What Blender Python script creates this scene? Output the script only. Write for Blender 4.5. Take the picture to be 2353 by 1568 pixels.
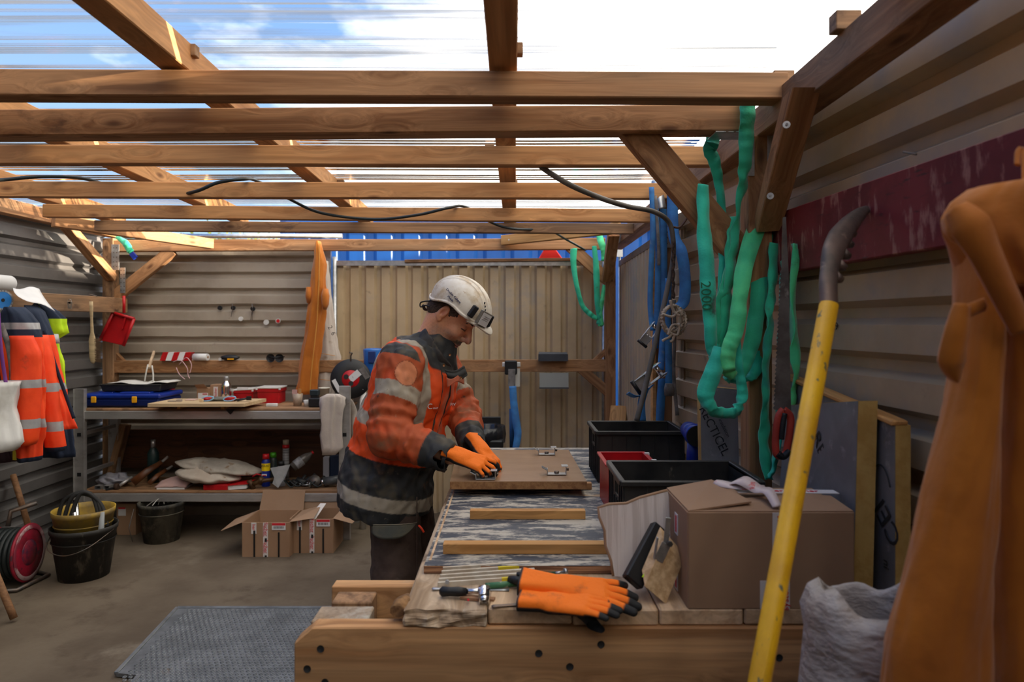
import bpy, bmesh, math, random
import numpy as np
from mathutils import Vector, Matrix, noise as mnoise
for o in list(bpy.data.objects): bpy.data.objects.remove(o)
SC = bpy.context.scene; COL = SC.collection
random.seed(7); PI = math.pi
# ---------------------------------------------------------------- camera, sky, sun, exposure
FPX, CXP, HYP, HC = 1569.0, 1176.5, 745.0, 1.53      # focal length and horizon in pixels of the 2353 px frame, camera height
cam = bpy.data.cameras.new('camera'); camo = bpy.data.objects.new('camera', cam); COL.objects.link(camo)
cam.sensor_width = 36; cam.lens = FPX/2353*36; cam.shift_y = -39/2353; cam.clip_start = .05; cam.clip_end = 200
camo.location = (0, 0, HC); camo.rotation_euler = (PI/2, 0, 0); SC.camera = camo
cam.dof.use_dof = True; cam.dof.focus_distance = 2.75; cam.dof.aperture_fstop = 3.2
SC.view_settings.view_transform = 'Standard'; SC.view_settings.look = 'None'; SC.view_settings.gamma = 1
SC.view_settings.use_curve_mapping = False; SC.view_settings.exposure = 0.28
w = bpy.data.worlds.new('sky'); SC.world = w; w.use_nodes = True; nt = w.node_tree; nt.nodes.clear()
def wn(t, **k):
    n = nt.nodes.new(t)
    for a, b in k.items(): setattr(n, a, b)
    return n
tc = wn('ShaderNodeTexCoord'); sep = wn('ShaderNodeSeparateXYZ'); nt.links.new(tc.outputs['Generated'], sep.inputs[0])
# a thin veil of cloud that thickens towards the right hand (sun) side, streaky
mp = wn('ShaderNodeMapping'); mp.inputs['Scale'].default_value = (1.2, 1.2, 3.5); nt.links.new(tc.outputs['Generated'], mp.inputs[0])
no = wn('ShaderNodeTexNoise'); no.inputs['Scale'].default_value = 2.2; no.inputs['Detail'].default_value = 8; no.inputs['Roughness'].default_value = .6
nt.links.new(mp.outputs[0], no.inputs[0])
m1 = wn('ShaderNodeMath', operation='MULTIPLY_ADD'); nt.links.new(sep.outputs[0], m1.inputs[0]); m1.inputs[1].default_value = .9; nt.links.new(no.outputs[0], m1.inputs[2])
rp = wn('ShaderNodeValToRGB'); nt.links.new(m1.outputs[0], rp.inputs[0]); rp.color_ramp.elements[0].position = .20; rp.color_ramp.elements[1].position = .56
rz = wn('ShaderNodeValToRGB'); nt.links.new(sep.outputs[2], rz.inputs[0])
rz.color_ramp.elements[0].position = 0; rz.color_ramp.elements[0].color = (.30, .42, .52, 1)
rz.color_ramp.elements[1].position = .55; rz.color_ramp.elements[1].color = (.055, .16, .42, 1)
mx = wn('ShaderNodeMix', data_type='RGBA'); nt.links.new(rp.outputs[0], mx.inputs[0]); nt.links.new(rz.outputs[0], mx.inputs[6]); mx.inputs[7].default_value = (1.42, 1.35, 1.24, 1)
bg = wn('ShaderNodeBackground'); nt.links.new(mx.outputs[2], bg.inputs[0]); bg.inputs[1].default_value = 2.15
nt.links.new(bg.outputs[0], wn('ShaderNodeOutputWorld').inputs[0])
sun = bpy.data.lights.new('sun', 'SUN'); suno = bpy.data.objects.new('sun', sun); COL.objects.link(suno)
sun.energy = 15; sun.angle = math.radians(.6); sun.color = (1, .86, .68)
SUNDIR = Vector((-1, .10, -.14)); suno.rotation_euler = SUNDIR.to_track_quat('-Z', 'Y').to_euler(); suno.location = (6, -3, 6)

# ---------------------------------------------------------------- helpers
def pt(px, py, Y): return Vector(((px-CXP)*Y/FPX, Y, HC+(HYP-py)*Y/FPX))
def setp(o, label=None, cat=None, group=None, kind=None):
    if label: o['label'] = label
    if cat: o['category'] = cat
    if group: o['group'] = group
    if kind: o['kind'] = kind
    return o
def thing(name, label, cat, loc=(0, 0, 0), group=None, kind=None):
    o = bpy.data.objects.new(name, None); COL.objects.link(o); o.location = loc; o.empty_display_size = .05
    return setp(o, label, cat, group, kind)
def gloc(o):
    v = Vector(o.location)
    while o.parent: o = o.parent; v += Vector(o.location)
    return v
def link(name, me, mats, parent, loc, rot=None, smooth=False):
    o = bpy.data.objects.new(name, me); COL.objects.link(o)
    for m in (mats if isinstance(mats, (list, tuple)) else [mats]): me.materials.append(m)
    if parent: o.parent = parent; o.location = Vector(loc)-gloc(parent)
    else: o.location = loc
    if rot is not None: o.rotation_euler = rot.to_euler()
    if smooth: me.polygons.foreach_set('use_smooth', [True]*len(me.polygons))
    me.update(); return o
def frame(d, up=(0, 0, 1)):
    x = Vector(d).normalized(); u = Vector(up)
    if abs(x.dot(u.normalized())) > .98: u = Vector((0, 1, 0))
    y = u.cross(x).normalized(); z = x.cross(y)
    return Matrix((x, y, z)).transposed()
def smooth_path(pts, n=6):
    P = [Vector(p) for p in pts]
    if len(P) < 3: return P
    out = []
    for i in range(len(P)-1):
        a = P[max(i-1, 0)]; b = P[i]; c = P[i+1]; d = P[min(i+2, len(P)-1)]
        for k in range(n):
            t = k/n
            out.append(.5*((2*b)+(c-a)*t+(2*a-5*b+4*c-d)*t*t+(3*b-a-3*c+d)*t**3))
    out.append(P[-1]); return out
class M:
    def __init__(s): s.v = []; s.f = []; s.m = []; s.sm = []
    def add(s, V, F, m=0, sm=False):
        b = len(s.v); s.v += [tuple(v) for v in V]
        for f in F: s.f.append([b+i for i in f]); s.m.append(m); s.sm.append(sm)
        return s
    def box(s, c, size, R=None, m=0, taper=1):
        c = Vector(c); a, b, d = [q/2 for q in size]; V = []
        for x, y, z in ((-a, -b, -d), (a, -b, -d), (a, b, -d), (-a, b, -d), (-a, -b, d), (a, -b, d), (a, b, d), (-a, b, d)):
            v = Vector((x*(taper if z > 0 else 1), y*(taper if z > 0 else 1), z)); V.append(c+(R @ v if R else v))
        return s.add(V, [(0, 3, 2, 1), (4, 5, 6, 7), (0, 1, 5, 4), (1, 2, 6, 5), (2, 3, 7, 6), (3, 0, 4, 7)], m)
    def tube(s, pts, r, n=8, m=0, caps=True, flat=1.0, up=None):
        P = [Vector(p) for p in pts]; N = len(P); V = []; F = []
        T = [(P[min(i+1, N-1)]-P[max(i-1, 0)]).normalized() for i in range(N)]
        if isinstance(r, (list, tuple)) and len(r) != N: r = [float(q) for q in np.interp(np.linspace(0, 1, N), np.linspace(0, 1, len(r)), r)]
        u = Vector(up) if up else Vector((0, 0, 1))
        if abs(T[0].dot(u)) > .95: u = Vector((0, 1, 0))
        for i in range(N):
            u = (u-T[i]*u.dot(T[i])).normalized(); w_ = T[i].cross(u)
            ri = r[i] if isinstance(r, (list, tuple)) else r
            for k in range(n):
                a = 2*PI*k/n; V.append(P[i]+w_*math.cos(a)*ri+u*math.sin(a)*ri*flat)
        for i in range(N-1):
            for k in range(n): F.append((i*n+k, i*n+(k+1) % n, (i+1)*n+(k+1) % n, (i+1)*n+k))
        s.add(V, F, m, True)
        if caps: 
            b = len(s.v)-N*n; s.f.append([b+k for k in range(n)][::-1]); s.f.append([b+(N-1)*n+k for k in range(n)]); s.m += [m, m]; s.sm += [False, False]
        return s
    def cyl(s, a, b, r1, r2=None, n=16, m=0, caps=True): return s.tube([a, b], [r1, r2 if r2 is not None else r1], n, m, caps)
    def lathe(s, prof, c, n=24, R=None, m=0, caps=False):
        V = []; F = []; c = Vector(c)
        for r, z in prof:
            for k in range(n):
                v = Vector((r*math.cos(2*PI*k/n), r*math.sin(2*PI*k/n), z)); V.append(c+(R @ v if R else v))
        for i in range(len(prof)-1):
            for k in range(n): F.append((i*n+k, i*n+(k+1) % n, (i+1)*n+(k+1) % n, (i+1)*n+k))
        if caps: F.append(list(range(n))[::-1]); F.append([(len(prof)-1)*n+k for k in range(n)])
        return s.add(V, F, m, True)
    def prism(s, poly, h, m=0):        # poly: 3-D points of one face, h: extrusion vector
        n = len(poly); h = Vector(h); V = [Vector(p) for p in poly]; V += [v+h for v in V]
        F = [list(range(n))[::-1], [n+i for i in range(n)]]+[(i, (i+1) % n, n+(i+1) % n, n+i) for i in range(n)]
        return s.add(V, F, m)
    def ribbon(s, pts, wid, th=.003, side=(1, 0, 0), m=0, n=6, sides=None, wob=0):
        if wob: n = 12
        sd0 = random.random()*50; P = smooth_path(pts, n); N = len(P); V = []; F = []
        for i, p in enumerate(P):
            t = (P[min(i+1, N-1)]-P[max(i-1, 0)]).normalized(); q = i/(N-1)*(len(pts)-1)
            if sides: k = min(int(q), len(pts)-2); sd = Vector(sides[k]).lerp(Vector(sides[k+1]), q-k)
            else: sd = Vector(side)
            k = min(int(q), len(pts)-2); wi = wid if not isinstance(wid, (list, tuple)) else wid[k]*(1-q+k)+wid[k+1]*(q-k)
            sd = (sd-t*sd.dot(t)).normalized(); nn = t.cross(sd)
            # slightly domed cross-section so webbing reads as soft
            for a, b in ((-.5, -.3), (0, -.9), (.5, -.3), (.5, .3), (0, .9), (-.5, .3)):
                if wob: e = wob*mnoise.noise((i*.22+sd0, a*3.0, sd0)); wj = 1+.16*mnoise.noise((i*.13, sd0, a)); V.append(p+sd*wi*a*wj+nn*(th*b+e))
                else: V.append(p+sd*wi*a+nn*th*b)
        for i in range(N-1):
            for k in range(6): F.append((i*6+k, i*6+(k+1) % 6, (i+1)*6+(k+1) % 6, (i+1)*6+k))
        F.append([0, 1, 2, 3, 4, 5][::-1]); F.append([(N-1)*6+k for k in range(6)])
        return s.add(V, F, m, True)
    def sheet(s, fn, nu, nv, th=.002, m=0):   # fn(u,v)->Vector, closed thin solid
        G = [[Vector(fn(i/nu, j/nv)) for j in range(nv+1)] for i in range(nu+1)]; V = []; F = []
        for i in range(nu+1):
            for j in range(nv+1):
                a = G[min(i+1, nu)][j]-G[max(i-1, 0)][j]; b = G[i][min(j+1, nv)]-G[i][max(j-1, 0)]; n_ = a.cross(b)
                n_ = n_.normalized() if n_.length > 1e-9 else Vector((0, 0, 1)); V += [G[i][j]+n_*th/2, G[i][j]-n_*th/2]
        I = lambda i, j, k: (i*(nv+1)+j)*2+k
        for i in range(nu):
            for j in range(nv):
                F.append((I(i, j, 0), I(i+1, j, 0), I(i+1, j+1, 0), I(i, j+1, 0))); F.append((I(i, j, 1), I(i, j+1, 1), I(i+1, j+1, 1), I(i+1, j, 1)))
        for i in range(nu):
            F.append((I(i, 0, 0), I(i, 0, 1), I(i+1, 0, 1), I(i+1, 0, 0))); F.append((I(i, nv, 0), I(i+1, nv, 0), I(i+1, nv, 1), I(i, nv, 1)))
        for j in range(nv):
            F.append((I(0, j, 0), I(0, j+1, 0), I(0, j+1, 1), I(0, j, 1))); F.append((I(nu, j, 0), I(nu, j, 1), I(nu, j+1, 1), I(nu, j+1, 0)))
        return s.add(V, F, m, True)
    def loft(s, secs, n=32, fold=0.0, k=5, ph=0, ms=None, caps=True, seed=0):
        # secs: (cx,cy,cz,rx,ry[,tilt]) horizontal-ish rings, folds run down the cloth
        V = []; F = []; Mi = []; rnd = random.Random(seed); ks = [(k, ph, 1), (k*2+1, ph*1.7+1, .45), (k*3+2, ph+2, .25)]
        for i, sec in enumerate(secs):
            cx, cy, cz, rx, ry = sec[:5]; tl = sec[5] if len(sec) > 5 else 0; t = i/(len(secs)-1)
            for j in range(n):
                a = 2*PI*j/n; f = 1+fold*(.3+.7*t)*sum(w_*math.sin(kk*a+p_+t*1.5) for kk, p_, w_ in ks)+fold*(1.6*mnoise.noise((math.cos(a)*1.8+seed*3, math.sin(a)*1.8, cz*7))+.9*mnoise.noise((math.cos(a)*4+seed, math.sin(a)*4, cz*16)))
                x = math.cos(a)*rx*f; y = math.sin(a)*ry*f; V.append((cx+x, cy+y, cz+tl*x))
        for i in range(len(secs)-1):
            for j in range(n): F.append((i*n+j, i*n+(j+1) % n, (i+1)*n+(j+1) % n, (i+1)*n+j)); Mi.append(ms[i] if ms else 0)
        b = len(s.v); s.v += V; s.f += [[b+q for q in f] for f in F]; s.m += Mi; s.sm += [True]*len(F)
        if caps: s.f += [[b+j for j in range(n)][::-1], [b+(len(secs)-1)*n+j for j in range(n)]]; s.m += [Mi[0], Mi[-1]]; s.sm += [False]*2
        return s
    def build(s, name, mats, parent=None, label=None, cat=None, group=None, kind=None, bevel=0, origin=None, jitter=0):
        V = np.array(s.v, dtype=float)
        if origin is not None: O = Vector(origin)
        elif parent: O = gloc(parent)
        else: O = Vector(((V[:, 0].min()+V[:, 0].max())/2, (V[:, 1].min()+V[:, 1].max())/2, V[:, 2].min()))
        V = V-np.array(O); me = bpy.data.meshes.new(name); me.from_pydata(V.tolist(), [], s.f)
        me.polygons.foreach_set('material_index', s.m); me.polygons.foreach_set('use_smooth', s.sm); me.update()
        bm = bmesh.new(); bm.from_mesh(me); bmesh.ops.recalc_face_normals(bm, faces=bm.faces)
        if bevel: bmesh.ops.bevel(bm, geom=list(bm.edges), offset=bevel, segments=1, affect='EDGES', clamp_overlap=True)
        bm.to_mesh(me); bm.free()
        o = link(name, me, mats, parent, O); return setp(o, label, cat, group, kind)
def beam(name, p0, p1, w_, h, mat, parent=None, up=(0, 0, 1), bevel=.003, ends=None, label=None, cat=None, group=None, kind=None, warp=0):
    """timber: long axis = local X so that the grain runs along it"""
    p0 = Vector(p0); p1 = Vector(p1); R = frame(p1-p0, up); L = (p1-p0).length; n = max(2, int(L/.25)) if warp else 1
    V = []; F = []; sg = random.random()*9
    e0, e1 = ((.07 if q is not None else 0) for q in ends) if ends else (0, 0)
    for i in range(n+1):
        x = L*i/n-(e0 if i == 0 else 0)+(e1 if i == n else 0); e = warp*math.sin(sg+x*2.1)
        for a, b in ((-1, -1), (1, -1), (1, 1), (-1, 1)): V.append((x-L/2, a*w_/2+e, b*h/2+e*.6))
    for i in range(n):
        for k in range(4): F.append((i*4+k, i*4+(k+1) % 4, i*4+4+(k+1) % 4, i*4+4+k))
    F += [(3, 2, 1, 0), (n*4, n*4+1, n*4+2, n*4+3)]
    me = bpy.data.meshes.new(name); me.from_pydata(V, [], F); bm = bmesh.new(); bm.from_mesh(me); bmesh.ops.recalc_face_normals(bm, faces=bm.faces)
    if bevel:
        ed = [e for e in bm.edges if len(e.link_faces) == 2 and e.calc_face_angle() > 1]
        bmesh.ops.bevel(bm, geom=ed, offset=bevel, segments=1, affect='EDGES')
    if ends:   # cut ends: (normal at p0, normal at p1) world
        for q, nn in ((p0, ends[0]), (p1, ends[1])):
            if nn is None: continue
            nl = R.transposed() @ Vector(nn); ql = R.transposed() @ (q-(p0+p1)/2)
            r_ = bmesh.ops.bisect_plane(bm, geom=bm.verts[:]+bm.edges[:]+bm.faces[:], plane_co=ql, plane_no=nl, clear_outer=True)
            ed = [e for e in r_['geom_cut'] if isinstance(e, bmesh.types.BMEdge)]
            if ed: bmesh.ops.contextual_create(bm, geom=ed)
    bm.to_mesh(me); bm.free()
    return setp(link(name, me, mat, parent, (p0+p1)/2, R), label, cat, group, kind)
def text(s, size, mat, parent, o, xd, yd, name='lettering', ext=.0004, align='CENTER'):
    c = bpy.data.curves.new('t', 'FONT'); c.body = s; c.size = size; c.extrude = ext; c.align_x = align; c.align_y = 'CENTER'; c.resolution_u = 3
    t = bpy.data.objects.new('t', c); COL.objects.link(t); dg = bpy.context.evaluated_depsgraph_get(); me = bpy.data.meshes.new_from_object(t.evaluated_get(dg)); me.name = name
    bpy.data.objects.remove(t); bpy.data.curves.remove(c)
    x = Vector(xd).normalized(); y = Vector(yd); y = (y-x*y.dot(x)).normalized(); R = Matrix((x, y, x.cross(y))).transposed()
    me.transform(R.to_4x4()); me.materials.clear()
    return link(name, me, mat, parent, o)
def copy_tree(o, parent=None):
    c = o.copy(); COL.objects.link(c); c.parent = parent
    for ch in list(o.children): copy_tree(ch, c)
    return c
# ---------------------------------------------------------------- signed distance modelling (numpy surface nets)
def cap(P, a, b, ra, rb):
    a = np.array(a); b = np.array(b); ab = b-a; t = np.clip(((P-a)@ab)/(ab@ab), 0, 1)
    return np.linalg.norm(P-(a+t[..., None]*ab), axis=-1)-(ra+(rb-ra)*t)
def capt(P, a, b):
    a = np.array(a); b = np.array(b); ab = b-a; return np.clip(((P-a)@ab)/(ab@ab), -.3, 1.3)
def ell(P, c, r, R=None):
    q = P-np.array(c)
    if R is not None: q = q@np.array(R)
    r = np.array(r); k0 = np.linalg.norm(q/r, axis=-1); k1 = np.linalg.norm(q/(r*r), axis=-1)+1e-9
    return k0*(k0-1)/k1
def smin(a, b, k): h = np.clip(.5+.5*(b-a)/k, 0, 1); return b+(a-b)*h-k*h*(1-h)
def smax(a, b, k): return -smin(-a, -b, k)
def axis(*seg):      # (start, stop, step) pieces
    out = []
    for a, b, st in seg: out.append(np.arange(a, b-st*.5, st))
    out.append([seg[-1][1]]); return np.concatenate(out)
def nets(fn, xs, ys, zs):
    nx, ny, nz = len(xs), len(ys), len(zs); G = np.empty((nx, ny, nz), np.float32)
    YY, ZZ = np.meshgrid(ys, zs, indexing='ij'); ch = max(1, int(6e5/(ny*nz)))
    for i in range(0, nx, ch):
        xx = xs[i:i+ch]; P = np.empty((len(xx), ny, nz, 3), np.float32); P[..., 0] = xx[:, None, None]; P[..., 1] = YY; P[..., 2] = ZZ
        G[i:i+ch] = fn(P)
    I = G < 0; C = np.zeros((nx-1, ny-1, nz-1), np.int8)
    offs = [(a, b, c) for a in (0, 1) for b in (0, 1) for c in (0, 1)]
    for a, b, c in offs: C += I[a:nx-1+a, b:ny-1+b, c:nz-1+c]
    act = np.argwhere((C > 0) & (C < 8)); idx = -np.ones(C.shape, np.int64); idx[tuple(act.T)] = np.arange(len(act))
    S = np.zeros((len(act), 3)); N = np.zeros(len(act)); X = [xs, ys, zs]
    for p, q in [(p, q) for p in offs for q in offs if sum(q)-sum(p) == 1 and all(b >= a for a, b in zip(p, q))]:
        A = act+np.array(p); B = act+np.array(q); va = G[tuple(A.T)]; vb = G[tuple(B.T)]; c = (va < 0) != (vb < 0)
        t = np.where(c, va/(va-vb+1e-12), 0)[:, None]
        PA = np.stack([X[k][A[:, k]] for k in range(3)], 1); PB = np.stack([X[k][B[:, k]] for k in range(3)], 1)
        S += np.where(c[:, None], PA+(PB-PA)*t, 0); N += c
    V = S/N[:, None]; F = []
    for ax in range(3):
        sl = [slice(1, -1)]*3; sl[ax] = slice(0, -1); s2 = [slice(1, -1)]*3; s2[ax] = slice(1, None)
        a = I[tuple(sl)]; b = I[tuple(s2)]; E = np.argwhere(a != b); fl = a[tuple(E.T)]
        u, v = [(1, 2), (2, 0), (0, 1)][ax]; E = E.copy(); E[:, u] += 1; E[:, v] += 1
        def cell(du, dv): e = E.copy(); e[:, u] -= du; e[:, v] -= dv; return idx[tuple(e.T)]
        q = np.stack([cell(1, 1), cell(0, 1), cell(0, 0), cell(1, 0)], 1); q[~fl] = q[~fl][:, ::-1]; F.append(q)
    F = np.concatenate(F); F = F[(F >= 0).all(1)]
    return V, F
def sdf_obj(name, fn, xs, ys, zs, mats, parent=None, color=None, T=None, label=None, cat=None, loc=None):
    V, F = nets(fn, xs, ys, zs)
    me = bpy.data.meshes.new(name); c = color(V) if color is not None else None
    if T is not None: V = V@np.array(T.to_3x3()).T+np.array(T.translation)
    O = gloc(parent) if parent else Vector(loc if loc is not None else (V[:, 0].mean(), V[:, 1].mean(), V[:, 2].min()))
    V = V-np.array(O); me.vertices.add(len(V)); me.vertices.foreach_set('co', V.ravel()); n = len(F)
    me.loops.add(n*4); me.loops.foreach_set('vertex_index', F.ravel().astype(np.int32)); me.polygons.add(n)
    me.polygons.foreach_set('loop_start', np.arange(n, dtype=np.int32)*4); me.polygons.foreach_set('loop_total', np.full(n, 4, np.int32))
    me.update(calc_edges=True); me.validate()
    if c is not None:
        at = me.color_attributes.new('Col', 'FLOAT_COLOR', 'POINT'); at.data.foreach_set('color', np.concatenate([c, np.ones((len(c), 1))], 1).ravel().astype(np.float32))
    return setp(link(name, me, mats, parent, O, smooth=True), label, cat)
def sst(a, b, x): t = np.clip((x-a)/(b-a), 0, 1); return t*t*(3-2*t)
def wob(P, f, s=0): # cheap smooth pseudo-noise
    x, y, z = P[..., 0]*f, P[..., 1]*f, P[..., 2]*f
    return (np.sin(x*1.7+2.1*np.sin(y*1.3+s)+s)+np.sin(y*1.9+1.8*np.sin(z*1.5+s*2)+1.3)+np.sin(z*1.6+2.2*np.sin(x*1.1+s*3)+2.7))/3
# ---------------------------------------------------------------- materials
def mat(name, c1, c2=None, scale=6, lo=.35, hi=.65, st=(1, 1, 1), rough=.6, metal=0, bump=.15, bs=40, spots=None, attr=False, spec=.4, trans=0, alpha=1, coat=0, detail=6, bst=None, bd=.004, sheen=0, nr=.6):
    m = bpy.data.materials.new(name); m.use_nodes = True; t = m.node_tree; N = t.nodes; L = t.links; b = N['Principled BSDF']
    def nn(k, **kw):
        n = N.new(k)
        for a, v in kw.items(): setattr(n, a, v)
        return n
    tc = nn('ShaderNodeTexCoord'); oi = nn('ShaderNodeObjectInfo'); ad = nn('ShaderNodeVectorMath', operation='ADD')
    ml = nn('ShaderNodeMath', operation='MULTIPLY'); ml.inputs[1].default_value = 17; L.new(oi.outputs['Random'], ml.inputs[0])
    L.new(tc.outputs['Object'], ad.inputs[0]); L.new(ml.outputs[0], ad.inputs[1])
    mp = nn('ShaderNodeMapping'); mp.inputs['Scale'].default_value = st; L.new(ad.outputs[0], mp.inputs[0])
    no = nn('ShaderNodeTexNoise'); no.inputs['Scale'].default_value = scale; no.inputs['Detail'].default_value = detail; no.inputs['Roughness'].default_value = nr; L.new(mp.outputs[0], no.inputs[0])
    rp = nn('ShaderNodeMapRange', interpolation_type='SMOOTHSTEP'); rp.inputs[1].default_value = lo; rp.inputs[2].default_value = hi; L.new(no.outputs[0], rp.inputs[0])
    mx = nn('ShaderNodeMix', data_type='RGBA'); L.new(rp.outputs[0], mx.inputs[0]); mx.inputs[6].default_value = (*c1, 1); mx.inputs[7].default_value = (*(c2 or c1), 1)
    if attr: at = nn('ShaderNodeAttribute', attribute_name='Col'); L.new(at.outputs['Color'], mx.inputs[6])
    if attr and not c2: L.new(at.outputs['Color'], mx.inputs[7])
    col = mx.outputs[2]
    for sp in (spots or []):
        c, sc, a, z = sp[:4]; m2 = nn('ShaderNodeMapping'); m2.inputs['Scale'].default_value = sp[4] if len(sp) > 4 else (1, 1, 1); m2.inputs['Location'].default_value = (sc, 3.1, sc*.37); L.new(ad.outputs[0], m2.inputs[0])
        n2 = nn('ShaderNodeTexNoise'); n2.inputs['Scale'].default_value = sc; n2.inputs['Detail'].default_value = 7; n2.inputs['Roughness'].default_value = .62; L.new(m2.outputs[0], n2.inputs[0])
        r2 = nn('ShaderNodeMapRange', interpolation_type='SMOOTHSTEP'); r2.inputs[1].default_value = a; r2.inputs[2].default_value = z; L.new(n2.outputs[0], r2.inputs[0])
        x2 = nn('ShaderNodeMix', data_type='RGBA'); L.new(r2.outputs[0], x2.inputs[0]); L.new(col, x2.inputs[6]); x2.inputs[7].default_value = (*c, 1); col = x2.outputs[2]
    L.new(col, b.inputs['Base Color']); b.inputs['Roughness'].default_value = rough; b.inputs['Metallic'].default_value = metal
    b.inputs['Specular IOR Level'].default_value = spec; b.inputs['Transmission Weight'].default_value = trans; b.inputs['Alpha'].default_value = alpha; b.inputs['Coat Weight'].default_value = coat
    b.inputs['Sheen Weight'].default_value = sheen
    if bump:
        m3 = nn('ShaderNodeMapping'); m3.inputs['Scale'].default_value = bst or st; L.new(ad.outputs[0], m3.inputs[0])
        n3 = nn('ShaderNodeTexNoise'); n3.inputs['Scale'].default_value = bs; n3.inputs['Detail'].default_value = 4; L.new(m3.outputs[0], n3.inputs[0])
        bp = nn('ShaderNodeBump'); bp.inputs['Strength'].default_value = bump; bp.inputs['Distance'].default_value = bd; L.new(n3.outputs[0], bp.inputs['Height']); L.new(bp.outputs[0], b.inputs['Normal'])
    return m
def wood(name, base, dark, grey=None, knots=.85, rough=.7, gr=26, stain=None, s=1):
    m = bpy.data.materials.new(name); m.use_nodes = True; t = m.node_tree; N = t.nodes; L = t.links; b = N['Principled BSDF']
    def nn(k, **kw):
        n = N.new(k)
        for a, v in kw.items(): setattr(n, a, v)
        return n
    tc = nn('ShaderNodeTexCoord'); oi = nn('ShaderNodeObjectInfo'); ad = nn('ShaderNodeVectorMath', operation='ADD')
    ml = nn('ShaderNodeMath', operation='MULTIPLY'); ml.inputs[1].default_value = 23; L.new(oi.outputs['Random'], ml.inputs[0]); L.new(tc.outputs['Object'], ad.inputs[0]); L.new(ml.outputs[0], ad.inputs[1])
    # knots
    mk = nn('ShaderNodeMapping'); mk.inputs['Scale'].default_value = (2.2*s, 6*s, 6*s); L.new(ad.outputs[0], mk.inputs[0])
    vo = nn('ShaderNodeTexVoronoi'); vo.inputs['Scale'].default_value = 1.7; vo.inputs['Randomness'].default_value = 1; L.new(mk.outputs[0], vo.inputs[0])
    kr = nn('ShaderNodeMapRange', interpolation_type='SMOOTHSTEP'); kr.inputs[1].default_value = .19; kr.inputs[2].default_value = .02; L.new(vo.outputs['Distance'], kr.inputs[0])
    # warp of the grain round the knots
    kd = nn('ShaderNodeMapRange', interpolation_type='SMOOTHSTEP'); kd.inputs[1].default_value = .55; kd.inputs[2].default_value = 0; L.new(vo.outputs['Distance'], kd.inputs[0])
    wv = nn('ShaderNodeVectorMath', operation='SCALE'); wv.inputs[3].default_value = .05; cb = nn('ShaderNodeCombineXYZ'); L.new(kd.outputs[0], cb.inputs[1]); L.new(kd.outputs[0], cb.inputs[2]); L.new(cb.outputs[0], wv.inputs[0])
    a2 = nn('ShaderNodeVectorMath', operation='ADD'); L.new(ad.outputs[0], a2.inputs[0]); L.new(wv.outputs[0], a2.inputs[1])
    def streak(sc, sx, det=5):
        mp = nn('ShaderNodeMapping'); mp.inputs['Scale'].default_value = (sx, sc, sc); L.new(a2.outputs[0], mp.inputs[0])
        no = nn('ShaderNodeTexNoise'); no.inputs['Scale'].default_value = 1; no.inputs['Detail'].default_value = det; no.inputs['Roughness'].default_value = .55; no.inputs['Distortion'].default_value = .4; L.new(mp.outputs[0], no.inputs[0]); return no.outputs[0]
    g1 = streak(gr*s, 1.1*s); g2 = streak(gr*4*s, 3*s, 2); g3 = streak(4*s, .9*s, 4)
    r1 = nn('ShaderNodeMapRange', interpolation_type='SMOOTHSTEP'); r1.inputs[1].default_value = .38; r1.inputs[2].default_value = .68; L.new(g1, r1.inputs[0])
    mx = nn('ShaderNodeMix', data_type='RGBA'); L.new(r1.outputs[0], mx.inputs[0]); mx.inputs[6].default_value = (*base, 1); mx.inputs[7].default_value = (*dark, 1); col = mx.outputs[2]
    r3 = nn('ShaderNodeMapRange', interpolation_type='SMOOTHSTEP'); r3.inputs[1].default_value = .48; r3.inputs[2].default_value = .72; L.new(g3, r3.inputs[0])
    x3 = nn('ShaderNodeMix', data_type='RGBA'); m3 = nn('ShaderNodeMath', operation='MULTIPLY'); m3.inputs[1].default_value = .8; L.new(r3.outputs[0], m3.inputs[0]); L.new(m3.outputs[0], x3.inputs[0]); L.new(col, x3.inputs[6]); x3.inputs[7].default_value = (*(grey or [q*.62 for q in base]), 1); col = x3.outputs[2]
    x2 = nn('ShaderNodeMix', data_type='RGBA', blend_type='MULTIPLY'); x2.inputs[0].default_value = .5; L.new(col, x2.inputs[6]); cr = nn('ShaderNodeMapRange'); cr.inputs[1].default_value = .3; cr.inputs[2].default_value = .7; cr.inputs[3].default_value = .55; cr.inputs[4].default_value = 1.2; L.new(g2, cr.inputs[0]); L.new(cr.outputs[0], x2.inputs[7]); col = x2.outputs[2]
    mkk = nn('ShaderNodeMath', operation='MULTIPLY'); mkk.inputs[1].default_value = knots; L.new(kr.outputs[0], mkk.inputs[0])
    x4 = nn('ShaderNodeMix', data_type='RGBA'); L.new(mkk.outputs[0], x4.inputs[0]); L.new(col, x4.inputs[6]); x4.inputs[7].default_value = (dark[0]*.35, dark[1]*.3, dark[2]*.3, 1); col = x4.outputs[2]
    for c, sc, a, z in (stain or []):
        n2 = nn('ShaderNodeTexNoise'); n2.inputs['Scale'].default_value = sc; n2.inputs['Detail'].default_value = 7; n2.inputs['Roughness'].default_value = .65; mpp = nn('ShaderNodeMapping'); mpp.inputs['Scale'].default_value = (.45, 1, 1); mpp.inputs['Location'].default_value = (sc, 1, 2); L.new(ad.outputs[0], mpp.inputs[0]); L.new(mpp.outputs[0], n2.inputs[0])
        r2 = nn('ShaderNodeMapRange', interpolation_type='SMOOTHSTEP'); r2.inputs[1].default_value = a; r2.inputs[2].default_value = z; L.new(n2.outputs[0], r2.inputs[0])
        xx = nn('ShaderNodeMix', data_type='RGBA'); L.new(r2.outputs[0], xx.inputs[0]); L.new(col, xx.inputs[6]); xx.inputs[7].default_value = (*c, 1); col = xx.outputs[2]
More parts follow.
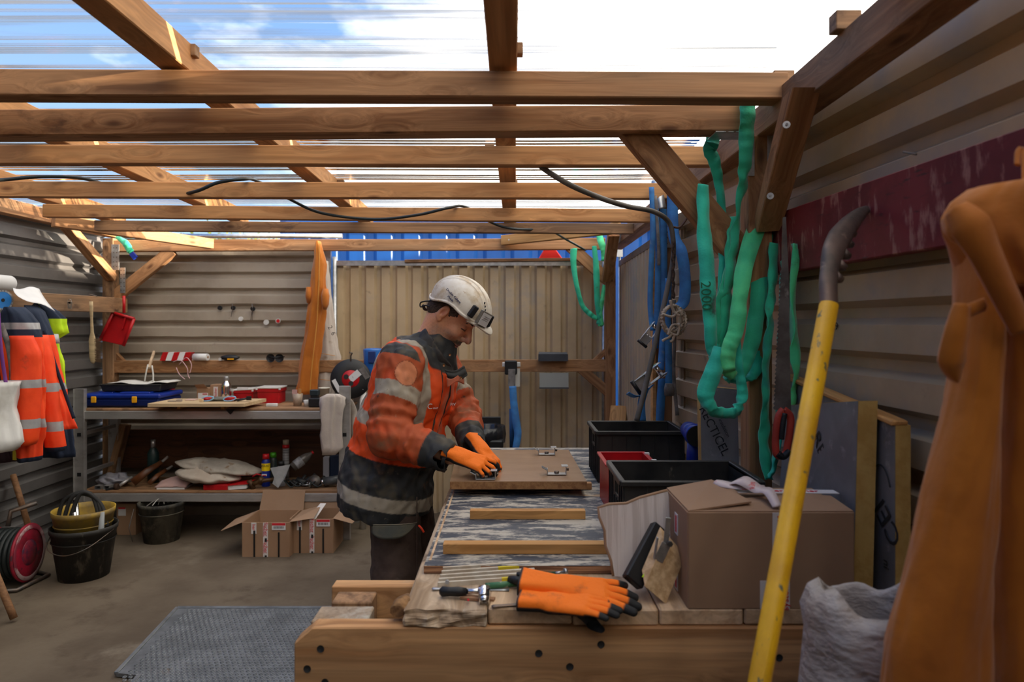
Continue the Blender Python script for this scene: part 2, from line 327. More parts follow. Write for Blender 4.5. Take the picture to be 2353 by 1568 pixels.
    # per piece brightness
    pv = nn('ShaderNodeMapRange'); pv.inputs[3].default_value = .85; pv.inputs[4].default_value = 1.15; L.new(oi.outputs['Random'], pv.inputs[0])
    x5 = nn('ShaderNodeMix', data_type='RGBA', blend_type='MULTIPLY'); x5.inputs[0].default_value = 1; L.new(col, x5.inputs[6]); L.new(pv.outputs[0], x5.inputs[7])
    L.new(x5.outputs[2], b.inputs['Base Color']); b.inputs['Roughness'].default_value = rough; b.inputs['Specular IOR Level'].default_value = .3
    bp = nn('ShaderNodeBump'); bp.inputs['Strength'].default_value = .35; bp.inputs['Distance'].default_value = .0015; L.new(g2, bp.inputs['Height']); L.new(bp.outputs[0], b.inputs['Normal'])
    return m
W_BEAM = wood('timber_beam', (.44, .225, .10), (.25, .11, .042), (.25, .15, .08), stain=[((.10, .05, .025), 5, .62, .75)])
W_WARM = wood('timber_purlin', (.56, .285, .115), (.40, .175, .06), (.44, .215, .085), gr=18, stain=[((.15, .06, .03), 7, .66, .78)])
W_GREY = wood('timber_weathered', (.36, .20, .10), (.17, .09, .045), (.16, .10, .06), stain=[((.09, .05, .03), 9, .58, .72)])
W_BENCH = wood('timber_bench', (.56, .31, .14), (.33, .155, .06), (.40, .23, .11), gr=20, stain=[((.30, .22, .15), 6, .62, .8)])
W_PLANK = wood('timber_plank', (.60, .41, .25), (.42, .26, .14), (.45, .32, .21), gr=16, stain=[((.50, .43, .35), 5, .58, .75), ((.14, .08, .05), 11, .64, .76)])
W_OLD = wood('timber_old_plank', (.50, .37, .25), (.28, .18, .10), (.36, .28, .21), gr=18, stain=[((.52, .48, .41), 8, .55, .7), ((.12, .08, .05), 13, .6, .72)])
W_STRIP = wood('timber_batten', (.58, .30, .10), (.40, .18, .05), (.5, .25, .08), gr=16, knots=.2)
W_DARK = wood('timber_dark', (.085, .035, .015), (.04, .016, .008), (.05, .022, .01))
W_PALE = wood('timber_pale', (.62, .47, .28), (.52, .36, .20), (.55, .41, .25), gr=14, knots=.15)
W_HANDLE = wood('timber_handle', (.24, .12, .055), (.15, .07, .03), knots=0, gr=30)
W_PLYEDGE = mat('plywood_edge', (.42, .22, .11), (.16, .07, .035), 1, .42, .58, (3, 3, 130), rough=.8)
SHEET = mat('painted_sheet_tan', (.49, .365, .22), (.40, .30, .18), 3, .4, .7, rough=.42, metal=.0, bump=.12, bs=9, bd=.01, spots=[((.24, .19, .13), 11, .62, .8), ((.34, .30, .25), 2.1, .5, .7)])
SHEETG = mat('painted_sheet_greige', (.40, .345, .275), (.32, .27, .21), 2.4, .4, .7, rough=.38, metal=.15, bump=.15, bs=6, bd=.012, spots=[((.20, .16, .11), 12, .63, .8)])
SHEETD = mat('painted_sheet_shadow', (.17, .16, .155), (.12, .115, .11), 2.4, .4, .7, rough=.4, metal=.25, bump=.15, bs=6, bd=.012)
BLUEC = mat('container_blue', (.008, .11, .42), (.006, .075, .30), 2, .4, .7, (1, 1, .3), rough=.45, bump=.05, spots=[((.05, .16, .38), 4, .6, .75, (3, 3, .6))])
CONC = mat('concrete', (.125, .096, .066), (.080, .058, .038), 1.7, .35, .65, rough=.85, bump=.35, bs=28, spots=[((.20, .165, .125), 1.3, .55, .72), ((.055, .037, .023), 3.1, .54, .74), ((.06, .045, .03), 34, .68, .76)])
GROUND = mat('gravel_ground', (.24, .21, .17), (.15, .13, .10), 12, rough=.95)
STEEL = mat('galvanised', (.50, .51, .52), (.36, .37, .38), 25, rough=.35, metal=.85, bump=.05)
ALU = mat('aluminium', (.52, .51, .50), (.40, .38, .37), 5, .4, .7, (1, 1, 3), rough=.42, metal=.7, spots=[((.22, .19, .17), 9, .6, .75)])
CHROME = mat('chrome', (.75, .75, .75), rough=.14, metal=1, bump=0)
DSTEEL = mat('dark_steel', (.10, .095, .09), (.18, .13, .10), 14, rough=.45, metal=.7, spots=[((.22, .11, .05), 16, .6, .72)])
BLACK = mat('black_plastic', (.012, .012, .012), (.03, .028, .025), 12, rough=.42, bump=.1, spots=[((.11, .095, .075), 30, .66, .75, (1, 1, .5))])
BLACKC = mat('black_plain', (.010, .010, .011), rough=.5, bump=.05)
RUBBER = mat('black_rubber', (.018, .018, .018), rough=.75, bump=.2)
RED = mat('red_plastic', (.50, .008, .012), (.36, .006, .01), 8, rough=.38, bump=.05)
REDP = mat('red_worn_paint', (.235, .026, .03), (.15, .014, .018), 5, .35, .6, (1, 6, 1), rough=.55, bump=.15, spots=[((.40, .17, .13), 16, .54, .66, (2.2, 1, .6)), ((.07, .02, .02), 12, .6, .72, (1, 1, 4))])
BLUEP = mat('blue_plastic', (.004, .03, .28), (.003, .02, .20), 6, rough=.35, bump=.05)
YELP = mat('yellow_plastic', (.80, .38, .01), rough=.4, bump=.03)
WHITEP = mat('white_plastic', (.68, .68, .66), (.55, .54, .50), 7, rough=.45, bump=.03)
PAPER = mat('white_paper', (.72, .72, .72), (.64, .64, .64), 5, rough=.8, bump=.05)
CARD = mat('cardboard', (.34, .205, .12), (.30, .175, .10), 3, rough=.85, bump=.12, bs=60, bst=(1, 1, .2))
CARDI = mat('cardboard_inside', (.30, .19, .12), (.27, .165, .10), 3, rough=.9, bump=.1)
CARDP = mat('cardboard_pale', (.66, .59, .54), (.52, .45, .40), 1, .42, .58, (85, 3, 3), rough=.85, bump=.8, bs=1, bst=(85, 3, 3), spots=[((.36, .27, .20), 7, .62, .75)])
TAPE = mat('white_tape', (.66, .62, .60), rough=.35, bump=0)
REDINK = mat('red_ink', (.60, .02, .03), rough=.6, bump=0)
BLKINK = mat('black_ink', (.02, .02, .02), rough=.6, bump=0)
STRAPK = mat('strap_black', (.012, .012, .013), rough=.3, bump=0)
GREEN = mat('green_webbing', (.035, .56, .30), (.025, .44, .24), 9, .35, .65, rough=.8, bump=.5, bs=160, bd=.002, spots=[((.03, .30, .26), 3.5, .55, .7), ((.05, .13, .06), 13, .6, .75)], sheen=.3)
GREEN2 = mat('green_webbing_light', (.10, .72, .28), (.05, .55, .24), 7, .35, .65, rough=.8, bump=.5, bs=160, bd=.002, spots=[((.10, .50, .16), 4, .55, .7), ((.06, .15, .06), 13, .62, .75)], sheen=.3)
GREEN3 = mat('green_webbing_teal', (.03, .60, .40), (.02, .46, .33), 7, .35, .65, rough=.8, bump=.5, bs=160, bd=.002, spots=[((.05, .48, .30), 5, .55, .72), ((.03, .12, .08), 11, .62, .75)], sheen=.3)
BLUEW = mat('blue_webbing', (.06, .26, .60), (.05, .17, .42), 14, rough=.75, bump=.3, bs=120, spots=[((.18, .28, .40), 9, .6, .72)])
GREYW = mat('grey_webbing', (.22, .20, .19), (.12, .11, .10), 20, rough=.85, bump=.4)
CABLE = mat('cable_black', (.015, .02, .02), rough=.45, bump=0)
CABLEG = mat('cable_grey', (.14, .125, .11), (.09, .08, .065), 9, rough=.6, bump=.1)
ROPE = mat('hemp_rope', (.56, .47, .36), (.40, .32, .23), 30, rough=.9, bump=.8, bs=90)
ORC = mat('orange_canvas', (.50, .15, .006), (.40, .11, .005), 3, .35, .65, rough=.8, bump=.4, bs=14, bd=.012, spots=[((.33, .10, .012), 9, .62, .78)], sheen=.2)
WHC = mat('white_canvas', (.55, .48, .42), (.46, .40, .35), 4, rough=.85, bump=.5, bs=12, bd=.012, spots=[((.33, .26, .19), 8, .6, .75)])
SEAMO = mat('orange_thread', (.55, .24, .04), rough=.8, bump=0)
HIO = mat('hivis_orange', (.95, .075, .008), (.80, .05, .006), 4, rough=.7, bump=.35, bs=14, bd=.01, spots=[((.36, .05, .02), 7, .63, .78)])
HIY = mat('hivis_yellow', (.55, .80, .01), (.46, .70, .01), 4, rough=.7, bump=.35, bs=14, bd=.01)
NAVY = mat('navy_fabric', (.008, .017, .04), (.012, .022, .05), 5, rough=.8, bump=.3, bs=16, bd=.008)
REFL = mat('reflective_tape', (.40, .40, .40), (.32, .32, .33), 9, rough=.5, metal=.2, bump=.2)
FOAM = mat('foam_edge', (.50, .32, .10), (.40, .23, .06), 14, rough=.9, bump=.5, bs=70)
FOIL = mat('foil_facing', (.23, .225, .225), (.17, .165, .165), 5, rough=.5, metal=.2, bump=.1, spots=[((.36, .27, .15), 6, .60, .66, (1, 1, .45)), ((.32, .31, .30), 17, .58, .7)])
# ================================================================ SETTING
XL = -3.26                                      # left sheet wall
def xr(Y): return 1.07-.084*Y                   # right container wall runs slightly askew
g = M().box((0, 3, -.03), (70, 70, .04)); g.build('ground', GROUND, kind='structure')
g = M()
g.sheet(lambda u, v: (XL-.15+4.7*u, -2.2+8.2*v, -.004+.004*mnoise.noise((u*9, v*14, 0))), 24, 40, .01); g.build('floor', CONC, kind='structure')
PITCH = .1255
def profile(n, depth=.034, p=PITCH, z0=0, dents=0):   # list of (along, out) points of a trapezoid profile
    out = []
    for i in range(n): out += [(z0+i*p, 0), (z0+i*p+.065*p/.1255, 0), (z0+i*p+.082*p/.1255, depth), (z0+i*p+.108*p/.1255, depth)]
    out.append((z0+n*p, 0)); return out
def corr(name, org, run, stack, outw, L, n, matl, depth=.034, p=PITCH, nu=1, dent=0, parent=None, **kw):
    """sheet: ribs run along 'run' (length L), the profile stacks along 'stack', recesses go to 'outw'"""
    org = Vector(org); run = Vector(run).normalized(); stack = Vector(stack).normalized(); outw = Vector(outw).normalized(); pr = profile(n, depth, p)
    V = []; F = []; K = len(pr)
    for i in range(nu+1):
        for a, o_ in pr:
            d = 0
            if dent and 0 < i < nu:
                q = mnoise.noise((i*L/nu*3.1, a*5, 3.3)); d = dent*max(0, q-.1)*3+dent*.3*mnoise.noise((i*L/nu*9, a*20, 1))
            V.append(org+run*(L*i/nu)+stack*(a+d*.6)+outw*(o_+d))
    nV = len(V); V += [v+outw*.0015 for v in V]
    for i in range(nu):
        for k in range(K-1):
            a = i*K+k; F.append((a, a+1, a+K+1, a+K)); F.append((nV+a, nV+a+K, nV+a+K+1, nV+a+1))
    for i in range(nu):
        for k in (0, K-1): F.append((i*K+k, (i+1)*K+k, nV+(i+1)*K+k, nV+i*K+k))
    for i in (0, nu):
        for k in range(K-1): F.append((i*K+k, nV+i*K+k, nV+i*K+k+1, i*K+k+1))
    g = M().add(V, F, 0, False); return g.build(name, matl, parent, **kw)
# left wall: horizontal ribs
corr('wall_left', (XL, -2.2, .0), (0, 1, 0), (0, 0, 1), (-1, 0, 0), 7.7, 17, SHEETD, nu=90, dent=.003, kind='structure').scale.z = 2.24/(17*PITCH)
# back wall, left half: horizontal ribs, rail on top, dented
wb = thing('wall_back', None, None, (XL, 5.45, 0), kind='structure')
corr('sheet', (XL-.02, 5.47, .0), (1, 0, 0), (0, 0, 1), (0, 1, 0), 1.80, 17, SHEETG, nu=60, dent=.005, parent=wb).scale.z = 2.21/(17*PITCH)
M().cyl((XL+.05, 5.47, 2.235), (-1.36, 5.47, 2.235), .02, n=10).box((-1.47, 5.475, 1.1), (.04, .04, 2.2)).build('frame_rail', STEEL, wb)
# fence panel with vertical ribs
fp = thing('fence_panel', 'tall tan steel hoarding panel with vertical ribs and pale top rail behind the man', 'fence', (-.3, 5.5, 0))
corr('sheet', (-1.43, 5.52, .0), (0, 0, 1), (1, 0, 0), (0, 1, 0), 2.01, 18, SHEET, nu=30, dent=.002, parent=fp, depth=.03)
M().box((-.30, 5.50, 2.02), (2.24, .035, .04)).cyl((-1.425, 5.49, 0), (-1.425, 5.49, 2.07), .019, n=10).cyl((.74, 5.49, 0), (.74, 5.49, 2.03), .019, n=10).build('frame_rail', STEEL, fp)
beam('top_batten', (-.86, 5.475, 2.035), (.64, 5.475, 2.05), .03, .024, W_GREY, fp)
# side fence with close ribs, between the rear post and the container
sf = thing('fence_panel', 'narrow tan steel panel with close vertical ribs to the right of the rear corner post', 'fence', (.9, 4.6, 0))
corr('sheet', (.855, 5.45, .0), (0, 0, 1), (-.022, -1, 0), (1, 0, 0), 2.0, 19, SHEET, parent=sf, depth=.012, p=.118)
M().box((.842, 4.33, 2.01), (.03, 2.25, .045), Matrix.Rotation(math.atan2(.022, 1), 3, 'Z').transposed()).build('frame_rail', DSTEEL, sf)
# right container wall
yend = 3.32; rdir = Vector((.084, -1, 0)).normalized()
corr('wall_right', (xr(yend), yend, .0), rdir, (0, 0, 1), (1, 0, 0), 5.6, 17, SHEET, nu=60, dent=.001, kind='structure', depth=.036).scale.z = 2.255/(17*PITCH)
text('w/29', .028, BLKINK, bpy.data.objects['wall_right'], (xr(1.929)-.003, 1.929, 1.441), (.084, -1, 0), (0, 0, 1))
M().box((6.2, 1.5, 1.535), (2.4, 14, 3.07)).build('light_blocker', SHEETG, None, 'long grey unseen block beyond the right hand wall, added to hold back the low sun', 'light blocker')  # unseen block added so the low sun reaches only the upper left parts
M().box((-8.6, 2.0, 1.4), (2.4, 14, 2.8)).build('light_blocker', SHEETG, None, 'long grey unseen block beyond the left hand wall, added to cut low skylight', 'light blocker')  # unseen block added to cut low skylight from the left
M().box((0, -5.5, 1.5), (9, 2.4, 3.0)).build('light_blocker', SHEETG, None, 'grey unseen block behind the camera, added to cut low skylight', 'light blocker')  # unseen block added to cut low skylight from the rear
# blue shipping container beyond
bc = thing('shipping_container', 'bright blue steel shipping container standing behind the fence', 'container', (.7, 8.1, 0))
corr('wall_front', (XL, -2.15, .0), (1, 0, 0), (0, 0, 1), (0, -1, 0), 4.6, 17, SHEETG, kind='structure').scale.z = 2.3/(17*PITCH)
corr('side_wall', (-2.2, 6.9, .1), (0, 0, 1), (1, 0, 0), (0, 1, 0), 2.4, 21, BLUEC, parent=bc, depth=.036, p=.278)
b = M()
for x in (-2.26, 3.72): b.box((x, 6.93, 1.3), (.14, .14, 2.6))
b.box((.73, 6.90, 2.55), (6.0, .10, .10)).box((.73, 6.9, .08), (6.0, .1, .16)).box((.73, 8.1, 2.58), (6.0, 2.4, .04)).box((.73, 9.3, 1.3), (6, .04, 2.5)).box((-2.26, 8.1, 1.3), (.04, 2.4, 2.5)).box((3.7, 8.1, 1.3), (.04, 2.4, 2.5))
b.build('corner_frame', BLUEC, bc)
# tree seen in the gap between the last purlins
tr = thing('tree', 'pale green tree far behind the back wall, seen below the roof edge', 'tree', (-9.5, 20, 0))
M().tube([(-9.5, 20, 0), (-9.4, 20, 1.8), (-9.2, 20, 3.2)], [.14, .1, .05]).tube([(-9.42, 20, 1.6), (-8.4, 20.1, 3.1)], [.06, .03]).tube([(-9.42, 20, 1.7), (-10.3, 20.2, 3.1)], [.06, .03]).build('trunk', W_GREY, tr)
lf = M(); rn = random.Random(3)
for i in range(1500):
    a = rn.random()*2*PI; r = rn.random()**.5; c = Vector((-8.6+2.9*r*math.cos(a), 20+.8*math.sin(a)*r, 3.45+rn.gauss(0, .38))); R = Matrix.Rotation(rn.random()*6, 3, (rn.random(), rn.random(), rn.random()+.1))
    s_ = .05+rn.random()*.05; lf.add([c+R @ Vector(q)*s_ for q in ((-1, 0, 0), (0, -.6, 0), (1, 0, 0), (0, .6, 0))], [(0, 1, 2, 3)])
lf.build('foliage', mat('leaf', (.20, .27, .04), (.30, .34, .08), 3, rough=.7, bump=0), tr, kind='stuff')
# ---------------------------------------------------------------- timber frame
tf = thing('timber_shed', 'timber post and beam shed of brown squared timbers carrying the clear roof', 'frame', (0, 0, 0))
def zt(h): return HC+h
# wall plates along depth
beam('wall_plate', (.825, -.9, zt(.655)), (.825, 5.4, zt(.635)), .09, .095, W_BEAM, tf)
beam('wall_plate', (-3.15, -.9, zt(.73)), (-3.15, 5.4, zt(.73)), .08, .095, W_BEAM, tf)
# posts
for x, y, w_, h, m_ in ((.79, 2.21, .075, 2.13, W_BEAM), (.77, 5.37, .08, 2.12, W_BEAM), (-3.15, 5.36, .085, 2.2, W_GREY), (.715, 3.27, .085, 2.14, W_BEAM), (-3.15, 1.8, .085, 2.2, W_GREY), (.83, -.4, .08, 2.13, W_BEAM), (-3.15, -.6, .085, 2.2, W_GREY)):
    beam('post', (x, y, 0), (x, y, h), w_, .08, m_, tf, up=(0, 1, 0))
M().box((.668, 3.225, 1.1), (.016, .05, 2.15)).build('post_edge_board', W_STRIP, tf)
# B0 and main beam, purlins: (xL, xR, Y, ztop_h L, R, height, depth, mat)
for nm, x0, x1, Y, hl, hr, hh, dd, m_ in (('purlin', -3.3, .80, 2.01, .748, .728, .075, .075, W_BEAM), ('tie_beam', -3.2, .735, 2.19, .668, .692, .082, .08, W_BEAM),
        ('purlin', -3.2, .76, 2.60, .680, .672, .072, .05, W_WARM), ('purlin', -3.2, .76, 3.18, .664, .652, .072, .05, W_WARM), ('purlin', -2.62, .78, 3.83, .668, .640, .072, .05, W_WARM),
        ('purlin', -2.68, .78, 4.40, .665, .645, .066, .05, W_GREY), ('rear_beam', -3.11, .73, 5.36, .655, .672, .088, .07, W_BEAM)):
    beam(nm, (x0, Y, zt(hl-hh/2)), (x1, Y, zt(hr-hh/2)), dd, hh, m_, tf, warp=.003)
beam('purlin', (-3.2, 1.35, zt(.70)), (.76, 1.35, zt(.70)), .075, .075, W_BEAM, tf); beam('purlin', (-3.2, .5, zt(.72)), (.76, .5, zt(.72)), .075, .075, W_BEAM, tf)
def zr(Y): return zt(.79-(Y-2.0)*.028)    # rafter axis
for x in (-.045, -1.01, -1.85, -2.68):
    beam('rafter', (x, -2.1, zr(-2.1)), (x+.03, 4.62, zr(4.62)), .082, .085, W_WARM, tf, warp=.002)
# little spacer blocks nailed to the rafters
sb = M()
for x, Y in ((.80, 2.0), (.80, 1.62)): M().box((x-.01, Y, zt(.715)), (.06, .04, .045)).build('spacer_block', W_GREY, tf, bevel=.002)
for x, Y in ((-.955, 2.03), (.012, 2.02), (-.1, 3.05), (-.93, 3.7), (.01, 3.72)): 
    tf_b = M().box((x, Y, zr(Y)+.022), (.04, .03, .035)); tf_b.build('spacer_block', W_GREY, tf, bevel=.002)
# braces: knee braces at rear and front posts, horizontal corner braces
def brace(a, b, w_=.05, h=.09, m_=W_BEAM, up=(0, 0, 1), cuts=None): return beam('brace', a, b, w_, h, m_, tf, up=up, ends=cuts)
brace((.80, 2.215, zt(.05+.1)), (.40, 2.215, zt(.625)), .05, .095, W_BEAM, up=(1, 0, 1), cuts=((1, 0, 0), (0, 0, 1)))
brace(pt(1762, 520, 2.17), pt(1842, 214, 1.80), .055, .075, W_BEAM, up=(1, 0, 0), cuts=(None, (0, 0, 1)))
brace(pt(1403, 650, 5.37), pt(1290, 548, 5.37), .05, .09, W_BEAM, up=(1, 0, 1), cuts=((1, 0, 0), None))
brace(pt(1396, 640, 5.3), pt(1410, 535, 4.85), .07, .08, W_BEAM, up=(1, 0, 0))
brace((-2.66, 5.36, zt(.58)), (-3.13, 5.36, zt(.20)), .05, .09, W_BEAM, up=(-1, 0, 1), cuts=(None, (-1, 0, 0)))
brace((-3.12, 5.32, zt(.36)), (-3.12, 4.78, zt(.69)), .06, .075, W_BEAM, up=(1, 0, 0))
brace(pt(122, 508, 4.35), pt(487, 561, 5.28), .055, .075, W_BEAM)
brace(pt(1155, 553, 5.3), pt(1424, 524, 4.75), .05, .075, W_STRIP)
brace((.74, 5.36, -.31+HC-.02), (.55, 5.36, -.31+HC-.14-.05), .05, .06, W_BEAM, up=(1, 0, 1)) if 0 else None
brace(pt(1395, 900, 5.36), pt(1340, 852, 5.36), .045, .075, W_BEAM, up=(1, 0, 1), cuts=((1, 0, 0), (0, 0, 1)))
brace(pt(1393, 806, 5.38), pt(1360, 836, 5.38), .04, .05, W_BEAM, up=(1, 0, 1), cuts=((1, 0, 0), None))
brace(pt(262, 815, 5.38), pt(290, 845, 5.38), .04, .06, W_BEAM, up=(1, 0, 1), cuts=((-1, 0, 0), None))
beam('rail', (-3.11, 5.36, HC-.335), (.73, 5.36, HC-.325), .05, .095, W_BEAM, tf)
brace((-3.0, 5.3, .75), (-3.14, 5.25, .1), .05, .09, W_GREY, up=(0, 1, 0)); beam('low_rail', (-3.1, 5.38, .55), (-1.2, 5.38, .55), .04, .30, W_DARK, tf)
# metal connectors with screws
def plate(c, sx, sy, sz, nx_=1, nz_=4, face=(0, -1, 0)):
    p = M().box(c, (sx, sy, sz)); o = p.build('nail_plate', STEEL, tf, bevel=.0008)
    f = Vector(face); h = M(); u = Vector((1, 0, 0)) if abs(f.x) < .5 else Vector((0, 1, 0)); cc = Vector(c)+f*((sy if abs(f.y) > .5 else sx)/2)
    for i in range(nx_):
        for k in range(nz_):
            q = cc+u*((i-(nx_-1)/2)*.024)+Vector((0, 0, (k-(nz_-1)/2)*sz/(nz_+.5))); h.cyl(q, q+f*.002, .004, n=8)
    h.build('screw_heads', DSTEEL, tf)
plate((.835, 2.165, zt(.50)), .05, .003, .20, 1, 6); plate((.755, 2.168, zt(.53)), .03, .003, .12, 1, 3)
plate((-3.085, 5.31, zt(.52)), .06, .003, .20, 2, 5); plate((-3.03, 5.315, zt(.34)), .04, .003, .2, 2, 6)
plate((.70, 2.19, zt(.605)), .12, .09, .003, 3, 1); plate((.73, 3.22, zt(.42)), .04, .003, .12, 1, 4)
for p_ in (pt(1775, 456, 2.06), pt(1812, 296, 1.86)):
    M().cyl(p_+Vector((-.02, -.035, 0)), p_+Vector((-.021, -.039, 0)), .010, n=12).cyl(p_+Vector((-.021, -.039, 0)), p_+Vector((-.021, -.041, 0)), .004, n=8).build('screw', STEEL, tf)
for p_ in (pt(456, 557, 5.24), pt(172, 511, 4.45), pt(1170, 552, 5.26), pt(1400, 634, 5.25), pt(1420, 528, 4.7)):
    M().cyl(p_+Vector((0, -.02, 0)), p_+Vector((0, -.024, 0)), .007, n=10).build('screw', STEEL, tf)
# ---------------------------------------------------------------- clear corrugated roof sheets
m = bpy.data.materials.new('clear_polycarbonate'); m.use_nodes = True; t = m.node_tree; t.nodes.clear(); N = t.nodes.new; L = t.links
out = N('ShaderNodeOutputMaterial'); tr_ = N('ShaderNodeBsdfTransparent'); tr_.inputs[0].default_value = (.97, .96, .94, 1); di = N('ShaderNodeBsdfTranslucent'); di.inputs[0].default_value = (.24, .265, .30, 1)
gl = N('ShaderNodeBsdfGlossy'); gl.inputs['Roughness'].default_value = .12; lw = N('ShaderNodeLayerWeight'); lw.inputs[0].default_value = .5
df = N('ShaderNodeBsdfDiffuse'); df.inputs[0].default_value = (.30, .33, .37, 1); md = N('ShaderNodeMixShader'); md.inputs[0].default_value = .35; L.new(di.outputs[0], md.inputs[1]); L.new(df.outputs[0], md.inputs[2])
tc = N('ShaderNodeTexCoord'); mp = N('ShaderNodeMapping'); mp.inputs['Scale'].default_value = (.7, 34, 6); L.new(tc.outputs['Object'], mp.inputs[0]); no = N('ShaderNodeTexNoise'); no.inputs['Scale'].default_value = 1.2; no.inputs['Detail'].default_value = 6; L.new(mp.outputs[0], no.inputs[0])
mr = N('ShaderNodeMapRange'); mr.interpolation_type = 'SMOOTHSTEP'; mr.inputs[1].default_value = .48; mr.inputs[2].default_value = .74; mr.inputs[3].default_value = .06; mr.inputs[4].default_value = .86; L.new(no.outputs[0], mr.inputs[0])
pw = N('ShaderNodeMath'); pw.operation = 'POWER'; L.new(lw.outputs['Facing'], pw.inputs[0]); pw.inputs[1].default_value = 3.2; mf = N('ShaderNodeMath'); mf.operation = 'MULTIPLY_ADD'; mf.use_clamp = True; L.new(pw.outputs[0], mf.inputs[0]); mf.inputs[1].default_value = 1.0; L.new(mr.outputs[0], mf.inputs[2])
ms = N('ShaderNodeMixShader'); L.new(mf.outputs[0], ms.inputs[0]); L.new(tr_.outputs[0], ms.inputs[1]); L.new(md.outputs[0], ms.inputs[2])
fr = N('ShaderNodeFresnel'); fr.inputs[0].default_value = 1.05; mg = N('ShaderNodeMixShader'); L.new(fr.outputs[0], mg.inputs[0]); L.new(ms.outputs[0], mg.inputs[1]); L.new(gl.outputs[0], mg.inputs[2]); L.new(mg.outputs[0], out.inputs[0])
CLEAR = m
ce = thing('ceiling', None, None, (0, 2, 2.4), kind='structure')
PR = [(0, 0), (.008, .003), (.022, .030), (.030, .034), (.052, .034), (.060, .030), (.074, .003), (.082, 0), (.108, .0), (.118, .006), (.128, .0), (.150, .0), (.160, .006), (.170, 0)]; PP = .205
y0 = -2.2; i = 0
while y0 < 4.6:
    V = []; K = 0; n = 5
    for r in range(n):
        for a, o_ in PR:
            Y = y0+r*PP+a
            if Y > 4.72: break
            z = zr(Y)+.046+o_+.003*(i % 2); K += 1; V.append((-3.42, Y, z))
    V2 = []
    xs_ = [-3.42, -2.2, -1.0, .1, .83]
    for x in xs_: V2 += [(x, v[1], v[2]+.002*math.sin(x*3+i)) for v in V]
    F = [(a*K+k, a*K+k+1, (a+1)*K+k+1, (a+1)*K+k) for a in range(len(xs_)-1) for k in range(K-1)]
    M().add(V2, F).build('roof_sheet', CLEAR if y0 > -.6 else SHEETD, ce); y0 += n*PP-.0; i += 1  # unseen sheets behind the camera made opaque to darken the foreground
# ================================================================ LEFT AND BACK: coats, shelf, buckets
beam_r = beam('peg_rail', (-3.06, 5.40, HC+.145), (-3.06, 3.0, HC+.145), .04, .115, W_GREY, None, label='worn timber coat rail with nails along the left wall', cat='rail')
for Y in (3.97, 4.72):
    M().cyl((-3.04, Y, HC+.17), (-2.99, Y-.02, HC+.18), .003, n=6).build('nail', DSTEEL, beam_r)
# paper roll on the rail with a hanging end
pr_ = thing('paper_roll', 'roll of white paper lying on the coat rail, its loose end hanging down', 'roll', (-3.06, 3.95, HC+.20))
M().cyl((-3.07, 3.62, HC+.252), (-3.07, 4.17, HC+.248), .048, n=24).cyl((-3.07, 3.6, HC+.252), (-3.07, 3.62, HC+.252), .022, n=16).build('roll', PAPER, pr_)
M().sheet(lambda u, v: pt(30+60*u+60*v*v*.2+25*u*v, 662+12*u*0+v*(20+32*u)+3*math.sin(u*7), 4.02+.25*u-.1*v), 8, 8, .001).build('loose_end', PAPER, pr_)
dd = thing('saw_disc', 'round blue diamond cutting disc hung on the coat rail under the paper roll', 'disc', pt(8, 690, 3.92))
R_ = frame((1, -.35, 0)); c_ = pt(6, 690, 3.90)
g = M(); g.cyl(c_, c_+R_ @ Vector((.003, 0, 0)), .048, n=32); g.build('disc', mat('disc_blue', (.02, .18, .52), rough=.5, bump=0), dd)
g = M()
for k in range(20):
    a = 2*PI*k/20; g.box(c_+R_ @ Vector((.0015, .053*math.cos(a), .053*math.sin(a))), (.005, .014, .010), R_ @ Matrix.Rotation(a+PI/2, 3, 'X'))
g.build('diamond_rim', STEEL, dd); M().cyl(c_+R_ @ Vector((.003, 0, 0)), c_+R_ @ Vector((.005, 0, 0)), .010, n=16).build('bore', BLACKC, dd)
# keys
k_ = thing('key_ring', 'small bunch of keys hanging on a nail in the coat rail', 'keys', pt(160, 700, 4.7)); c_ = pt(160, 692, 4.66)
g = M(); g.tube([c_+Vector((0, .0, 0))+Vector((.012*math.cos(a*PI/6), 0, .012*math.sin(a*PI/6))) for a in range(13)], .0015, 6); g.build('ring', STEEL, k_)
for dx in (-.008, .003, .014): M().box(c_+Vector((dx, -.003, -.03)), (.008, .002, .045), Matrix.Rotation(dx*12, 3, 'Y')).cyl(c_+Vector((dx*.6, -.004, -.012)), c_+Vector((dx*.6, -.001, -.012)), .008, n=10).build('key', STEEL, k_)
# wooden brush
bh = thing('hand_brush', 'long wooden handled brush hanging from the coat rail', 'brush', pt(213, 840, 4.85))
a, b = pt(209, 693, 4.86), pt(214, 836, 4.86); 
g = M(); P = [a.lerp(b, t) for t in (0, .1, .3, .5, .56, .62, .9, .97, 1)]; g.tube(P, [.014, .014, .010, .012, .02, .026, .026, .018, .006], 12, flat=.35, up=(0, 1, 0)); g.build('handle', W_PALE, bh)
g = M(); rn = random.Random(2)
for i in range(420):
    p = a.lerp(b, .60+.38*rn.random()); q = Vector((.025+rn.random()*.02+.012, rn.gauss(0, .006), rn.gauss(0, .006))); s_ = Vector((.02, rn.gauss(0, .006), 0)); g.add([p+s_, p+s_+Vector((0, 0, .0015)), p+s_+q], [(0, 1, 2)])
g.build('bristles', mat('bristle', (.16, .10, .06), rough=.9, bump=0), bh, kind='stuff')
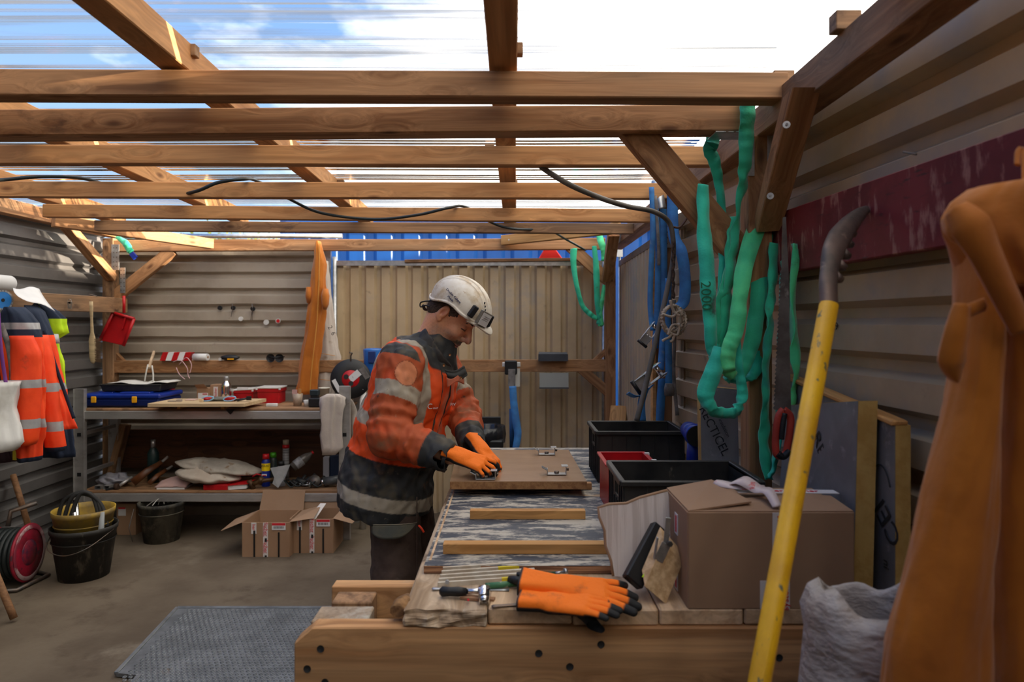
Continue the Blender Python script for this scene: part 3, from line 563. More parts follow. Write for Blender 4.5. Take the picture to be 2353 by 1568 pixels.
# dustpan
dp = thing('dustpan', 'red plastic dustpan hanging by its handle left of the workshop shelf', 'dustpan', pt(268, 790, 5.2))
Pd = [(262, 719), (310, 733), (286, 795), (231, 783)]
A = [pt(x, y, 5.24) for x, y in Pd]; g = M(); g.prism(A, (0, .012, 0)); g.build('pan', RED, dp, bevel=.004)
g = M()
for i, j in ((0, 1), (1, 2), (3, 0)): g.tube([A[i]+Vector((0, -.012, 0)), A[j]+Vector((0, -.012, 0))], .012, 8)
g.build('rim', RED, dp); M().box(pt(285, 742, 5.23), (.012, .012, .10), Matrix.Rotation(.3, 3, 'Y')).build('rib', RED, dp); M().cyl(pt(285, 720, 5.235), pt(285, 680, 5.235), .011, n=10).build('handle', RED, dp)
# hanging garments (built as folded tubes of cloth with bands as separate rings of the same shell)
def garment(name, label, secs, mats, ms, n=72, fold=.12, k=5, seed=0, ph=0, cat='jacket', group=None):
    root = thing(name, label, cat, secs[-1][:3], group)
    M().loft(secs, n, fold, k, ph, ms, True, seed).build('body', mats, root); return root
def sec(px0, px1, py, Y, ry=.07, tl=0):     # ring spanning two picture columns at a row, at depth Y
    a = pt(px0, py, Y); b = pt(px1, py, Y); return ((a.x+b.x)/2, Y, a.z, abs(b.x-a.x)/2, ry, tl)
def sleeve(root, secs, mats, ms, name='sleeve', fold=.07, k=3, n=24): return M().loft(secs, n, fold, k, 1.3, ms, True, 2).build(name, mats, root)
def rings(rows, Y, ry, step=9):   # rows (x0,x1,y,bandIndex) -> dense sections + band list
    S = []; B = []
    for (a0, a1, y, m_), (b0, b1, y2, m2) in zip(rows[:-1], rows[1:]):
        n = max(1, int((y2-y)/step))
        for i in range(n):
            t = i/n; S.append(sec(a0+(b0-a0)*t, a1+(b1-a1)*t, y+(y2-y)*t, Y, ry)); B.append(m_)
    S.append(sec(rows[-1][0], rows[-1][1], rows[-1][2], Y, ry)); return S, B
# yellow jacket (rearmost)
S, B = rings([(90, 94, 695, 0), (80, 108, 702, 0), (66, 132, 716, 0), (62, 150, 733, 1), (62, 158, 765, 1), (84, 130, 780, 1), (90, 132, 800, 1), (95, 142, 830, 1), (100, 148, 880, 1), (105, 150, 930, 3), (100, 160, 960, 3), (100, 168, 1050, 3)], 4.25, .05)
yj = garment('work_jacket', 'fluorescent yellow jacket with navy shoulders hanging behind the orange ones', S, [NAVY, HIY, REFL, NAVY], B, fold=.10, seed=4)
M().loft([sec(108, 132, 768, 4.14, .03), sec(108, 134, 778, 4.13, .032), sec(110, 136, 790, 4.13, .032)], 20).build('shoulder_band', REFL, yj)
M().tube([pt(80, 712, 4.2), pt(86, 688, 4.22), pt(93, 712, 4.2)], .004, 6).build('hanger_loop', HIY, yj)
# middle orange jacket (open front, dark lining edge)
S, B = rings([(68, 76, 702, 0), (60, 96, 716, 0), (66, 110, 745, 0), (70, 120, 770, 1), (74, 132, 830, 1), (80, 145, 880, 2), (82, 150, 895, 1), (90, 166, 965, 1), (98, 174, 985, 3)], 4.05, .06)
mj = garment('work_jacket', 'orange high visibility jacket with red lining hanging in the middle of the coats', S, [NAVY, HIO, REFL, NAVY], B, fold=.09, seed=7, k=4)
S, B = rings([(86, 104, 770, 1), (88, 118, 820, 1), (90, 130, 880, 2), (92, 132, 900, 1), (92, 138, 950, 1), (100, 142, 968, 2), (102, 145, 990, 1), (108, 149, 1026, 3), (112, 146, 1036, 3)], 3.96, .05)
sleeve(mj, S, [NAVY, HIO, REFL, NAVY], B)
M().ribbon([pt(102, 760, 3.99), pt(124, 830, 3.99), pt(148, 900, 3.99), pt(170, 962, 3.99)], .02, .006, (1, 0, 0)).build('zip_edge', NAVY, mj)
# front orange jacket
S, B = rings([(20, 48, 706, 0), (8, 70, 722, 0), (4, 86, 742, 2), (2, 90, 757, 0), (2, 94, 775, 1), (4, 98, 800, 1), (14, 100, 872, 2), (16, 100, 890, 1), (20, 100, 962, 2), (22, 102, 982, 1), (28, 98, 1005, 1), (40, 94, 1016, 1), (44, 92, 1048, 3), (48, 90, 1058, 3)], 3.84, .07)
fj = garment('work_jacket', 'bright orange jacket with two grey bands nearest the white bag', S, [NAVY, HIO, REFL, NAVY], B, fold=.085, seed=1, k=4)
S, B = rings([(26, 72, 772, 1), (28, 88, 810, 1), (30, 92, 872, 2), (34, 93, 891, 1), (38, 90, 962, 2), (42, 90, 983, 1), (44, 86, 1012, 1), (50, 78, 1022, 3)], 3.73, .055)
sleeve(fj, S, [NAVY, HIO, REFL, NAVY], B)
M().ribbon([pt(2, 745, 3.74), pt(20, 800, 3.72), pt(28, 870, 3.72), pt(24, 930, 3.72)], .03, .006, (1, 0, 0)).build('grey_lining', GREYW, fj)
# leftmost dark/red coat edge and purple strap
S, B = rings([(-60, 10, 730, 0), (-60, 26, 800, 0), (-60, 30, 1000, 0), (-50, 40, 1060, 0)], 3.95, .06)
garment('dark_coat', 'dark coat at the left edge behind the white bag', S, [mat('dark_red_cloth', (.06, .012, .018), (.02, .01, .014), 3, rough=.85)], B, cat='coat', seed=9)
S, B = rings([(-46, 40, 878, 0), (-48, 36, 900, 0), (-50, 30, 940, 0), (-48, 40, 985, 0), (-40, 45, 1018, 0), (-20, 30, 1036, 0)], 3.60, .10)
wb_ = garment('carrier_bag', 'creased white carrier bag hanging at the left edge below the coats', S, [WHITEP], B, fold=.08, seed=5, cat='bag', k=4)
M().ribbon([pt(-4, 720, 3.6), pt(2, 800, 3.58), pt(14, 885, 3.58)], .02, .003).build('purple_strap', mat('purple', (.19, .05, .26), rough=.7), wb_)
M().box(pt(50, 1045, 3.9), (.09, .02, .06)).build('tag', mat('yellow_tag', (.5, .4, .02)), fj)
# ---------------------------------------------------------------- shelf built between two ladder sections
sh = thing('workshop_shelf', 'two-tier workshop shelf with aluminium ladder ends and front rails', 'shelf', (-2.1, 5.05, 0))
ZU, ZL_, YF = .93, .345, 4.85
for x, top in ((-3.065, 1.07), (-1.185, 1.09)):
    for y in (YF, 5.27):
        L_ = M(); L_.box((x, y, top/2), (.075, .028, top)); L_.box((x-.036, y-.018, top/2), (.004, .012, top)); L_.box((x+.036, y-.018, top/2), (.004, .012, top)); L_.build('ladder_stile', ALU, sh, bevel=.001)
        z = .18
        while z < top-.1: M().box((x, y-.0155, z), (.026, .004, .026)).build('rung_socket', BLACKC, sh); z += .283
    z = .18
    while z < top-.1: M().box((x, 5.06, z), (.024, .42, .024)).build('rung', ALU, sh); z += .283
for z in (ZU, ZL_):
    beam('shelf_board', (-3.06, 5.07, z-.008), (-1.19, 5.07, z-.008), .43, .018, W_GREY, sh)
    M().box((-2.115, YF-.005, z-.046), (1.83, .02, .055)).box((-2.115, 5.29, z-.046), (1.83, .02, .055)).build('rail', ALU, sh, bevel=.001)
M().prism([pt(518, 941, 4.83), pt(540, 941, 4.83), pt(530, 953, 4.83), pt(526, 950, 4.83)], (0, -.002, 0)).build('chipped_patch', BLACKC, sh)
def on(px, py_base, Y, z): return pt(px, 745, Y).x
def bx(name, px0, px1, Y, z0, h, dep, m_, label, cat, bevel=.003, rot=0, group=None):
    a = pt(px0, 745, Y).x; b = pt(px1, 745, Y).x; c = ((a+b)/2, Y+dep/2, z0+h/2)
    o = M().box((0, 0, h/2), (abs(b-a), dep, h)).build(name, m_, None, label, cat, group, bevel=bevel, origin=(0, 0, 0)); o.location = (c[0], c[1], z0); o.rotation_euler.z = rot; return o
# blue case with yellow latches
cs = thing('tool_case', 'blue plastic tool case with two yellow latches at the left end of the upper shelf', 'case', (-2.80, 5.03, ZU))
g = M(); g.box((-2.80, 5.05, ZU+.035), (.55, .34, .06)); g.build('body', mat('case_dark_blue', (.003, .012, .09), rough=.4), cs, bevel=.012)
g = M(); g.box((-2.80, 5.05, ZU+.082), (.57, .35, .034)); g.build('lid', BLUEP, cs, bevel=.010)
M().box((-2.72, 5.0, ZU+.102), (.22, .16, .012)).box((-2.95, 5.06, ZU+.101), (.10, .2, .008)).build('lid_moulding', BLUEP, cs, bevel=.004)
for x in (-2.985, -2.695): M().box((x, 4.872, ZU+.06), (.036, .012, .045)).build('latch', YELP, cs, bevel=.004)
tb = thing('tray', 'flat black plastic tray on top of the blue tool case', 'tray', (-2.78, 5.1, ZU+.105))
M().box((-2.78, 5.1, ZU+.13), (.42, .24, .045), taper=1.06).build('shell', BLACK, tb, bevel=.006); M().box((-2.78, 5.1, ZU+.155), (.45, .26, .01)).build('rim', BLACK, tb, bevel=.003)
bl = thing('bundled_sheet', 'white plastic sheet lying on the black tray, its ties pulled up to a peg', 'sheet', (-2.75, 5.1, ZU+.165))
M().sheet(lambda u, v: (-2.95+.44*u, 4.98+.2*v, ZU+.168+.012*mnoise.noise((u*4, v*3, 1))+.008*math.sin(u*9)), 14, 6, .004).build('sheet', WHITEP, bl)
for q in (((332, 880), (336, 855), (340, 838)), ((352, 880), (352, 860), (349, 840)), ((330, 883), (350, 876), (368, 884))): M().tube([pt(x, y, 5.12) for x, y in q], .006, 6).build('tie', WHITEP, bl)
beam('wooden_stake', pt(342, 846, 5.16), pt(354, 808, 5.3), .018, .02, W_OLD, None, label='short grey wooden stake above the tied white sheet', cat='stake')
def redbox(name, label, px0, px1, Y, z0, h, dep, lid=True, tilt=0):
    a = pt(px0, 745, Y).x; b = pt(px1, 745, Y).x; c = Vector(((a+b)/2, Y+dep/2, z0)); t_ = thing(name, label, 'box', c, 'red lidded storage boxes'); W_ = b-a
    M().box(c+Vector((0, 0, h*.4)), (W_*.92, dep*.92, h*.8)).build('body', RED, t_, bevel=.004); M().box(c+Vector((0, 0, h*.8)), (W_, dep, h*.22)).build('collar', RED, t_, bevel=.003)
    for s_ in (-1, 1): M().box(c+Vector((s_*W_*.47, -dep*.40, h*.55)), (.006, .012, h*.4)).build('rib', RED, t_)
    if lid:
        M().box(c+Vector((0, 0, h*.95)), (W_*1.04, dep*1.04, .012), Matrix.Rotation(tilt, 3, 'Y')).build('lid', WHITEP, t_, bevel=.003)
        for s_ in (-1, 1): M().box(c+Vector((s_*W_*.5, -dep*.52, h*.92)), (.014, .008, .02)).build('clip', WHITEP, t_)
    return t_
redbox('storage_box', 'red box with white lid partly hidden behind the blue case', 345, 384, 5.2, ZU, .115, .12)
r1 = redbox('storage_box', 'red box with tilted white lid and white label beside the steel flask', 535, 581, 5.2, ZU, .105, .15, tilt=-.06)
M().box(pt(558, 893, 5.196), (.085, .002, .02)).build('label_sticker', PAPER, r1); text('· BOX ·', .012, BLKINK, r1, pt(558, 893, 5.193), (1, 0, 0), (0, 0, 1)) if 0 else None
redbox('storage_box', 'taller red box with flat white lid right of the wooden board', 590, 643, 5.14, ZU, .125, .16)
# small cardboard boxes
def cartons(name, label, px0, px1, Y, z0, h, dep, tag_h=None):
    a = pt(px0, 745, Y).x; b = pt(px1, 745, Y).x; c = Vector(((a+b)/2, Y+dep/2, z0)); t_ = thing(name, label, 'box', c)
    M().box(c+Vector((0, 0, h/2)), (b-a, dep, h)).build('carton', CARD, t_, bevel=.001); return t_, a, b
c1, a, b = cartons('small_carton', 'small open cardboard box with a white sticker left of the steel flask', 452, 481, 5.2, ZU, .11, .1)
M().prism([(a, 5.2, ZU+.11), (b-.01, 5.2, ZU+.11), (b-.03, 5.17, ZU+.145), (a-.005, 5.17, ZU+.14)], (0, .002, 0)).build('flap', CARD, c1); M().box(((a+b)/2, 5.199, ZU+.05), (.075, .001, .05)).build('sticker', PAPER, c1); M().box(((a+b)/2+.015, 5.197, ZU+.067), (.035, .001, .007)).build('red_line', REDINK, c1)
c2, a, b = cartons('small_carton', 'small closed cardboard box with red lettered tape touching the flask', 483, 505, 5.22, ZU, .135, .1)
M().box(((a+b)/2+.006, 5.219, ZU+.075), (.034, .001, .09)).build('tape', TAPE, c2); text('fischer', .026, REDINK, c2, ((a+b)/2+.006, 5.2175, ZU+.075), (0, 0, 1), (-1, 0, 0))
# steel flask
fl = thing('steel_flask', 'brushed steel drinking flask standing between cartons and red boxes', 'bottle', pt(520, 915, 5.12)); x = pt(520, 0, 5.12).x
M().lathe([(.0, 0), (.034, 0), (.036, .01), (.036, .13), (.030, .155), (.017, .172), (.017, .178)], (x, 5.12, ZU)).build('body', CHROME, fl); M().lathe([(.019, .178), (.020, .18), (.020, .205), (.018, .208), (0, .208)], (x, 5.12, ZU)).build('cap', STEEL, fl)
# pale board on two bearers with things on it
bd = thing('shelf_door_panel', 'pale wooden panel lying askew on bearers on the upper shelf', 'panel', (-2.3, 4.9, ZU+.025))
P0 = [pt(339, 919, 4.74), pt(560, 919, 4.74), pt(612, 907, 5.06), pt(400, 907, 5.06)]
zz = ZU+.048; P0 = [Vector((p.x, p.y, zz)) for p in P0]; M().prism(P0, (0, 0, -.024)).build('panel', W_PALE, bd, bevel=.001)
for x in (-2.35, -2.04): M().box((x, 4.92, ZU+.012), (.02, .22, .022)).build('bearer', W_STRIP, bd)
def dep_(name, label, cat, parts, loc):
    t_ = thing(name, label, cat, loc)
    for nm, g, m_ in parts: g.build(nm, m_, t_)
    return t_
ZP = zz
dep_('utility_knife', 'short grey knife lying at the left of the pale wooden panel', 'knife', [('blade', M().box(pt(398, 0, 4.85)*1-Vector((0, 0, pt(398, 0, 4.85).z-ZP-.004)), (.07, .02, .007)), STEEL), ('handle', M().box(Vector((pt(412, 0, 4.85).x, 4.85, ZP+.008)), (.03, .03, .015)), ALU)], (pt(400, 0, 4.85).x, 4.85, ZP))
bx('notepad', 424, 447, 4.92, ZP, .008, .06, mat('pale_pink', (.55, .38, .33)), 'pale pink notepad lying on the panel left of the gloves', 'notepad')
gv = thing('work_glove', 'crumpled red and grey work gloves with light blue cuffs on the wooden panel', 'gloves', (pt(500, 0, 4.9).x, 4.9, ZP))
def blob(name, c, r, m_, parent, amp=.25, sq=.6, seed=0, n=14):
    V = []; F = []; c = Vector(c)
    for i in range(n+1):
        for k in range(n*2):
            th = PI*i/n; ph = PI*k/n; d = Vector((math.sin(th)*math.cos(ph), math.sin(th)*math.sin(ph), math.cos(th))); q = 1+amp*mnoise.noise(d*1.8+Vector((seed, seed, 0)))+amp*.4*mnoise.noise(d*5+Vector((seed, 0, 0)))
            V.append(c+Vector((d.x*r[0]*q, d.y*r[1]*q, d.z*r[2]*q)))
    for i in range(n):
        for k in range(n*2): F.append((i*n*2+k, i*n*2+(k+1) % (n*2), (i+1)*n*2+(k+1) % (n*2), (i+1)*n*2+k))
    return M().add(V, F, 0, True).build(name, m_, parent)
X = lambda px, Y: pt(px, 0, Y).x
blob('palm', (X(505, 4.9), 4.9, ZP+.016), (.075, .04, .016), mat('glove_grey', (.12, .12, .10)), gv); blob('red_back', (X(476, 4.88), 4.88, ZP+.017), (.035, .03, .017), RED, gv, seed=2); blob('red_back', (X(528, 4.88), 4.88, ZP+.018), (.04, .03, .018), RED, gv, seed=5)
for px in (476, 527): M().tube([Vector((X(px, 4.84)+.045*math.cos(a*PI/5), 4.845, ZP+.022+.016*math.sin(a*PI/5)+.006*math.cos(a*PI/5))) for a in range(11)], .004, 6).build('cuff', mat('cuff_blue', (.25, .5, .75)), gv)
dep_('wooden_chip', 'small pale wooden offcut in front of the red gloves', 'offcut', [('block', M().box((X(463, 4.83), 4.83, ZP+.012), (.022, .02, .022)), W_PALE)], (X(463, 4.83), 4.83, ZP))
dep_('pincers', 'black metal pincers lying to the right of the red gloves', 'tool', [('handle', M().tube([(X(538, 4.86), 4.86, ZP+.01), (X(555, 4.86), 4.86, ZP+.016), (X(568, 4.86), 4.86, ZP+.022)], .007), BLACKC), ('handle', M().tube([(X(545, 4.84), 4.84, ZP+.008), (X(566, 4.86), 4.86, ZP+.02)], .006), BLACKC), ('jaw', M().box((X(572, 4.86), 4.86, ZP+.024), (.03, .02, .028)), BLACKC)], (X(555, 4.86), 4.86, ZP))
bx('white_block', 611, 636, 4.95, ZU, .022, .03, WHITEP, 'small white block lying in front of the taller red box', 'block')
# jars and cups at the right end
jr = thing('plastic_cup', 'cloudy plastic cup holding a brush near the hanging overalls', 'cup', (X(684, 5.0), 5.0, ZU)); CLR = mat('cloudy_plastic', (.42, .34, .27), (.30, .22, .16), 12, rough=.3, bump=.1)
M().lathe([(0, 0), (.028, 0), (.037, .09), (.035, .09), (.027, .005)], (X(684, 5.0), 5.0, ZU)).build('cup', CLR, jr); M().box((X(689, 5.0), 5.0, ZU+.10), (.02, .008, .05)).build('brush', W_STRIP, jr); M().box((X(678, 5.0), 4.99, ZU+.1), (.035, .01, .04)).build('brush', mat('pinkish', (.5, .3, .28)), jr)
dep_('plastic_cup', 'small white plastic tub between the cloudy cup and the black battery', 'cup', [('tub', M().lathe([(0, 0), (.02, 0), (.026, .045), (.024, .045), (.018, .004)], (X(706, 4.98), 4.98, ZU)), WHITEP)], (X(706, 4.98), 4.98, ZU))
bt = thing('battery_tool', 'black rounded battery pack standing at the right end of the upper shelf', 'tool', (X(724, 4.93), 4.93, ZU)); x = X(725, 4.93)
M().box((x, 4.93, ZU+.035), (.085, .07, .065)).build('base', BLACKC, bt, bevel=.006); M().box((x-.004, 4.93, ZU+.075), (.05, .045, .02)).build('neck', BLACKC, bt); M().box((x-.005, 4.93, ZU+.105), (.062, .055, .045)).build('head', mat('dark_shell', (.02, .03, .035), rough=.35), bt, bevel=.006)
x = X(745, 5.03); dep_('paper_cup', 'cream paper cup with a rim behind the black battery pack', 'cup', [('cup', M().lathe([(0, 0), (.028, 0), (.038, .125), (.041, .125), (.041, .132), (.036, .132), (.026, .004)], (x, 5.03, ZU)), mat('cream', (.62, .58, .48)))], (x, 5.03, ZU))
# cable reel black
def reel(name, label, c, axis_, r, m_, mhub, w_=.11):
    t_ = thing(name, label, 'cable reel', c); R = frame(axis_); c = Vector(c)
    def P(x, y, z): return c+R @ Vector((x, y, z))
    RY = R @ Matrix.Rotation(PI/2, 3, 'Y')
    M().lathe([(r*.45, .0), (r, .0), (r*1.02, .008), (r, .014), (r*.45, .014)], c, 36, RY).build('front_flange', m_, t_); M().lathe([(r*.3, -w_), (r, -w_), (r, -w_-.012), (r*.3, -w_-.012)], c, 36, RY).build('back_flange', m_, t_)
    g = M()
    for i in range(7):
        x = -w_*(i+.6)/7.2; g.tube([P(x, r*.82*math.cos(a*PI/14), r*.82*math.sin(a*PI/14)) for a in range(29)], r*.085, 8, caps=False)
    g.build('cable_winding', CABLE, t_); M().lathe([(0, .018), (r*.42, .018), (r*.46, .010), (r*.46, 0)], c, 28, RY).build('hub', mhub, t_); return t_, R, P
t_, R, P = reel('cable_reel', 'black round cable reel with red socket hub standing at the shelf end', pt(806, 871, 5.08), (.18, -1, .12), .145, BLACKC, RED)
for a in (.6, 2.7, 4.8): M().cyl(P(.018, .035*math.cos(a), .035*math.sin(a)), P(.024, .035*math.cos(a), .035*math.sin(a)), .018, n=16).build('socket', BLACKC, t_)
M().box(P(.026, .03, .02), (.09, .003, .05), Matrix.Rotation(-.7, 3, 'Y')).build('sticker', PAPER, t_); M().box(P(.018, -.10, -.05), (.03, .003, .10), Matrix.Rotation(-.5, 3, 'Y')).build('sticker', PAPER, t_); M().box(P(.018, .10, .04), (.04, .003, .09), Matrix.Rotation(-.6, 3, 'Y')).build('grey_plate', GREYW, t_)
M().tube([P(.01, 0, .13), P(.015, 0, .17), P(.02, .01, .19), P(.03, -.01, .195)], .006).build('crank', DSTEEL, t_)
# white rag on right ladder
rg = thing('cotton_rag', 'stained white rag draped over the right ladder end of the shelf', 'rag', pt(765, 1045, 4.8))
M().loft([sec(752, 775, 906, 4.8, .022), sec(738, 788, 914, 4.8, .028), sec(734, 786, 930, 4.79, .022), sec(735, 784, 950, 4.79, .018), sec(736, 783, 975, 4.79, .016), sec(736, 781, 1000, 4.79, .014), sec(738, 783, 1028, 4.79, .012), sec(739, 766, 1046, 4.79, .008)], 60, .30, 3, 1).build('front_fall', WHC, rg)
M().ribbon([pt(775, 912, 4.82), pt(798, 920, 4.9), pt(812, 950, 4.95), pt(816, 990, 4.95), pt(820, 1060, 4.95)], [.05, .06, .06, .06, .05], .012, (1, 0, 0)).build('back_fall', WHC, rg)
dep_('white_pipe', 'upright white plastic pipe behind the man\'s back', 'pipe', [('pipe', M().cyl((X(834, 5.1), 5.1, 0), (X(834, 5.1), 5.1, HC-.50), .025, n=20), WHITEP), ('end_cap', M().cyl((X(834, 5.1), 5.1, HC-.50), (X(834, 5.1), 5.1, HC-.485), .028, n=20), WHITEP)], (X(834, 5.1), 5.1, 0))
bb = thing('water_bottle', 'large blue plastic water bottle hanging upside down behind the man\'s shoulder', 'bottle', (X(862, 5.3), 5.28, HC-.40))
M().lathe([(0, 0), (.06, .002), (.066, .02), (.07, .12), (.075, .2), (.072, .21), (.05, .215), (0, .2)], (X(862, 5.3), 5.22, HC-.40)).build('body', mat('blue_clear', (.03, .14, .45), rough=.2), bb); M().box((X(858, 5.2), 5.145, HC-.25), (.055, .012, .09)).build('grip', mat('navy_plastic', (.01, .03, .14)), bb, bevel=.004)
# things along the rear rail
ZR = HC-.335+.0475+.003
tp = thing('barrier_tape', 'roll of red and white barrier tape with knotted loose end on the back rail', 'tape', (X(405, 5.33), 5.33, ZR)); x0, x1 = X(375, 5.33), X(440, 5.33)
for i in range(5): M().prism([(x0+(x1-x0)*(i/5)-.012, 5.30, ZR), (x0+(x1-x0)*((i+1)/5)-.012, 5.30, ZR), (x0+(x1-x0)*((i+1)/5)+.012, 5.30, ZR+.065), (x0+(x1-x0)*(i/5)+.012, 5.30, ZR+.065)], (0, .06, 0)).build('stripe', (RED if i % 2 == 0 else PAPER), tp)
for q in (((412, 838), (428, 822), (440, 838), (436, 858)), ((405, 845), (412, 860), (425, 872)), ((398, 832), (415, 828), (430, 846), (432, 862), (436, 870))): M().tube(smooth_path([pt(x, y, 5.27) for x, y in q]), .006, 6, flat=.4).build('loose_end', mat('pinkwhite', (.6, .38, .4)), tp)
dep_('paper_roll', 'small white paper roll on the back rail beside the barrier tape', 'roll', [('roll', M().cyl((X(446, 5.33), 5.33, ZR+.027), (X(480, 5.33), 5.31, ZR+.027), .027, n=20), PAPER), ('core', M().cyl((X(480, 5.33), 5.31, ZR+.027), (X(481, 5.33), 5.309, ZR+.027), .009, n=12), CARD)], (X(462, 5.33), 5.33, ZR))
gg = thing('safety_goggles', 'black goggles with yellow trim on the back rail above the flask', 'goggles', (X(529, 5.33), 5.33, ZR)); blob('frame', (X(529, 5.33), 5.33, ZR+.022), (.075, .03, .023), BLACKC, gg, .1); M().box((X(530, 5.3), 5.298, ZR+.012), (.05, .004, .01)).build('trim', YELP, gg); M().box((X(504, 5.3), 5.32, ZR+.01), (.02, .02, .02)).build('strap_end', WHITEP, gg)
sg = thing('sunglasses', 'black wraparound sunglasses lying on the right part of the back rail', 'glasses', (X(632, 5.33), 5.33, ZR))
for dx in (-.034, .034): M().lathe([(0, 0), (.022, .002), (.032, .008), (.034, .012)], (X(632, 5.3)+dx, 5.31, ZR+.02), 20, Matrix.Rotation(PI/2, 3, 'X')).build('lens', BLACKC, sg)
M().tube([(X(612, 5.3), 5.32, ZR+.03), (X(632, 5.3), 5.28, ZR+.026), (X(652, 5.3), 5.32, ZR+.03)], .004).tube([(X(618, 5.3), 5.3, ZR+.01), (X(648, 5.3), 5.28, ZR)], .003).build('temple', BLACKC, sg)
# magnets on the wall
def magnet(px, py, m_, label, r=.018, hook=0):
    c = pt(px, py, 5.46); c.y = 5.466; t_ = thing('wall_magnet', label, 'magnet', c, 'round magnets on the back wall')
    M().cyl(c+Vector((0, -.012, 0)), c, r, n=20).cyl(c+Vector((0, -.013, 0)), c+Vector((0, -.012, 0)), r*.6, n=16, m=1).build('disc', [m_, RED if m_ == RED else m_], t_)
    if hook: 
        for k in range(hook): M().tube([c+Vector((-.004+.006*k, -.02, .04)), c+Vector((.002, -.02, 0)), c+Vector((-.012+.012*k, -.02, -.05-.02*hook))], .0022, 6).build('hanging_bit', DSTEEL, t_)
magnet(505.5, 708, BLACKC, 'plain black round magnet, first of the row on the back wall'); magnet(536, 708, BLACKC, 'black magnet holding one drill bit on the back wall', hook=1); magnet(581, 710, BLACKC, 'black magnet holding two long thin bits on the back wall', hook=2)
magnet(553.5, 733, WHITEP, 'small plain white magnet below the black ones on the back wall'); magnet(612, 741, WHITEP, 'larger white magnet with faint print beside the red one', .021); o_ = magnet(639, 738, WHITEP, 'white rimmed magnet with red face on the back wall', .019)
M().cyl(pt(639, 738, 5.452), pt(639, 738, 5.450), .014, n=20).build('red_face', RED, bpy.data.objects['wall_magnet.005'])
# overalls hanging from the rear beam
S, B = rings([(728, 736, 555, 0), (722, 742, 575, 0), (718, 750, 608, 0), (716, 748, 640, 0), (712, 750, 680, 0), (704, 748, 720, 0), (698, 742, 770, 0), (690, 734, 820, 0), (684, 728, 870, 0), (680, 726, 906, 0)], 5.26, .05, 12)
ov = garment('orange_overalls', 'orange canvas overalls hanging from the rear beam over the shelf end', S, [ORC], B, fold=.13, k=3, seed=3, cat='overalls')
M().loft([sec(704, 716, 660, 5.24, .03), sec(702, 718, 680, 5.23, .03), sec(706, 716, 697, 5.24, .02)], 18, .1).build('cuff', ORC, ov); M().loft([sec(742, 754, 664, 5.22, .03), sec(738, 757, 680, 5.2, .035), sec(740, 755, 700, 5.2, .03), sec(744, 750, 712, 5.2, .02)], 18, .1).build('cuff', ORC, ov)
M().ribbon([pt(734, 560, 5.2), pt(733, 640, 5.19), pt(728, 740, 5.19), pt(716, 850, 5.19), pt(712, 905, 5.19)], .008, .003).build('seam', SEAMO, ov)
S, B = rings([(734, 752, 600, 0), (728, 760, 660, 0), (726, 765, 720, 0), (724, 774, 780, 0), (722, 781, 820, 0), (722, 776, 860, 0), (724, 764, 920, 0)], 5.39, .045, 14)
wo = garment('white_coverall', 'stained white coverall with orange stitching hanging behind the orange overalls', S, [WHC], B, fold=.09, k=4, seed=8, cat='overalls')
for q in (((735, 812), (770, 818)), ((735, 812), (732, 872)), ((732, 872), (762, 875))): M().tube([pt(x, y, 5.32) for x, y in q], .0022, 6).build('stitching', SEAMO, wo)
text('2  6', .05, BLKINK, wo, pt(762, 760, 5.31), (.5, 0, -1), (1, 0, .5))
# ---------------------------------------------------------------- lower shelf clutter
pb = thing('plastic_bag', 'crumpled translucent plastic bag at the left end of the lower shelf', 'bag', (X(262, 5.0), 5.0, ZL_)); blob('bag', (X(262, 5.0), 5.0, ZL_+.045), (.10, .09, .045), mat('bag_film', (.20, .20, .24), (.30, .29, .32), 14, rough=.25), pb, .5, seed=3, n=20)
for px, lab in ((226, 'square aluminium tube, leftmost on the lower shelf'), (246, 'square aluminium tube next to the orange scraper')):
    t_ = thing('square_tube', lab, 'tube', (X(px, 4.9), 4.95, ZL_)); xx = X(px, 4.88); g = M()
    for a, b_, s_ in ((0, .013, (.04, .16, .002)), (0, -.013, (.04, .16, .002)), (-.02, 0, (.002, .16, .028)), (.02, 0, (.002, .16, .028))): g.box((xx+a, 4.95, ZL_+.016+b_), s_)
    g.build('profile', ALU, t_)
dep_('scraper', 'orange and black scraper lying at the front of the lower shelf', 'tool', [('handle', M().box((X(256, 4.88), 4.88, ZL_+.008), (.07, .03, .012), Matrix.Rotation(.5, 3, 'Z')), BLACKC), ('edge', M().box((X(254, 4.87), 4.868, ZL_+.006), (.06, .006, .008), Matrix.Rotation(.5, 3, 'Z')), YELP)], (X(256, 4.88), 4.88, ZL_))
pf = thing('mallet', 'dark club hammer with a grey handle on the lower shelf', 'hammer', (X(275, 4.88), 4.9, ZL_)); M().cyl((X(264, 4.88), 4.88, ZL_+.024), (X(273, 4.88), 4.88, ZL_+.024), .022, n=14).build('head', mat('rusty', (.05, .025, .015), rough=.8), pf); M().tube([(X(272, 4.88), 4.89, ZL_+.026), (X(300, 4.95), 4.97, ZL_+.07)], .012, 8).build('handle', ALU, pf)
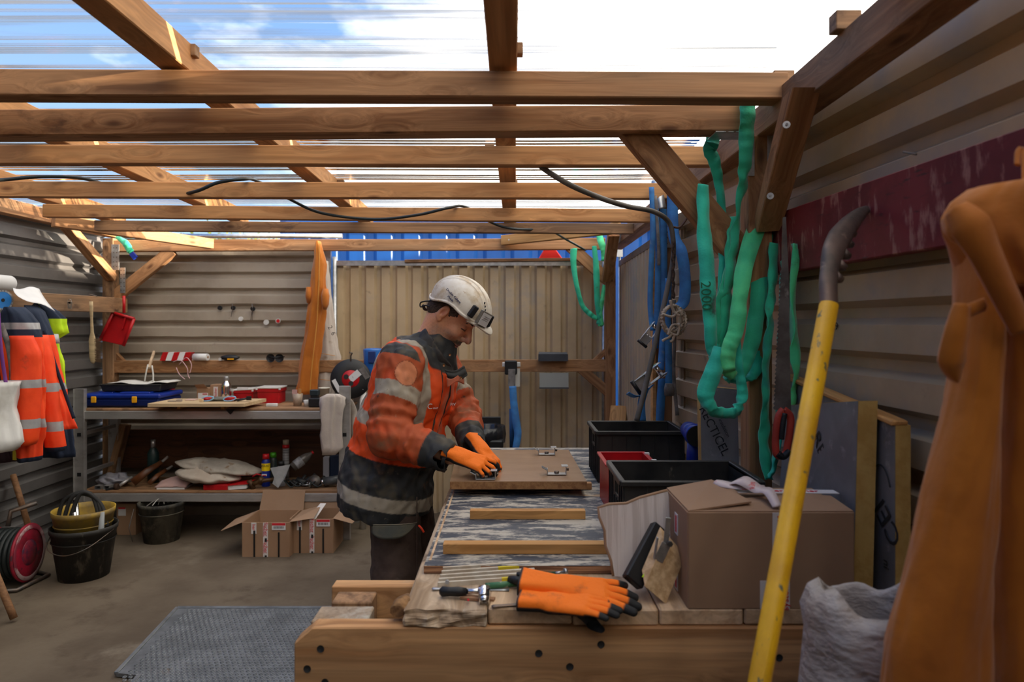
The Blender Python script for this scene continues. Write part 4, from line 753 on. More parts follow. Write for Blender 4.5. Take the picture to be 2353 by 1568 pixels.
for i, (a, b_, lab) in enumerate((((305, 1110), (372, 1062), 'brown leather tool sheath leaning across the lower shelf'), ((342, 1112), (382, 1080), 'shorter copper brown sheath lying below the long one'))):
    t_ = thing('tool_sheath', lab, 'sheath', pt(a[0], a[1], 4.95)); M().tube([pt(*a, 4.93), pt((a[0]+b_[0])/2, (a[1]+b_[1])/2-3, 4.99), pt(*b_, 5.08)], [.030, .026, .016] if i == 0 else [.018, .018, .014], 10, flat=.45, up=(0, 1, 0)).build('sheath', mat('leather', (.14, .045, .012), (.07, .025, .01), 10, rough=.4), t_)
    M().tube([pt(*b_, 5.08), pt(b_[0]+14, b_[1]-12+i*4, 5.12)], .010, 8).build('handle', GREYW, t_)
ct = thing('folded_cloth', 'pale pink folded cloth under the canvas bundle', 'cloth', (X(395, 4.95), 4.95, ZL_))
M().sheet(lambda u, v: (X(358+72*u, 4.9)+.03*v, 4.88+.2*v, ZL_+.012+.055*math.sin(min(1, v*1.6+.1)*PI/2)*(.6+.4*math.sin(u*3))+.008*mnoise.noise((u*5, v*4, 2))), 16, 10, .006).build('cloth', mat('pink_cloth', (.52, .34, .30), (.42, .28, .27), 6, rough=.85), ct)
M().box((X(395, 4.9), 4.95, ZL_+.008), (.2, .14, .012)).build('lower_fold', PAPER, ct)
cb_ = thing('canvas_bundle', 'dirty off-white canvas tarpaulin folded on the lower shelf', 'tarpaulin', (X(500, 5.0), 5.0, ZL_)); CANV = mat('dirty_canvas', (.42, .38, .32), (.30, .27, .23), 7, rough=.7, bump=.4, bs=12, bd=.01, spots=[((.20, .12, .06), 14, .58, .72)])
def pillow(name, pxa, pxb, pya, pyb, Ya, Yb, m_, parent, seed=0, nu=22, nv=12, pw=.6, tip=0):
    V = []; F = []; n2 = 24; a = pt(pxa, pya, Ya); b = pt(pxb, pyb, Yb)
    for i in range(nu+1):
        t = i/nu; c = a.lerp(b, t); e = max(.03, math.sin(PI*min(max(t, .0), 1)))**pw
        for k in range(n2):
            an = 2*PI*k/n2; q = 1+.35*mnoise.noise((t*5, math.cos(an)*1.6+seed, math.sin(an)*1.6))+.12*mnoise.noise((t*15, math.cos(an)*4+seed, math.sin(an)*4)); V.append(c+Vector((0, math.cos(an)*.14*e*q, math.sin(an)*.055*e*q*(1-tip*t))))
    for i in range(nu):
        for k in range(n2): F.append((i*n2+k, i*n2+(k+1) % n2, (i+1)*n2+(k+1) % n2, (i+1)*n2+k))
    F += [list(range(n2))[::-1], [nu*n2+k for k in range(n2)]]
    return M().add(V, F, 0, True).build(name, m_, parent)
pillow('upper_fold', 404, 606, 1062, 1084, 5.0, 5.05, CANV, cb_, 1, tip=.1); pillow('lower_fold', 406, 552, 1085, 1100, 4.95, 4.97, mat('canvas_pale', (.50, .45, .38), (.42, .35, .28), 6, rough=.7, spots=[((.25, .14, .07), 12, .6, .72)]), cb_, 4, pw=.5)
rb = thing('ring_binder', 'red ring binder lying under the canvas at the shelf front', 'binder', (X(510, 4.9), 4.95, ZL_)); M().box((X(500, 4.9), 4.93, ZL_+.02), (.17, .14, .038)).build('cover', RED, rb, bevel=.002); M().box((X(548, 4.9), 4.935, ZL_+.02), (.13, .12, .03), Matrix.Rotation(-.08, 3, 'Y')).build('pages', PAPER, rb); M().box((X(550, 4.9), 4.935, ZL_+.038), (.15, .14, .002), Matrix.Rotation(-.08, 3, 'Y')).build('cover_flap', RED, rb)
# spray cans and tubes
def can(px, Y, h, r, m_, mcap, label, name='spray_can', ch=.035):
    x = X(px, Y); t_ = thing(name, label, 'can', (x, Y, ZL_)); M().lathe([(0, 0), (r, 0), (r*1.03, .004), (r, .008), (r, h-.02), (r*.7, h-.004), (r*.62, h)], (x, Y, ZL_)).build('can', m_, t_); M().lathe([(r*.62, h), (r*.82, h), (r*.74, h+ch), (0, h+ch)], (x, Y, ZL_)).build('cap', mcap, t_); return t_, x
t_, x = can(611, 4.99, .20, .030, mat('can_blue', (.006, .02, .22), rough=.3, bump=0), RED, 'blue and yellow spray can with red cap on the lower shelf')
M().lathe([(.0305, .115), (.0305, .17)], (x, 4.99, ZL_), 32).build('yellow_shield', mat('can_yellow', (.85, .62, .01), rough=.3, bump=0), t_); text('WD-40', .022, BLKINK, t_, (x, 4.957, ZL_+.155), (1, 0, 0), (0, 0, 1)); M().box((x, 4.9585, ZL_+.088), (.036, .002, .014)).build('white_band', PAPER, t_); M().box((x, 4.957, ZL_+.084), (.026, .001, .006)).build('red_band', REDINK, t_)
can(628, 5.1, .19, .028, mat('can_dark', (.02, .03, .03), rough=.3, bump=0), mat('green_cap', (.05, .28, .01), rough=.4, bump=0), 'dark spray can with green cap behind the blue one')
can(646, 5.0, .15, .03, mat('can_grey', (.25, .25, .27), rough=.3, bump=0), BLACKC, 'grey spray can with black cap beside the paper scrap', ch=.03)
x = X(657, 5.15); t_ = thing('sealant_tube', 'tall striped sealant tube with red band behind the cans', 'tube', (x, 5.15, ZL_)); M().cyl((x, 5.15, ZL_), (x, 5.15, ZL_+.25), .024, n=18).build('tube', mat('tube_grey', (.25, .25, .25), (.12, .12, .12), 1, .45, .55, (1, 1, 80), rough=.4, bump=0), t_); M().cyl((x, 5.15, ZL_+.25), (x, 5.15, ZL_+.275), .026, n=18).build('band', RED, t_); M().cyl((x, 5.15, ZL_+.275), (x, 5.15, ZL_+.31), .022, n=18).build('cap', mat('beige', (.35, .3, .22)), t_)
t_ = thing('soda_bottle', 'dusty clear bottle with label lying tilted on the tool heap', 'bottle', pt(690, 1060, 5.0)); a, b_ = pt(672, 1075, 4.98), pt(716, 1042, 5.05); R = frame(b_-a); L_ = (b_-a).length
M().lathe([(0, 0), (.034, 0), (.036, L_*.6), (.028, L_*.8), (.012, L_*.96), (.012, L_)], a, 20, R @ Matrix.Rotation(PI/2, 3, 'Y')).build('bottle', mat('dusty_clear', (.10, .09, .08), rough=.15), t_); M().lathe([(.0365, L_*.15), (.037, L_*.5)], a, 20, R @ Matrix.Rotation(PI/2, 3, 'Y')).build('label_band', mat('label_grey', (.32, .32, .33), (.15, .15, .16), 30, rough=.5), t_); M().cyl(b_, b_+(b_-a).normalized()*.015, .013, n=12).build('cap', RED, t_)
t_ = thing('paper_scrap', 'grey pointed paper scrap hanging over the edge of the lower shelf', 'paper', pt(643, 1115, 4.86)); M().prism([pt(621, 1076, 4.90), pt(667, 1068, 4.92), pt(655, 1098, 4.87), pt(639, 1122, 4.85), pt(626, 1112, 4.86), pt(630, 1098, 4.87)], (0, .002, 0)).build('scrap', mat('grey_paper', (.28, .28, .28), (.22, .22, .22), 8, rough=.8), t_)
t_ = thing('pipe_fitting', 'rusty pipe fitting with a valve head at the front of the lower shelf', 'fitting', pt(575, 1118, 4.9)); M().tube([pt(574, 1116, 4.9), pt(600, 1106, 4.9), pt(640, 1100, 4.92)], [.014, .016, .013], 10).cyl(pt(582, 1124, 4.9), pt(572, 1104, 4.9), .018, n=10).cyl(pt(596, 1112, 4.9), pt(602, 1098, 4.9), .019, n=10).build('body', mat('rust_brass', (.12, .065, .025), (.06, .03, .015), 20, rough=.5, metal=.5), t_); M().tube([pt(580, 1096, 4.92), pt(590, 1090, 4.93), pt(600, 1092, 4.93)], .006).build('lever', RED, t_)
rn = random.Random(11)
hz = [(690, 1112, .05, 'black jagged tool part left in the heap on the lower shelf'), (712, 1104, .055, 'black power tool body in the middle of the heap'), (735, 1112, .045, 'small black power tool with shiny collar in the heap'), (676, 1098, .04, 'dark battery pack behind the paper scrap')]
for i, (px, py, r, lab) in enumerate(hz):
    t_ = thing('power_tool', lab, 'tool', (X(px, 4.97), 4.97, ZL_)); c = Vector((X(px, 4.97), 4.97, ZL_+r*.6))
    M().tube([c+Vector((-r, 0, -.01)), c+Vector((-r*.2, .01, .01)), c+Vector((r, -.01, 0))], [r*.35, r*.55, r*.4], 12).build('body', BLACKC, t_); M().tube([c, c+Vector((r*.5, .04, r*.9))], [r*.3, r*.22], 10).build('grip', BLACKC, t_); M().cyl(c+Vector((r, -.01, 0)), c+Vector((r*1.4, -.012, 0)), r*.22, n=12).build('chuck', STEEL, t_)
    M().tube(smooth_path([c+Vector((-r, 0, 0)), c+Vector((-r*1.4, -.04, .03)), c+Vector((0, -.07, -.01)), c+Vector((r, -.05, .02))]), .005, 6).build('flex', CABLE, t_)
t_ = thing('grinder', 'grey cylindrical grinder lying at the right end of the lower shelf', 'tool', (X(760, 4.95), 4.95, ZL_)); M().cyl((X(745, 4.95), 4.95, ZL_+.04), (X(779, 4.95), 4.96, ZL_+.055), .033, n=20).build('body', mat('tool_grey', (.07, .075, .08), rough=.35), t_); M().cyl((X(740, 4.95), 4.95, ZL_+.038), (X(745, 4.95), 4.95, ZL_+.04), .026, n=20).build('collar', CHROME, t_); M().lathe([(0, 0), (.045, 0), (.045, .004), (0, .004)], (X(722, 4.93), 4.93, ZL_+.05), 28, Matrix.Rotation(1.2, 3, 'X')).build('disc', DSTEEL, t_)
t_ = thing('carriage_bolt', 'small steel bolt lying in front of the heap on the lower shelf', 'bolt', (X(708, 4.89), 4.89, ZL_)); M().cyl((X(694, 4.89), 4.89, ZL_+.03), (X(711, 4.89), 4.89, ZL_+.034), .004, n=8).cyl((X(711, 4.89), 4.89, ZL_+.034), (X(712.5, 4.89), 4.89, ZL_+.034), .018, n=14).build('bolt', STEEL, t_)
bx('product_carton', 742, 756, 5.1, ZL_, .19, .05, mat('greywhite', (.32, .32, .34)), 'narrow grey white carton behind the rag on the lower shelf', 'box'); bx('product_carton', 758, 778, 5.1, ZL_, .2, .06, mat('dark_navy', (.01, .02, .05)), 'dark blue carton standing at the right end of the lower shelf', 'box')
beam('backing_board', (-2.50, 5.27, ZL_+.12), (-1.25, 5.27, ZL_+.12), .015, .24, W_DARK, None, label='reddish brown board standing along the back of the lower shelf', cat='board')
t_ = thing('thermos', 'dark green thermos standing at the back of the lower shelf', 'bottle', (X(352, 5.1), 5.1, ZL_)); M().lathe([(0, 0), (.04, 0), (.04, .22), (.02, .26)], (X(352, 5.1), 5.1, ZL_)).build('body', mat('thermos_green', (.008, .025, .025), rough=.4), t_); M().cyl((X(352, 5.1), 5.1, ZL_+.26), (X(352, 5.1), 5.1, ZL_+.32), .016, n=14).build('cap', STEEL, t_)
# ---------------------------------------------------------------- floor, left
def bucket(name, label, cx, cy, r0, r1, h, m_, parent_parts=None, z0=0):
    t_ = thing(name, label, 'bucket', (cx, cy, z0)); M().lathe([(0, .004), (r0, 0), (r1*.97, h*.9), (r1*1.0, h*.905), (r1*1.02, h), (r1*.985, h), (r1*.96, h*.9), (r0*.95, .01), (0, .012)], (cx, cy, z0), 40).build('pail', m_, t_)
    M().lathe([(r0+(r1-r0)*.72, h*.72), (r0+(r1-r0)*.72+.006, h*.73), (r0+(r1-r0)*.75+.003, h*.75)], (cx, cy, z0), 40).build('rib', m_, t_); return t_
DIRTB = mat('dirty_black_pail', (.016, .015, .014), (.03, .028, .025), 8, rough=.6, spots=[((.16, .14, .11), 14, .57, .72, (1, 1, .45)), ((.10, .09, .07), 40, .6, .75)])
DIRTG = mat('mortar_pail', (.11, .10, .075), (.03, .03, .028), 6, .42, .6, (1, 1, .6), rough=.8, spots=[((.19, .165, .125), 9, .56, .7)])
bk = bucket('mortar_bucket', 'large dirty black bucket with wire handle on the floor left of the shelf', -2.60, 4.15, .135, .18, .31, DIRTB)
M().tube(smooth_path([(-2.78, 4.15, .285), (-2.72, 3.99, .22), (-2.60, 3.955, .185), (-2.48, 3.99, .22), (-2.42, 4.15, .285)]), .003, 6).build('bail', DSTEEL, bk)
yb = bucket('bucket', 'worn yellow bucket nested in the large black one', -2.615, 4.17, .115, .168, .33, mat('yellow_pail', (.42, .27, .03), (.20, .14, .06), 8, rough=.6), None, .075)
tl = thing('bucket_tools', 'scrap pipes and cables sticking out of the large black bucket', 'scrap', (-2.6, 4.15, .2))
M().cyl((-2.62, 4.15, .15), (-2.66, 4.16, .46), .014, n=12).build('chrome_pipe', CHROME, tl); M().cyl((-2.60, 4.12, .15), (-2.63, 4.1, .40), .012, n=12).build('chrome_pipe', CHROME, tl); M().cyl((-2.49, 4.12, .15), (-2.46, 4.1, .40), .022, .012, n=12).build('plastic_bottle', mat('frost', (.3, .32, .33)), tl)
for k in range(3): M().tube(smooth_path([(-2.75+.03*k, 4.12, .28), (-2.72+.05*k, 4.15, .46+.02*k), (-2.58+.03*k, 4.18, .49-.03*k), (-2.50+.02*k, 4.15, .3)]), .012, 8).build('hose', RUBBER, tl)
gb = bucket('mortar_bucket', 'smaller mortar-stained grey bucket with scrap under the shelf', X(372, 4.84), 4.84, .115, .152, .275, DIRTG)
M().tube([(X(322, 4.84), 4.76, .24), (X(318, 4.84), 4.72, .12), (X(330, 4.84), 4.70, .03)], .0035, 6).build('bail', DSTEEL, gb)
sc = thing('strap_scrap', 'tangle of white strapping inside the grey bucket', 'scrap', (X(372, 4.84), 4.84, .2)); rn = random.Random(5)
for k in range(4): M().tube(smooth_path([(X(345+10*k, 4.84), 4.79+.02*k, .25), (X(360+6*k, 4.84), 4.84, .285+.008*k), (X(380+4*k, 4.84), 4.85, .28), (X(395-6*k, 4.84), 4.89, .25)]), .006, 6, flat=.4).build('strapping', WHITEP if k % 2 else GREYW, sc)
c3, a, b = cartons('small_carton', 'small cardboard box with red and white label between the two buckets', 268, 312, 4.95, 0, .225, .18); M().box((X(279, 4.94), 4.948, .165), (.055, .001, .05)).build('label_sticker', PAPER, c3); M().box((X(279, 4.94), 4.946, .195), (.05, .001, .012)).build('red_line', REDINK, c3)
t_, R, P = reel('cable_reel', 'red and black cable reel standing on the floor at the left edge', (X(62, 4.02), 4.02, .185), (1, .10, .03), .165, mat('reel_red', (.36, .01, .035), (.16, .01, .02), 9, rough=.5, spots=[((.04, .02, .03), 14, .56, .68)]), mat('reel_hub', (.30, .02, .04), (.05, .02, .05), 16, rough=.5), .2)
M().lathe([(.135, .016), (.158, .016), (.158, .018), (.135, .018)], P(0, 0, 0), 36, R @ Matrix.Rotation(PI/2, 3, 'Y')).build('pale_ring', mat('ring_pale', (.42, .30, .30), (.2, .02, .04), 5, .5, .6, rough=.5), t_)
M().tube([P(-.22, -.16, -.16), P(.02, -.14, -.17), P(.06, .1, -.172), P(-.1, .2, -.172)], .012).build('stand', DSTEEL, t_); M().tube([P(-.1, 0, .16), P(-.1, .03, .24), P(.02, .08, .27)], .014).build('carry_handle', DSTEEL, t_)
for i, (a, b_, lab) in enumerate((((66, 1212, 4.32), (30, 1092, 4.42), 'wooden tool handle rising behind the red cable reel'), ((24, 1402, 3.5), (-26, 1280, 3.5), 'short wooden handle leaning in from the left edge'))):
    t_ = thing('broomstick', lab, 'handle', (pt(*a).x, a[2], 0)); p = pt(*a); q = pt(*b_); p2 = p+(p-q)*((p.z-.02)/(q.z-p.z)) if i else p; M().tube([p2, p, q], .018, 10).build('shaft', W_HANDLE, t_)
# open cartons on the floor
def big_carton(name, label, px0, px1, Y, h, dep, flaps):
    a, b = X(px0, Y), X(px1, Y); t_ = thing(name, label, 'box', ((a+b)/2, Y+dep/2, 0), 'open printed cartons'); th = .005
    for nm, c, s_ in (('front_wall', ((a+b)/2, Y, h/2), (b-a, th, h)), ('back_wall', ((a+b)/2, Y+dep, h/2), (b-a, th, h)), ('side_wall', (a, Y+dep/2, h/2), (th, dep, h)), ('side_wall', (b, Y+dep/2, h/2), (th, dep, h)), ('base', ((a+b)/2, Y+dep/2, .004), (b-a, dep, .006))): M().box(c, s_).build(nm, CARD, t_)
    for f in flaps: M().prism(f, (0, .004, .003)).build('flap', CARDI, t_)
    return t_, a, b
a_, b_ = X(557, 4.48), X(665, 4.48); D = .30
t1, a, b = big_carton('open_carton', 'left open carton with printed tape on the floor under the shelf', 557, 665, 4.48, .228, D, [
    [(a_, 4.78, .228), (b_, 4.78, .228), (b_-.005, 4.84, .35), (a_+.005, 4.84, .35)], [(a_, 4.49, .228), (a_, 4.76, .228), (a_-.135, 4.70, .185), (a_-.15, 4.5, .165)], [(b_, 4.49, .228), (b_, 4.76, .228), (b_+.135, 4.74, .265), (b_+.14, 4.55, .235)]])
def tape_on(t_, x, y, z0, z1, w_=.032, s='fischer', body=None):
    M().box((x, y-.003, (z0+z1)/2), (w_, .0015, z1-z0)).build('tape', TAPE, t_); n = max(1, int((z1-z0)/.14+.5))
    for k in range(n):
        zc = z0+(z1-z0)*(k+.5)/n; text(s, .034, REDINK, t_, (x+.002, y-.0045, zc+.012), (0, 0, -1), (1, 0, 0)); M().box((x+.002, y-.0045, zc-.058), (.014, .001, .024)).build('logo_block', BLKINK, t_); text('innovative solutions', .009, REDINK, t_, (x-.011, y-.0045, zc), (0, 0, -1), (1, 0, 0))
def printed(t_, a, b, y, h, x1=.25, x2=.5, x3=.78):
    W_ = b-a; tape_on(t_, a+W_*x2, y, .004, h); M().box((a+W_*x1, y-.003, h*.84), (.034, .0015, h*.32)).build('tape', TAPE, t_); text('her', .03, REDINK, t_, (a+W_*x1, y-.0045, h*.87), (0, 0, -1), (1, 0, 0)); M().box((a+W_*x1+.004, y-.0045, h*.72), (.014, .001, .024)).build('logo_block', BLKINK, t_)
    for xx in (x1+.01, x3): M().box((a+W_*xx, y-.0028, h*.36), (.011, .0008, h*.72)).build('strap', STRAPK, t_)
    M().box((a+W_*x3, y-.003, h*.89), (.09, .0015, h*.2)).build('sticker', PAPER, t_); M().box((a+W_*x3, y-.0042, h*.955), (.088, .001, h*.07)).build('red_header', REDINK, t_)
    for k in range(9): M().box((a+W_*x3-.03+.0075*k, y-.0042, h*.865), (.003 if k % 3 else .0045, .001, h*.07)).build('barcode_line', BLKINK, t_)
printed(t1, a, b, 4.4765, .228)
a_, b_ = X(666, 4.56), X(765, 4.56)
t2, a, b = big_carton('open_carton', 'right open carton with printed tape and a strip of tape standing inside', 666, 765, 4.56, .228, .27, [
    [(a_, 4.83, .228), (b_, 4.83, .228), (b_, 4.86, .345), (a_, 4.86, .345)], [(b_, 4.57, .228), (b_, 4.82, .228), (b_+.15, 4.80, .205), (b_+.12, 4.6, .185)]])
printed(t2, a, b, 4.5565, .228, .23, .52, .78)
M().prism([(a_+.09, 4.60, .2), (a_+.15, 4.60, .2), (a_+.19, 4.75, .28), (a_+.15, 4.75, .28)], (0, .002, .002)).build('loose_tape', TAPE, t2)
# steel grating mat on the floor
gm = thing('grating_mat', 'perforated steel plate lying on the concrete floor by the bench', 'mat', (-1.35, 3.25, 0)); GRAT = mat('grating_steel', (.22, .235, .25), (.14, .15, .16), 9, rough=.5, metal=.55, spots=[((.15, .12, .09), 7, .6, .8)])
V0 = [(-1.76, 3.62), (-1.0, 3.62), (-.9, 2.6), (-1.70, 2.95)]
M().prism([(-1.78, 3.63, .006), (-.95, 3.63, .006), (-.85, 2.2, .006), (-1.52, 2.2, .006), (-1.60, 2.93, .006), (-1.71, 2.95, .006)], (0, 0, .016)).build('plate', GRAT, gm)
g = M()
for i in range(34):
    for j in range(54):
        y = 2.25+j*.0255; x = -1.66+(3.6-y)*.06+i*.0255+(j % 2)*.0127-.06
        if x > -.98+.1*(3.6-y) or x < -1.72+(3.6-y)*.09: continue
        g.lathe([(.0095, .022), (.0085, .0255), (.005, .0235)], (x, y, 0), 6)
g.build('stud_grid', GRAT, gm, kind='stuff')
for a, b_ in (((-1.78, 3.63), (-.95, 3.63)), ((-1.78, 3.63), (-1.71, 2.95)), ((-1.60, 2.93), (-1.52, 2.2))): beam('edge_strip', (a[0], a[1], .02), (b_[0], b_[1], .02), .02, .016, GRAT, gm)
# ================================================================ BENCH
ZB = .885; YB0 = 1.545; ZP_ = .905
be = thing('workbench', 'heavy timber workbench with thick planks and a deep front beam', 'workbench', (.15, 2.5, 0))
def xz(px, Y): return (px-CXP)*Y/FPX
# front beam, chamfered at its left end
g = M(); zf = ZB-.038; x0, x1 = -.490, .86; yb = 1.535
R = Matrix.Identity(3)
o = M().prism([(x0+.04-.185, 0, .0), (x1-.185, 0, .0), (x1-.185, 0, -.26), (x0-.185, 0, -.26), (x0-.185, 0, -.035)], (0, .05, 0)).build('front_beam', W_BENCH, be, bevel=.003, origin=(0, 0, 0)); o.location = Vector((.185, yb, zf))-be.location
beam('second_beam', (-.47, 1.80, zf-.13), (.86, 1.80, zf-.13), .045, .26, W_BENCH, be)
o = beam('post_head', (-.40, 1.62, .0), (-.40, 1.62, zf-.004), .13, .085, W_OLD, be, up=(0, 1, 0)); 
for a in ((-.40, 1.735, .0), ): beam('leg', a, (a[0], a[1], zf-.01), .10, .07, W_GREY, be, up=(0, 1, 0))
for a in ((.78, 1.65), (-.18, 3.3), (.74, 3.3)): beam('leg', (a[0], a[1], 0), (a[0], a[1], zf-.001), .09, .09, W_GREY, be, up=(0, 1, 0))
beam('side_beam', (-.205, 1.83, zf-.08), (-.205, 3.42, zf-.08), .045, .16, W_BENCH, be); beam('rear_beam', (-.2, 3.38, zf-.08), (.8, 3.38, zf-.08), .045, .16, W_BENCH, be)
for c in ((-.315, 1.534, .56-.0), (-.43, 1.534, .80), (-.46, 1.534, .755), (-.42, 1.534, .725), (.06, 1.534, .79), (.13, 1.534, .76), (.13, 1.534, .70), (.20, 1.534, .81), (.60, 1.534, .78), (.66, 1.534, .71)):
    M().lathe([(.0, 0), (.006, .0), (.0085, .0015)], (c[0], 1.5345, c[2]), 12, Matrix.Rotation(PI/2, 3, 'X')).build('screw_hole', BLKINK, be)
# planks (grain along depth)
xs_ = [-.248, -.055, .137, .333, .525, .70]
for i, (a, b) in enumerate(zip(xs_[:-1], xs_[1:])):
    n = 14; L_ = 1.87; dz = [0, .002, -.001, .0, .001][i]; m_ = W_OLD if i == 0 else W_PLANK
    o = beam('plank', ((a+b)/2, YB0-(.008 if i == 0 else 0), ZB-.019+dz), ((a+b)/2, YB0+L_, ZB-.019+dz), b-a-.003, .038, m_, be, bevel=.004)
    if i == 0:   # splintered corner on the oldest plank
        me = o.data; bm = bmesh.new(); bm.from_mesh(me); bmesh.ops.subdivide_edges(bm, edges=bm.edges[:], cuts=6, use_grid_fill=True)
        for v in bm.verts:
            if v.co.x < -L_/2+.03: v.co.x += .016*mnoise.noise(v.co*40)+.01*mnoise.noise(v.co*90)
            if v.co.y > .085 and v.co.x < -L_/2+.2: v.co.y += .006*mnoise.noise(v.co*60)-.002; v.co.z += .004*mnoise.noise(v.co*50+Vector((3, 0, 0)))
        bm.to_mesh(me); bm.free()
M().tube([(-.262, 1.56, ZB-.012), (-.256, 1.60, ZB-.01), (-.252, 1.655, ZB-.012)], [.018, .022, .006], 9, flat=.8).build('splintered_edge', mat('splinter', (.32, .17, .07), (.14, .07, .03), 40, rough=.9, bump=1, bs=80), be)
# worn film-faced plywood sheet
PLY = mat('worn_ply_film', (.47, .42, .34), (.045, .052, .068), 11, .44, .54, (.5, 1.5, 1), nr=.78, rough=.55, bump=.3, bs=14, detail=9, spots=[((.45, .30, .16), 5, .61, .66, (.3, 2.4, 1)), ((.05, .055, .065), 16, .60, .68, (.4, 1.6, 1)), ((.56, .53, .47), 21, .63, .70, (.5, 1.4, 1))])
ply = thing('plywood_sheet', 'worn black-filmed plywood sheet covering the rear of the workbench', 'plywood', (.2, 2.5, ZB))
o = M().box((.265, 2.60, ZB+.0115), (.985, 1.68, .019)).build('core', W_PLYEDGE, ply); o = M().box((.265, 2.60, ZB+.0213), (.984, 1.679, .0012)).build('film', PLY, ply)
for x, w_ in ((-.222, .012),): M().box((x+.006, 2.2, ZB+.0222), (.006, .8, .0008)).build('saw_line', W_PLANK, ply)
ZS = ZB+.0226
# battens
beam('batten', (xz(1080, 2.18), 2.19, ZS+.0135), (xz(1345, 2.18), 2.19, ZS+.0135), .03, .027, W_STRIP, None, bevel=.001, label='shorter loose batten lying across the plywood nearer the door panel', cat='batten')
beam('batten', (xz(1018, 1.846), 1.862, ZS+.0135), (xz(1405, 1.846), 1.862, ZS+.0135), .034, .027, W_STRIP, None, bevel=.001, label='longer loose batten lying across the plywood nearest the front edge', cat='batten')
# door panel on bearers with three brackets
dpn = thing('wooden_door_panel', 'varnished brown wooden door panel the man fits brackets to', 'panel', (.02, 2.75, ZS+.024))
VAR = mat('varnished_board', (.36, .215, .125), (.30, .17, .09), 5, .35, .65, (1, 3, 1), rough=.28, bump=.06, bs=90, coat=.4, spots=[((.42, .30, .20), 4, .6, .75)]); VARE = mat('board_edge', (.34, .17, .065), (.22, .10, .035), 60, .35, .65, rough=.7, bump=.4, bs=120)
zt0 = ZS+.024; M().prism([(-.224, 2.46, zt0+.002), (.270, 2.46, zt0+.002), (.256, 3.08, zt0+.002), (-.245, 3.08, zt0+.002)], (0, 0, .028)).build('core', VARE, dpn, bevel=.001)
M().prism([(-.2235, 2.4605, zt0+.030), (.2695, 2.4605, zt0+.030), (.2555, 3.0795, zt0+.030), (-.2445, 3.0795, zt0+.030)], (0, 0, .0012)).build('face', VAR, dpn)
ZD = zt0+.0312
for y, x0_, x1_, lb in ((2.58, -.1, .30, 'front'), (2.95, -.2, .25, 'rear')):
    beam('bearer_batten', (x0_, y, ZS+.012), (x1_, y, ZS+.012), .03, .024, W_BENCH, None, bevel=.001, label='%s bearer batten under the brown door panel%s' % (lb, ', its end sticking out' if lb == 'front' else ''), cat='batten')
def bracket(name, c, label, s=1, ry=0, hold=False):
    t_ = thing(name, label, 'bracket', c, None); c = Vector(c); R = Matrix.Rotation(ry, 3, 'Z')
    def B(nm, p, sz, m_=STEEL, Q=None): return M().box(c+R @ (Vector(p)*s), [q*s for q in sz], R @ Q if Q else R).build(nm, m_, t_, bevel=.0004)
    B('base_plate', (0, 0, .004), (.070, .035, .0025)); B('left_upright', (-.035, 0, .014), (.0025, .035, .022)); B('left_lip', (-.046, 0, .025), (.022, .035, .0025), Q=Matrix.Rotation(.5, 3, 'Y'))
    B('right_upright', (.035, 0, .018), (.0025, .035, .030)); B('right_lip', (.030, 0, .034), (.024, .035, .0025))
    M().cyl(c+R @ Vector((0, 0, .005)), c+R @ Vector((0, 0, .014)), .009*s, n=6).cyl(c+R @ Vector((.036, 0, .02)), c+R @ Vector((.046, 0, .02)), .005*s, n=6).build('bolt', DSTEEL, t_); return t_
bracket('mounting_bracket', (xz(1279, 2.57), 2.57, ZD), 'zinc mounting bracket on the door panel nearer the camera, at its right edge'); bracket('mounting_bracket', (xz(1256, 2.96), 2.96, ZD), 'zinc mounting bracket at the far right corner of the door panel'); bracket('mounting_bracket', (xz(1116, 2.49), 2.49, ZD), 'zinc mounting bracket held by the gloved hands on the door panel')
# crates
def crate(name, label, x0, x1, y0, y1, z0, h, rimh=.014):
    t_ = thing(name, label, 'crate', ((x0+x1)/2, (y0+y1)/2, z0)); th = .004; cx_, cy_ = (x0+x1)/2, (y0+y1)/2
    for nm, c, s_ in (('front_wall', (cx_, y0, z0+h/2), (x1-x0, th, h)), ('back_wall', (cx_, y1, z0+h/2), (x1-x0, th, h)), ('base', (cx_, cy_, z0+.003), (x1-x0, y1-y0, .005))): M().box(c, s_).build(nm, BLACK, t_)
    for x in (x0, x1):   # side walls with a hand slot
        for c, s_ in (((x, cy_, z0+h*.34), (th, y1-y0, h*.68)), ((x, cy_, z0+h*.93), (th, y1-y0, h*.14)), ((x, y0+(y1-y0)*.19, z0+h*.77), (th, (y1-y0)*.38, h*.19)), ((x, y1-(y1-y0)*.19, z0+h*.77), (th, (y1-y0)*.38, h*.19))): M().box(c, s_).build('side_wall', BLACK, t_)
    for c, s_ in (((cx_, y0-.006, z0+h), (x1-x0+.022, .016, rimh)), ((cx_, y1+.006, z0+h), (x1-x0+.022, .016, rimh)), ((x0-.006, cy_, z0+h), (.016, y1-y0, rimh)), ((x1+.006, cy_, z0+h), (.016, y1-y0, rimh))): M().box(c, s_).build('rim', BLACK, t_, bevel=.002)
    n = int((y1-y0)/.032)
    for k in range(n+1):
        y = y0+(y1-y0)*k/n
        for x in (x0-.003, x1+.003):
            if not .33 < k/n < .67: M().box((x, y, z0+h/2), (.005, .003, h*.95)).build('rib', BLACK, t_)
            else: M().box((x, y, z0+h*.33), (.005, .003, h*.62)).build('rib', BLACK, t_)
    n = int((x1-x0)/.055)
    for k in range(n+1): M().box((x0+(x1-x0)*k/n, y0-.003, z0+h/2), (.003, .005, h*.95)).build('rib', BLACK, t_)
    return t_
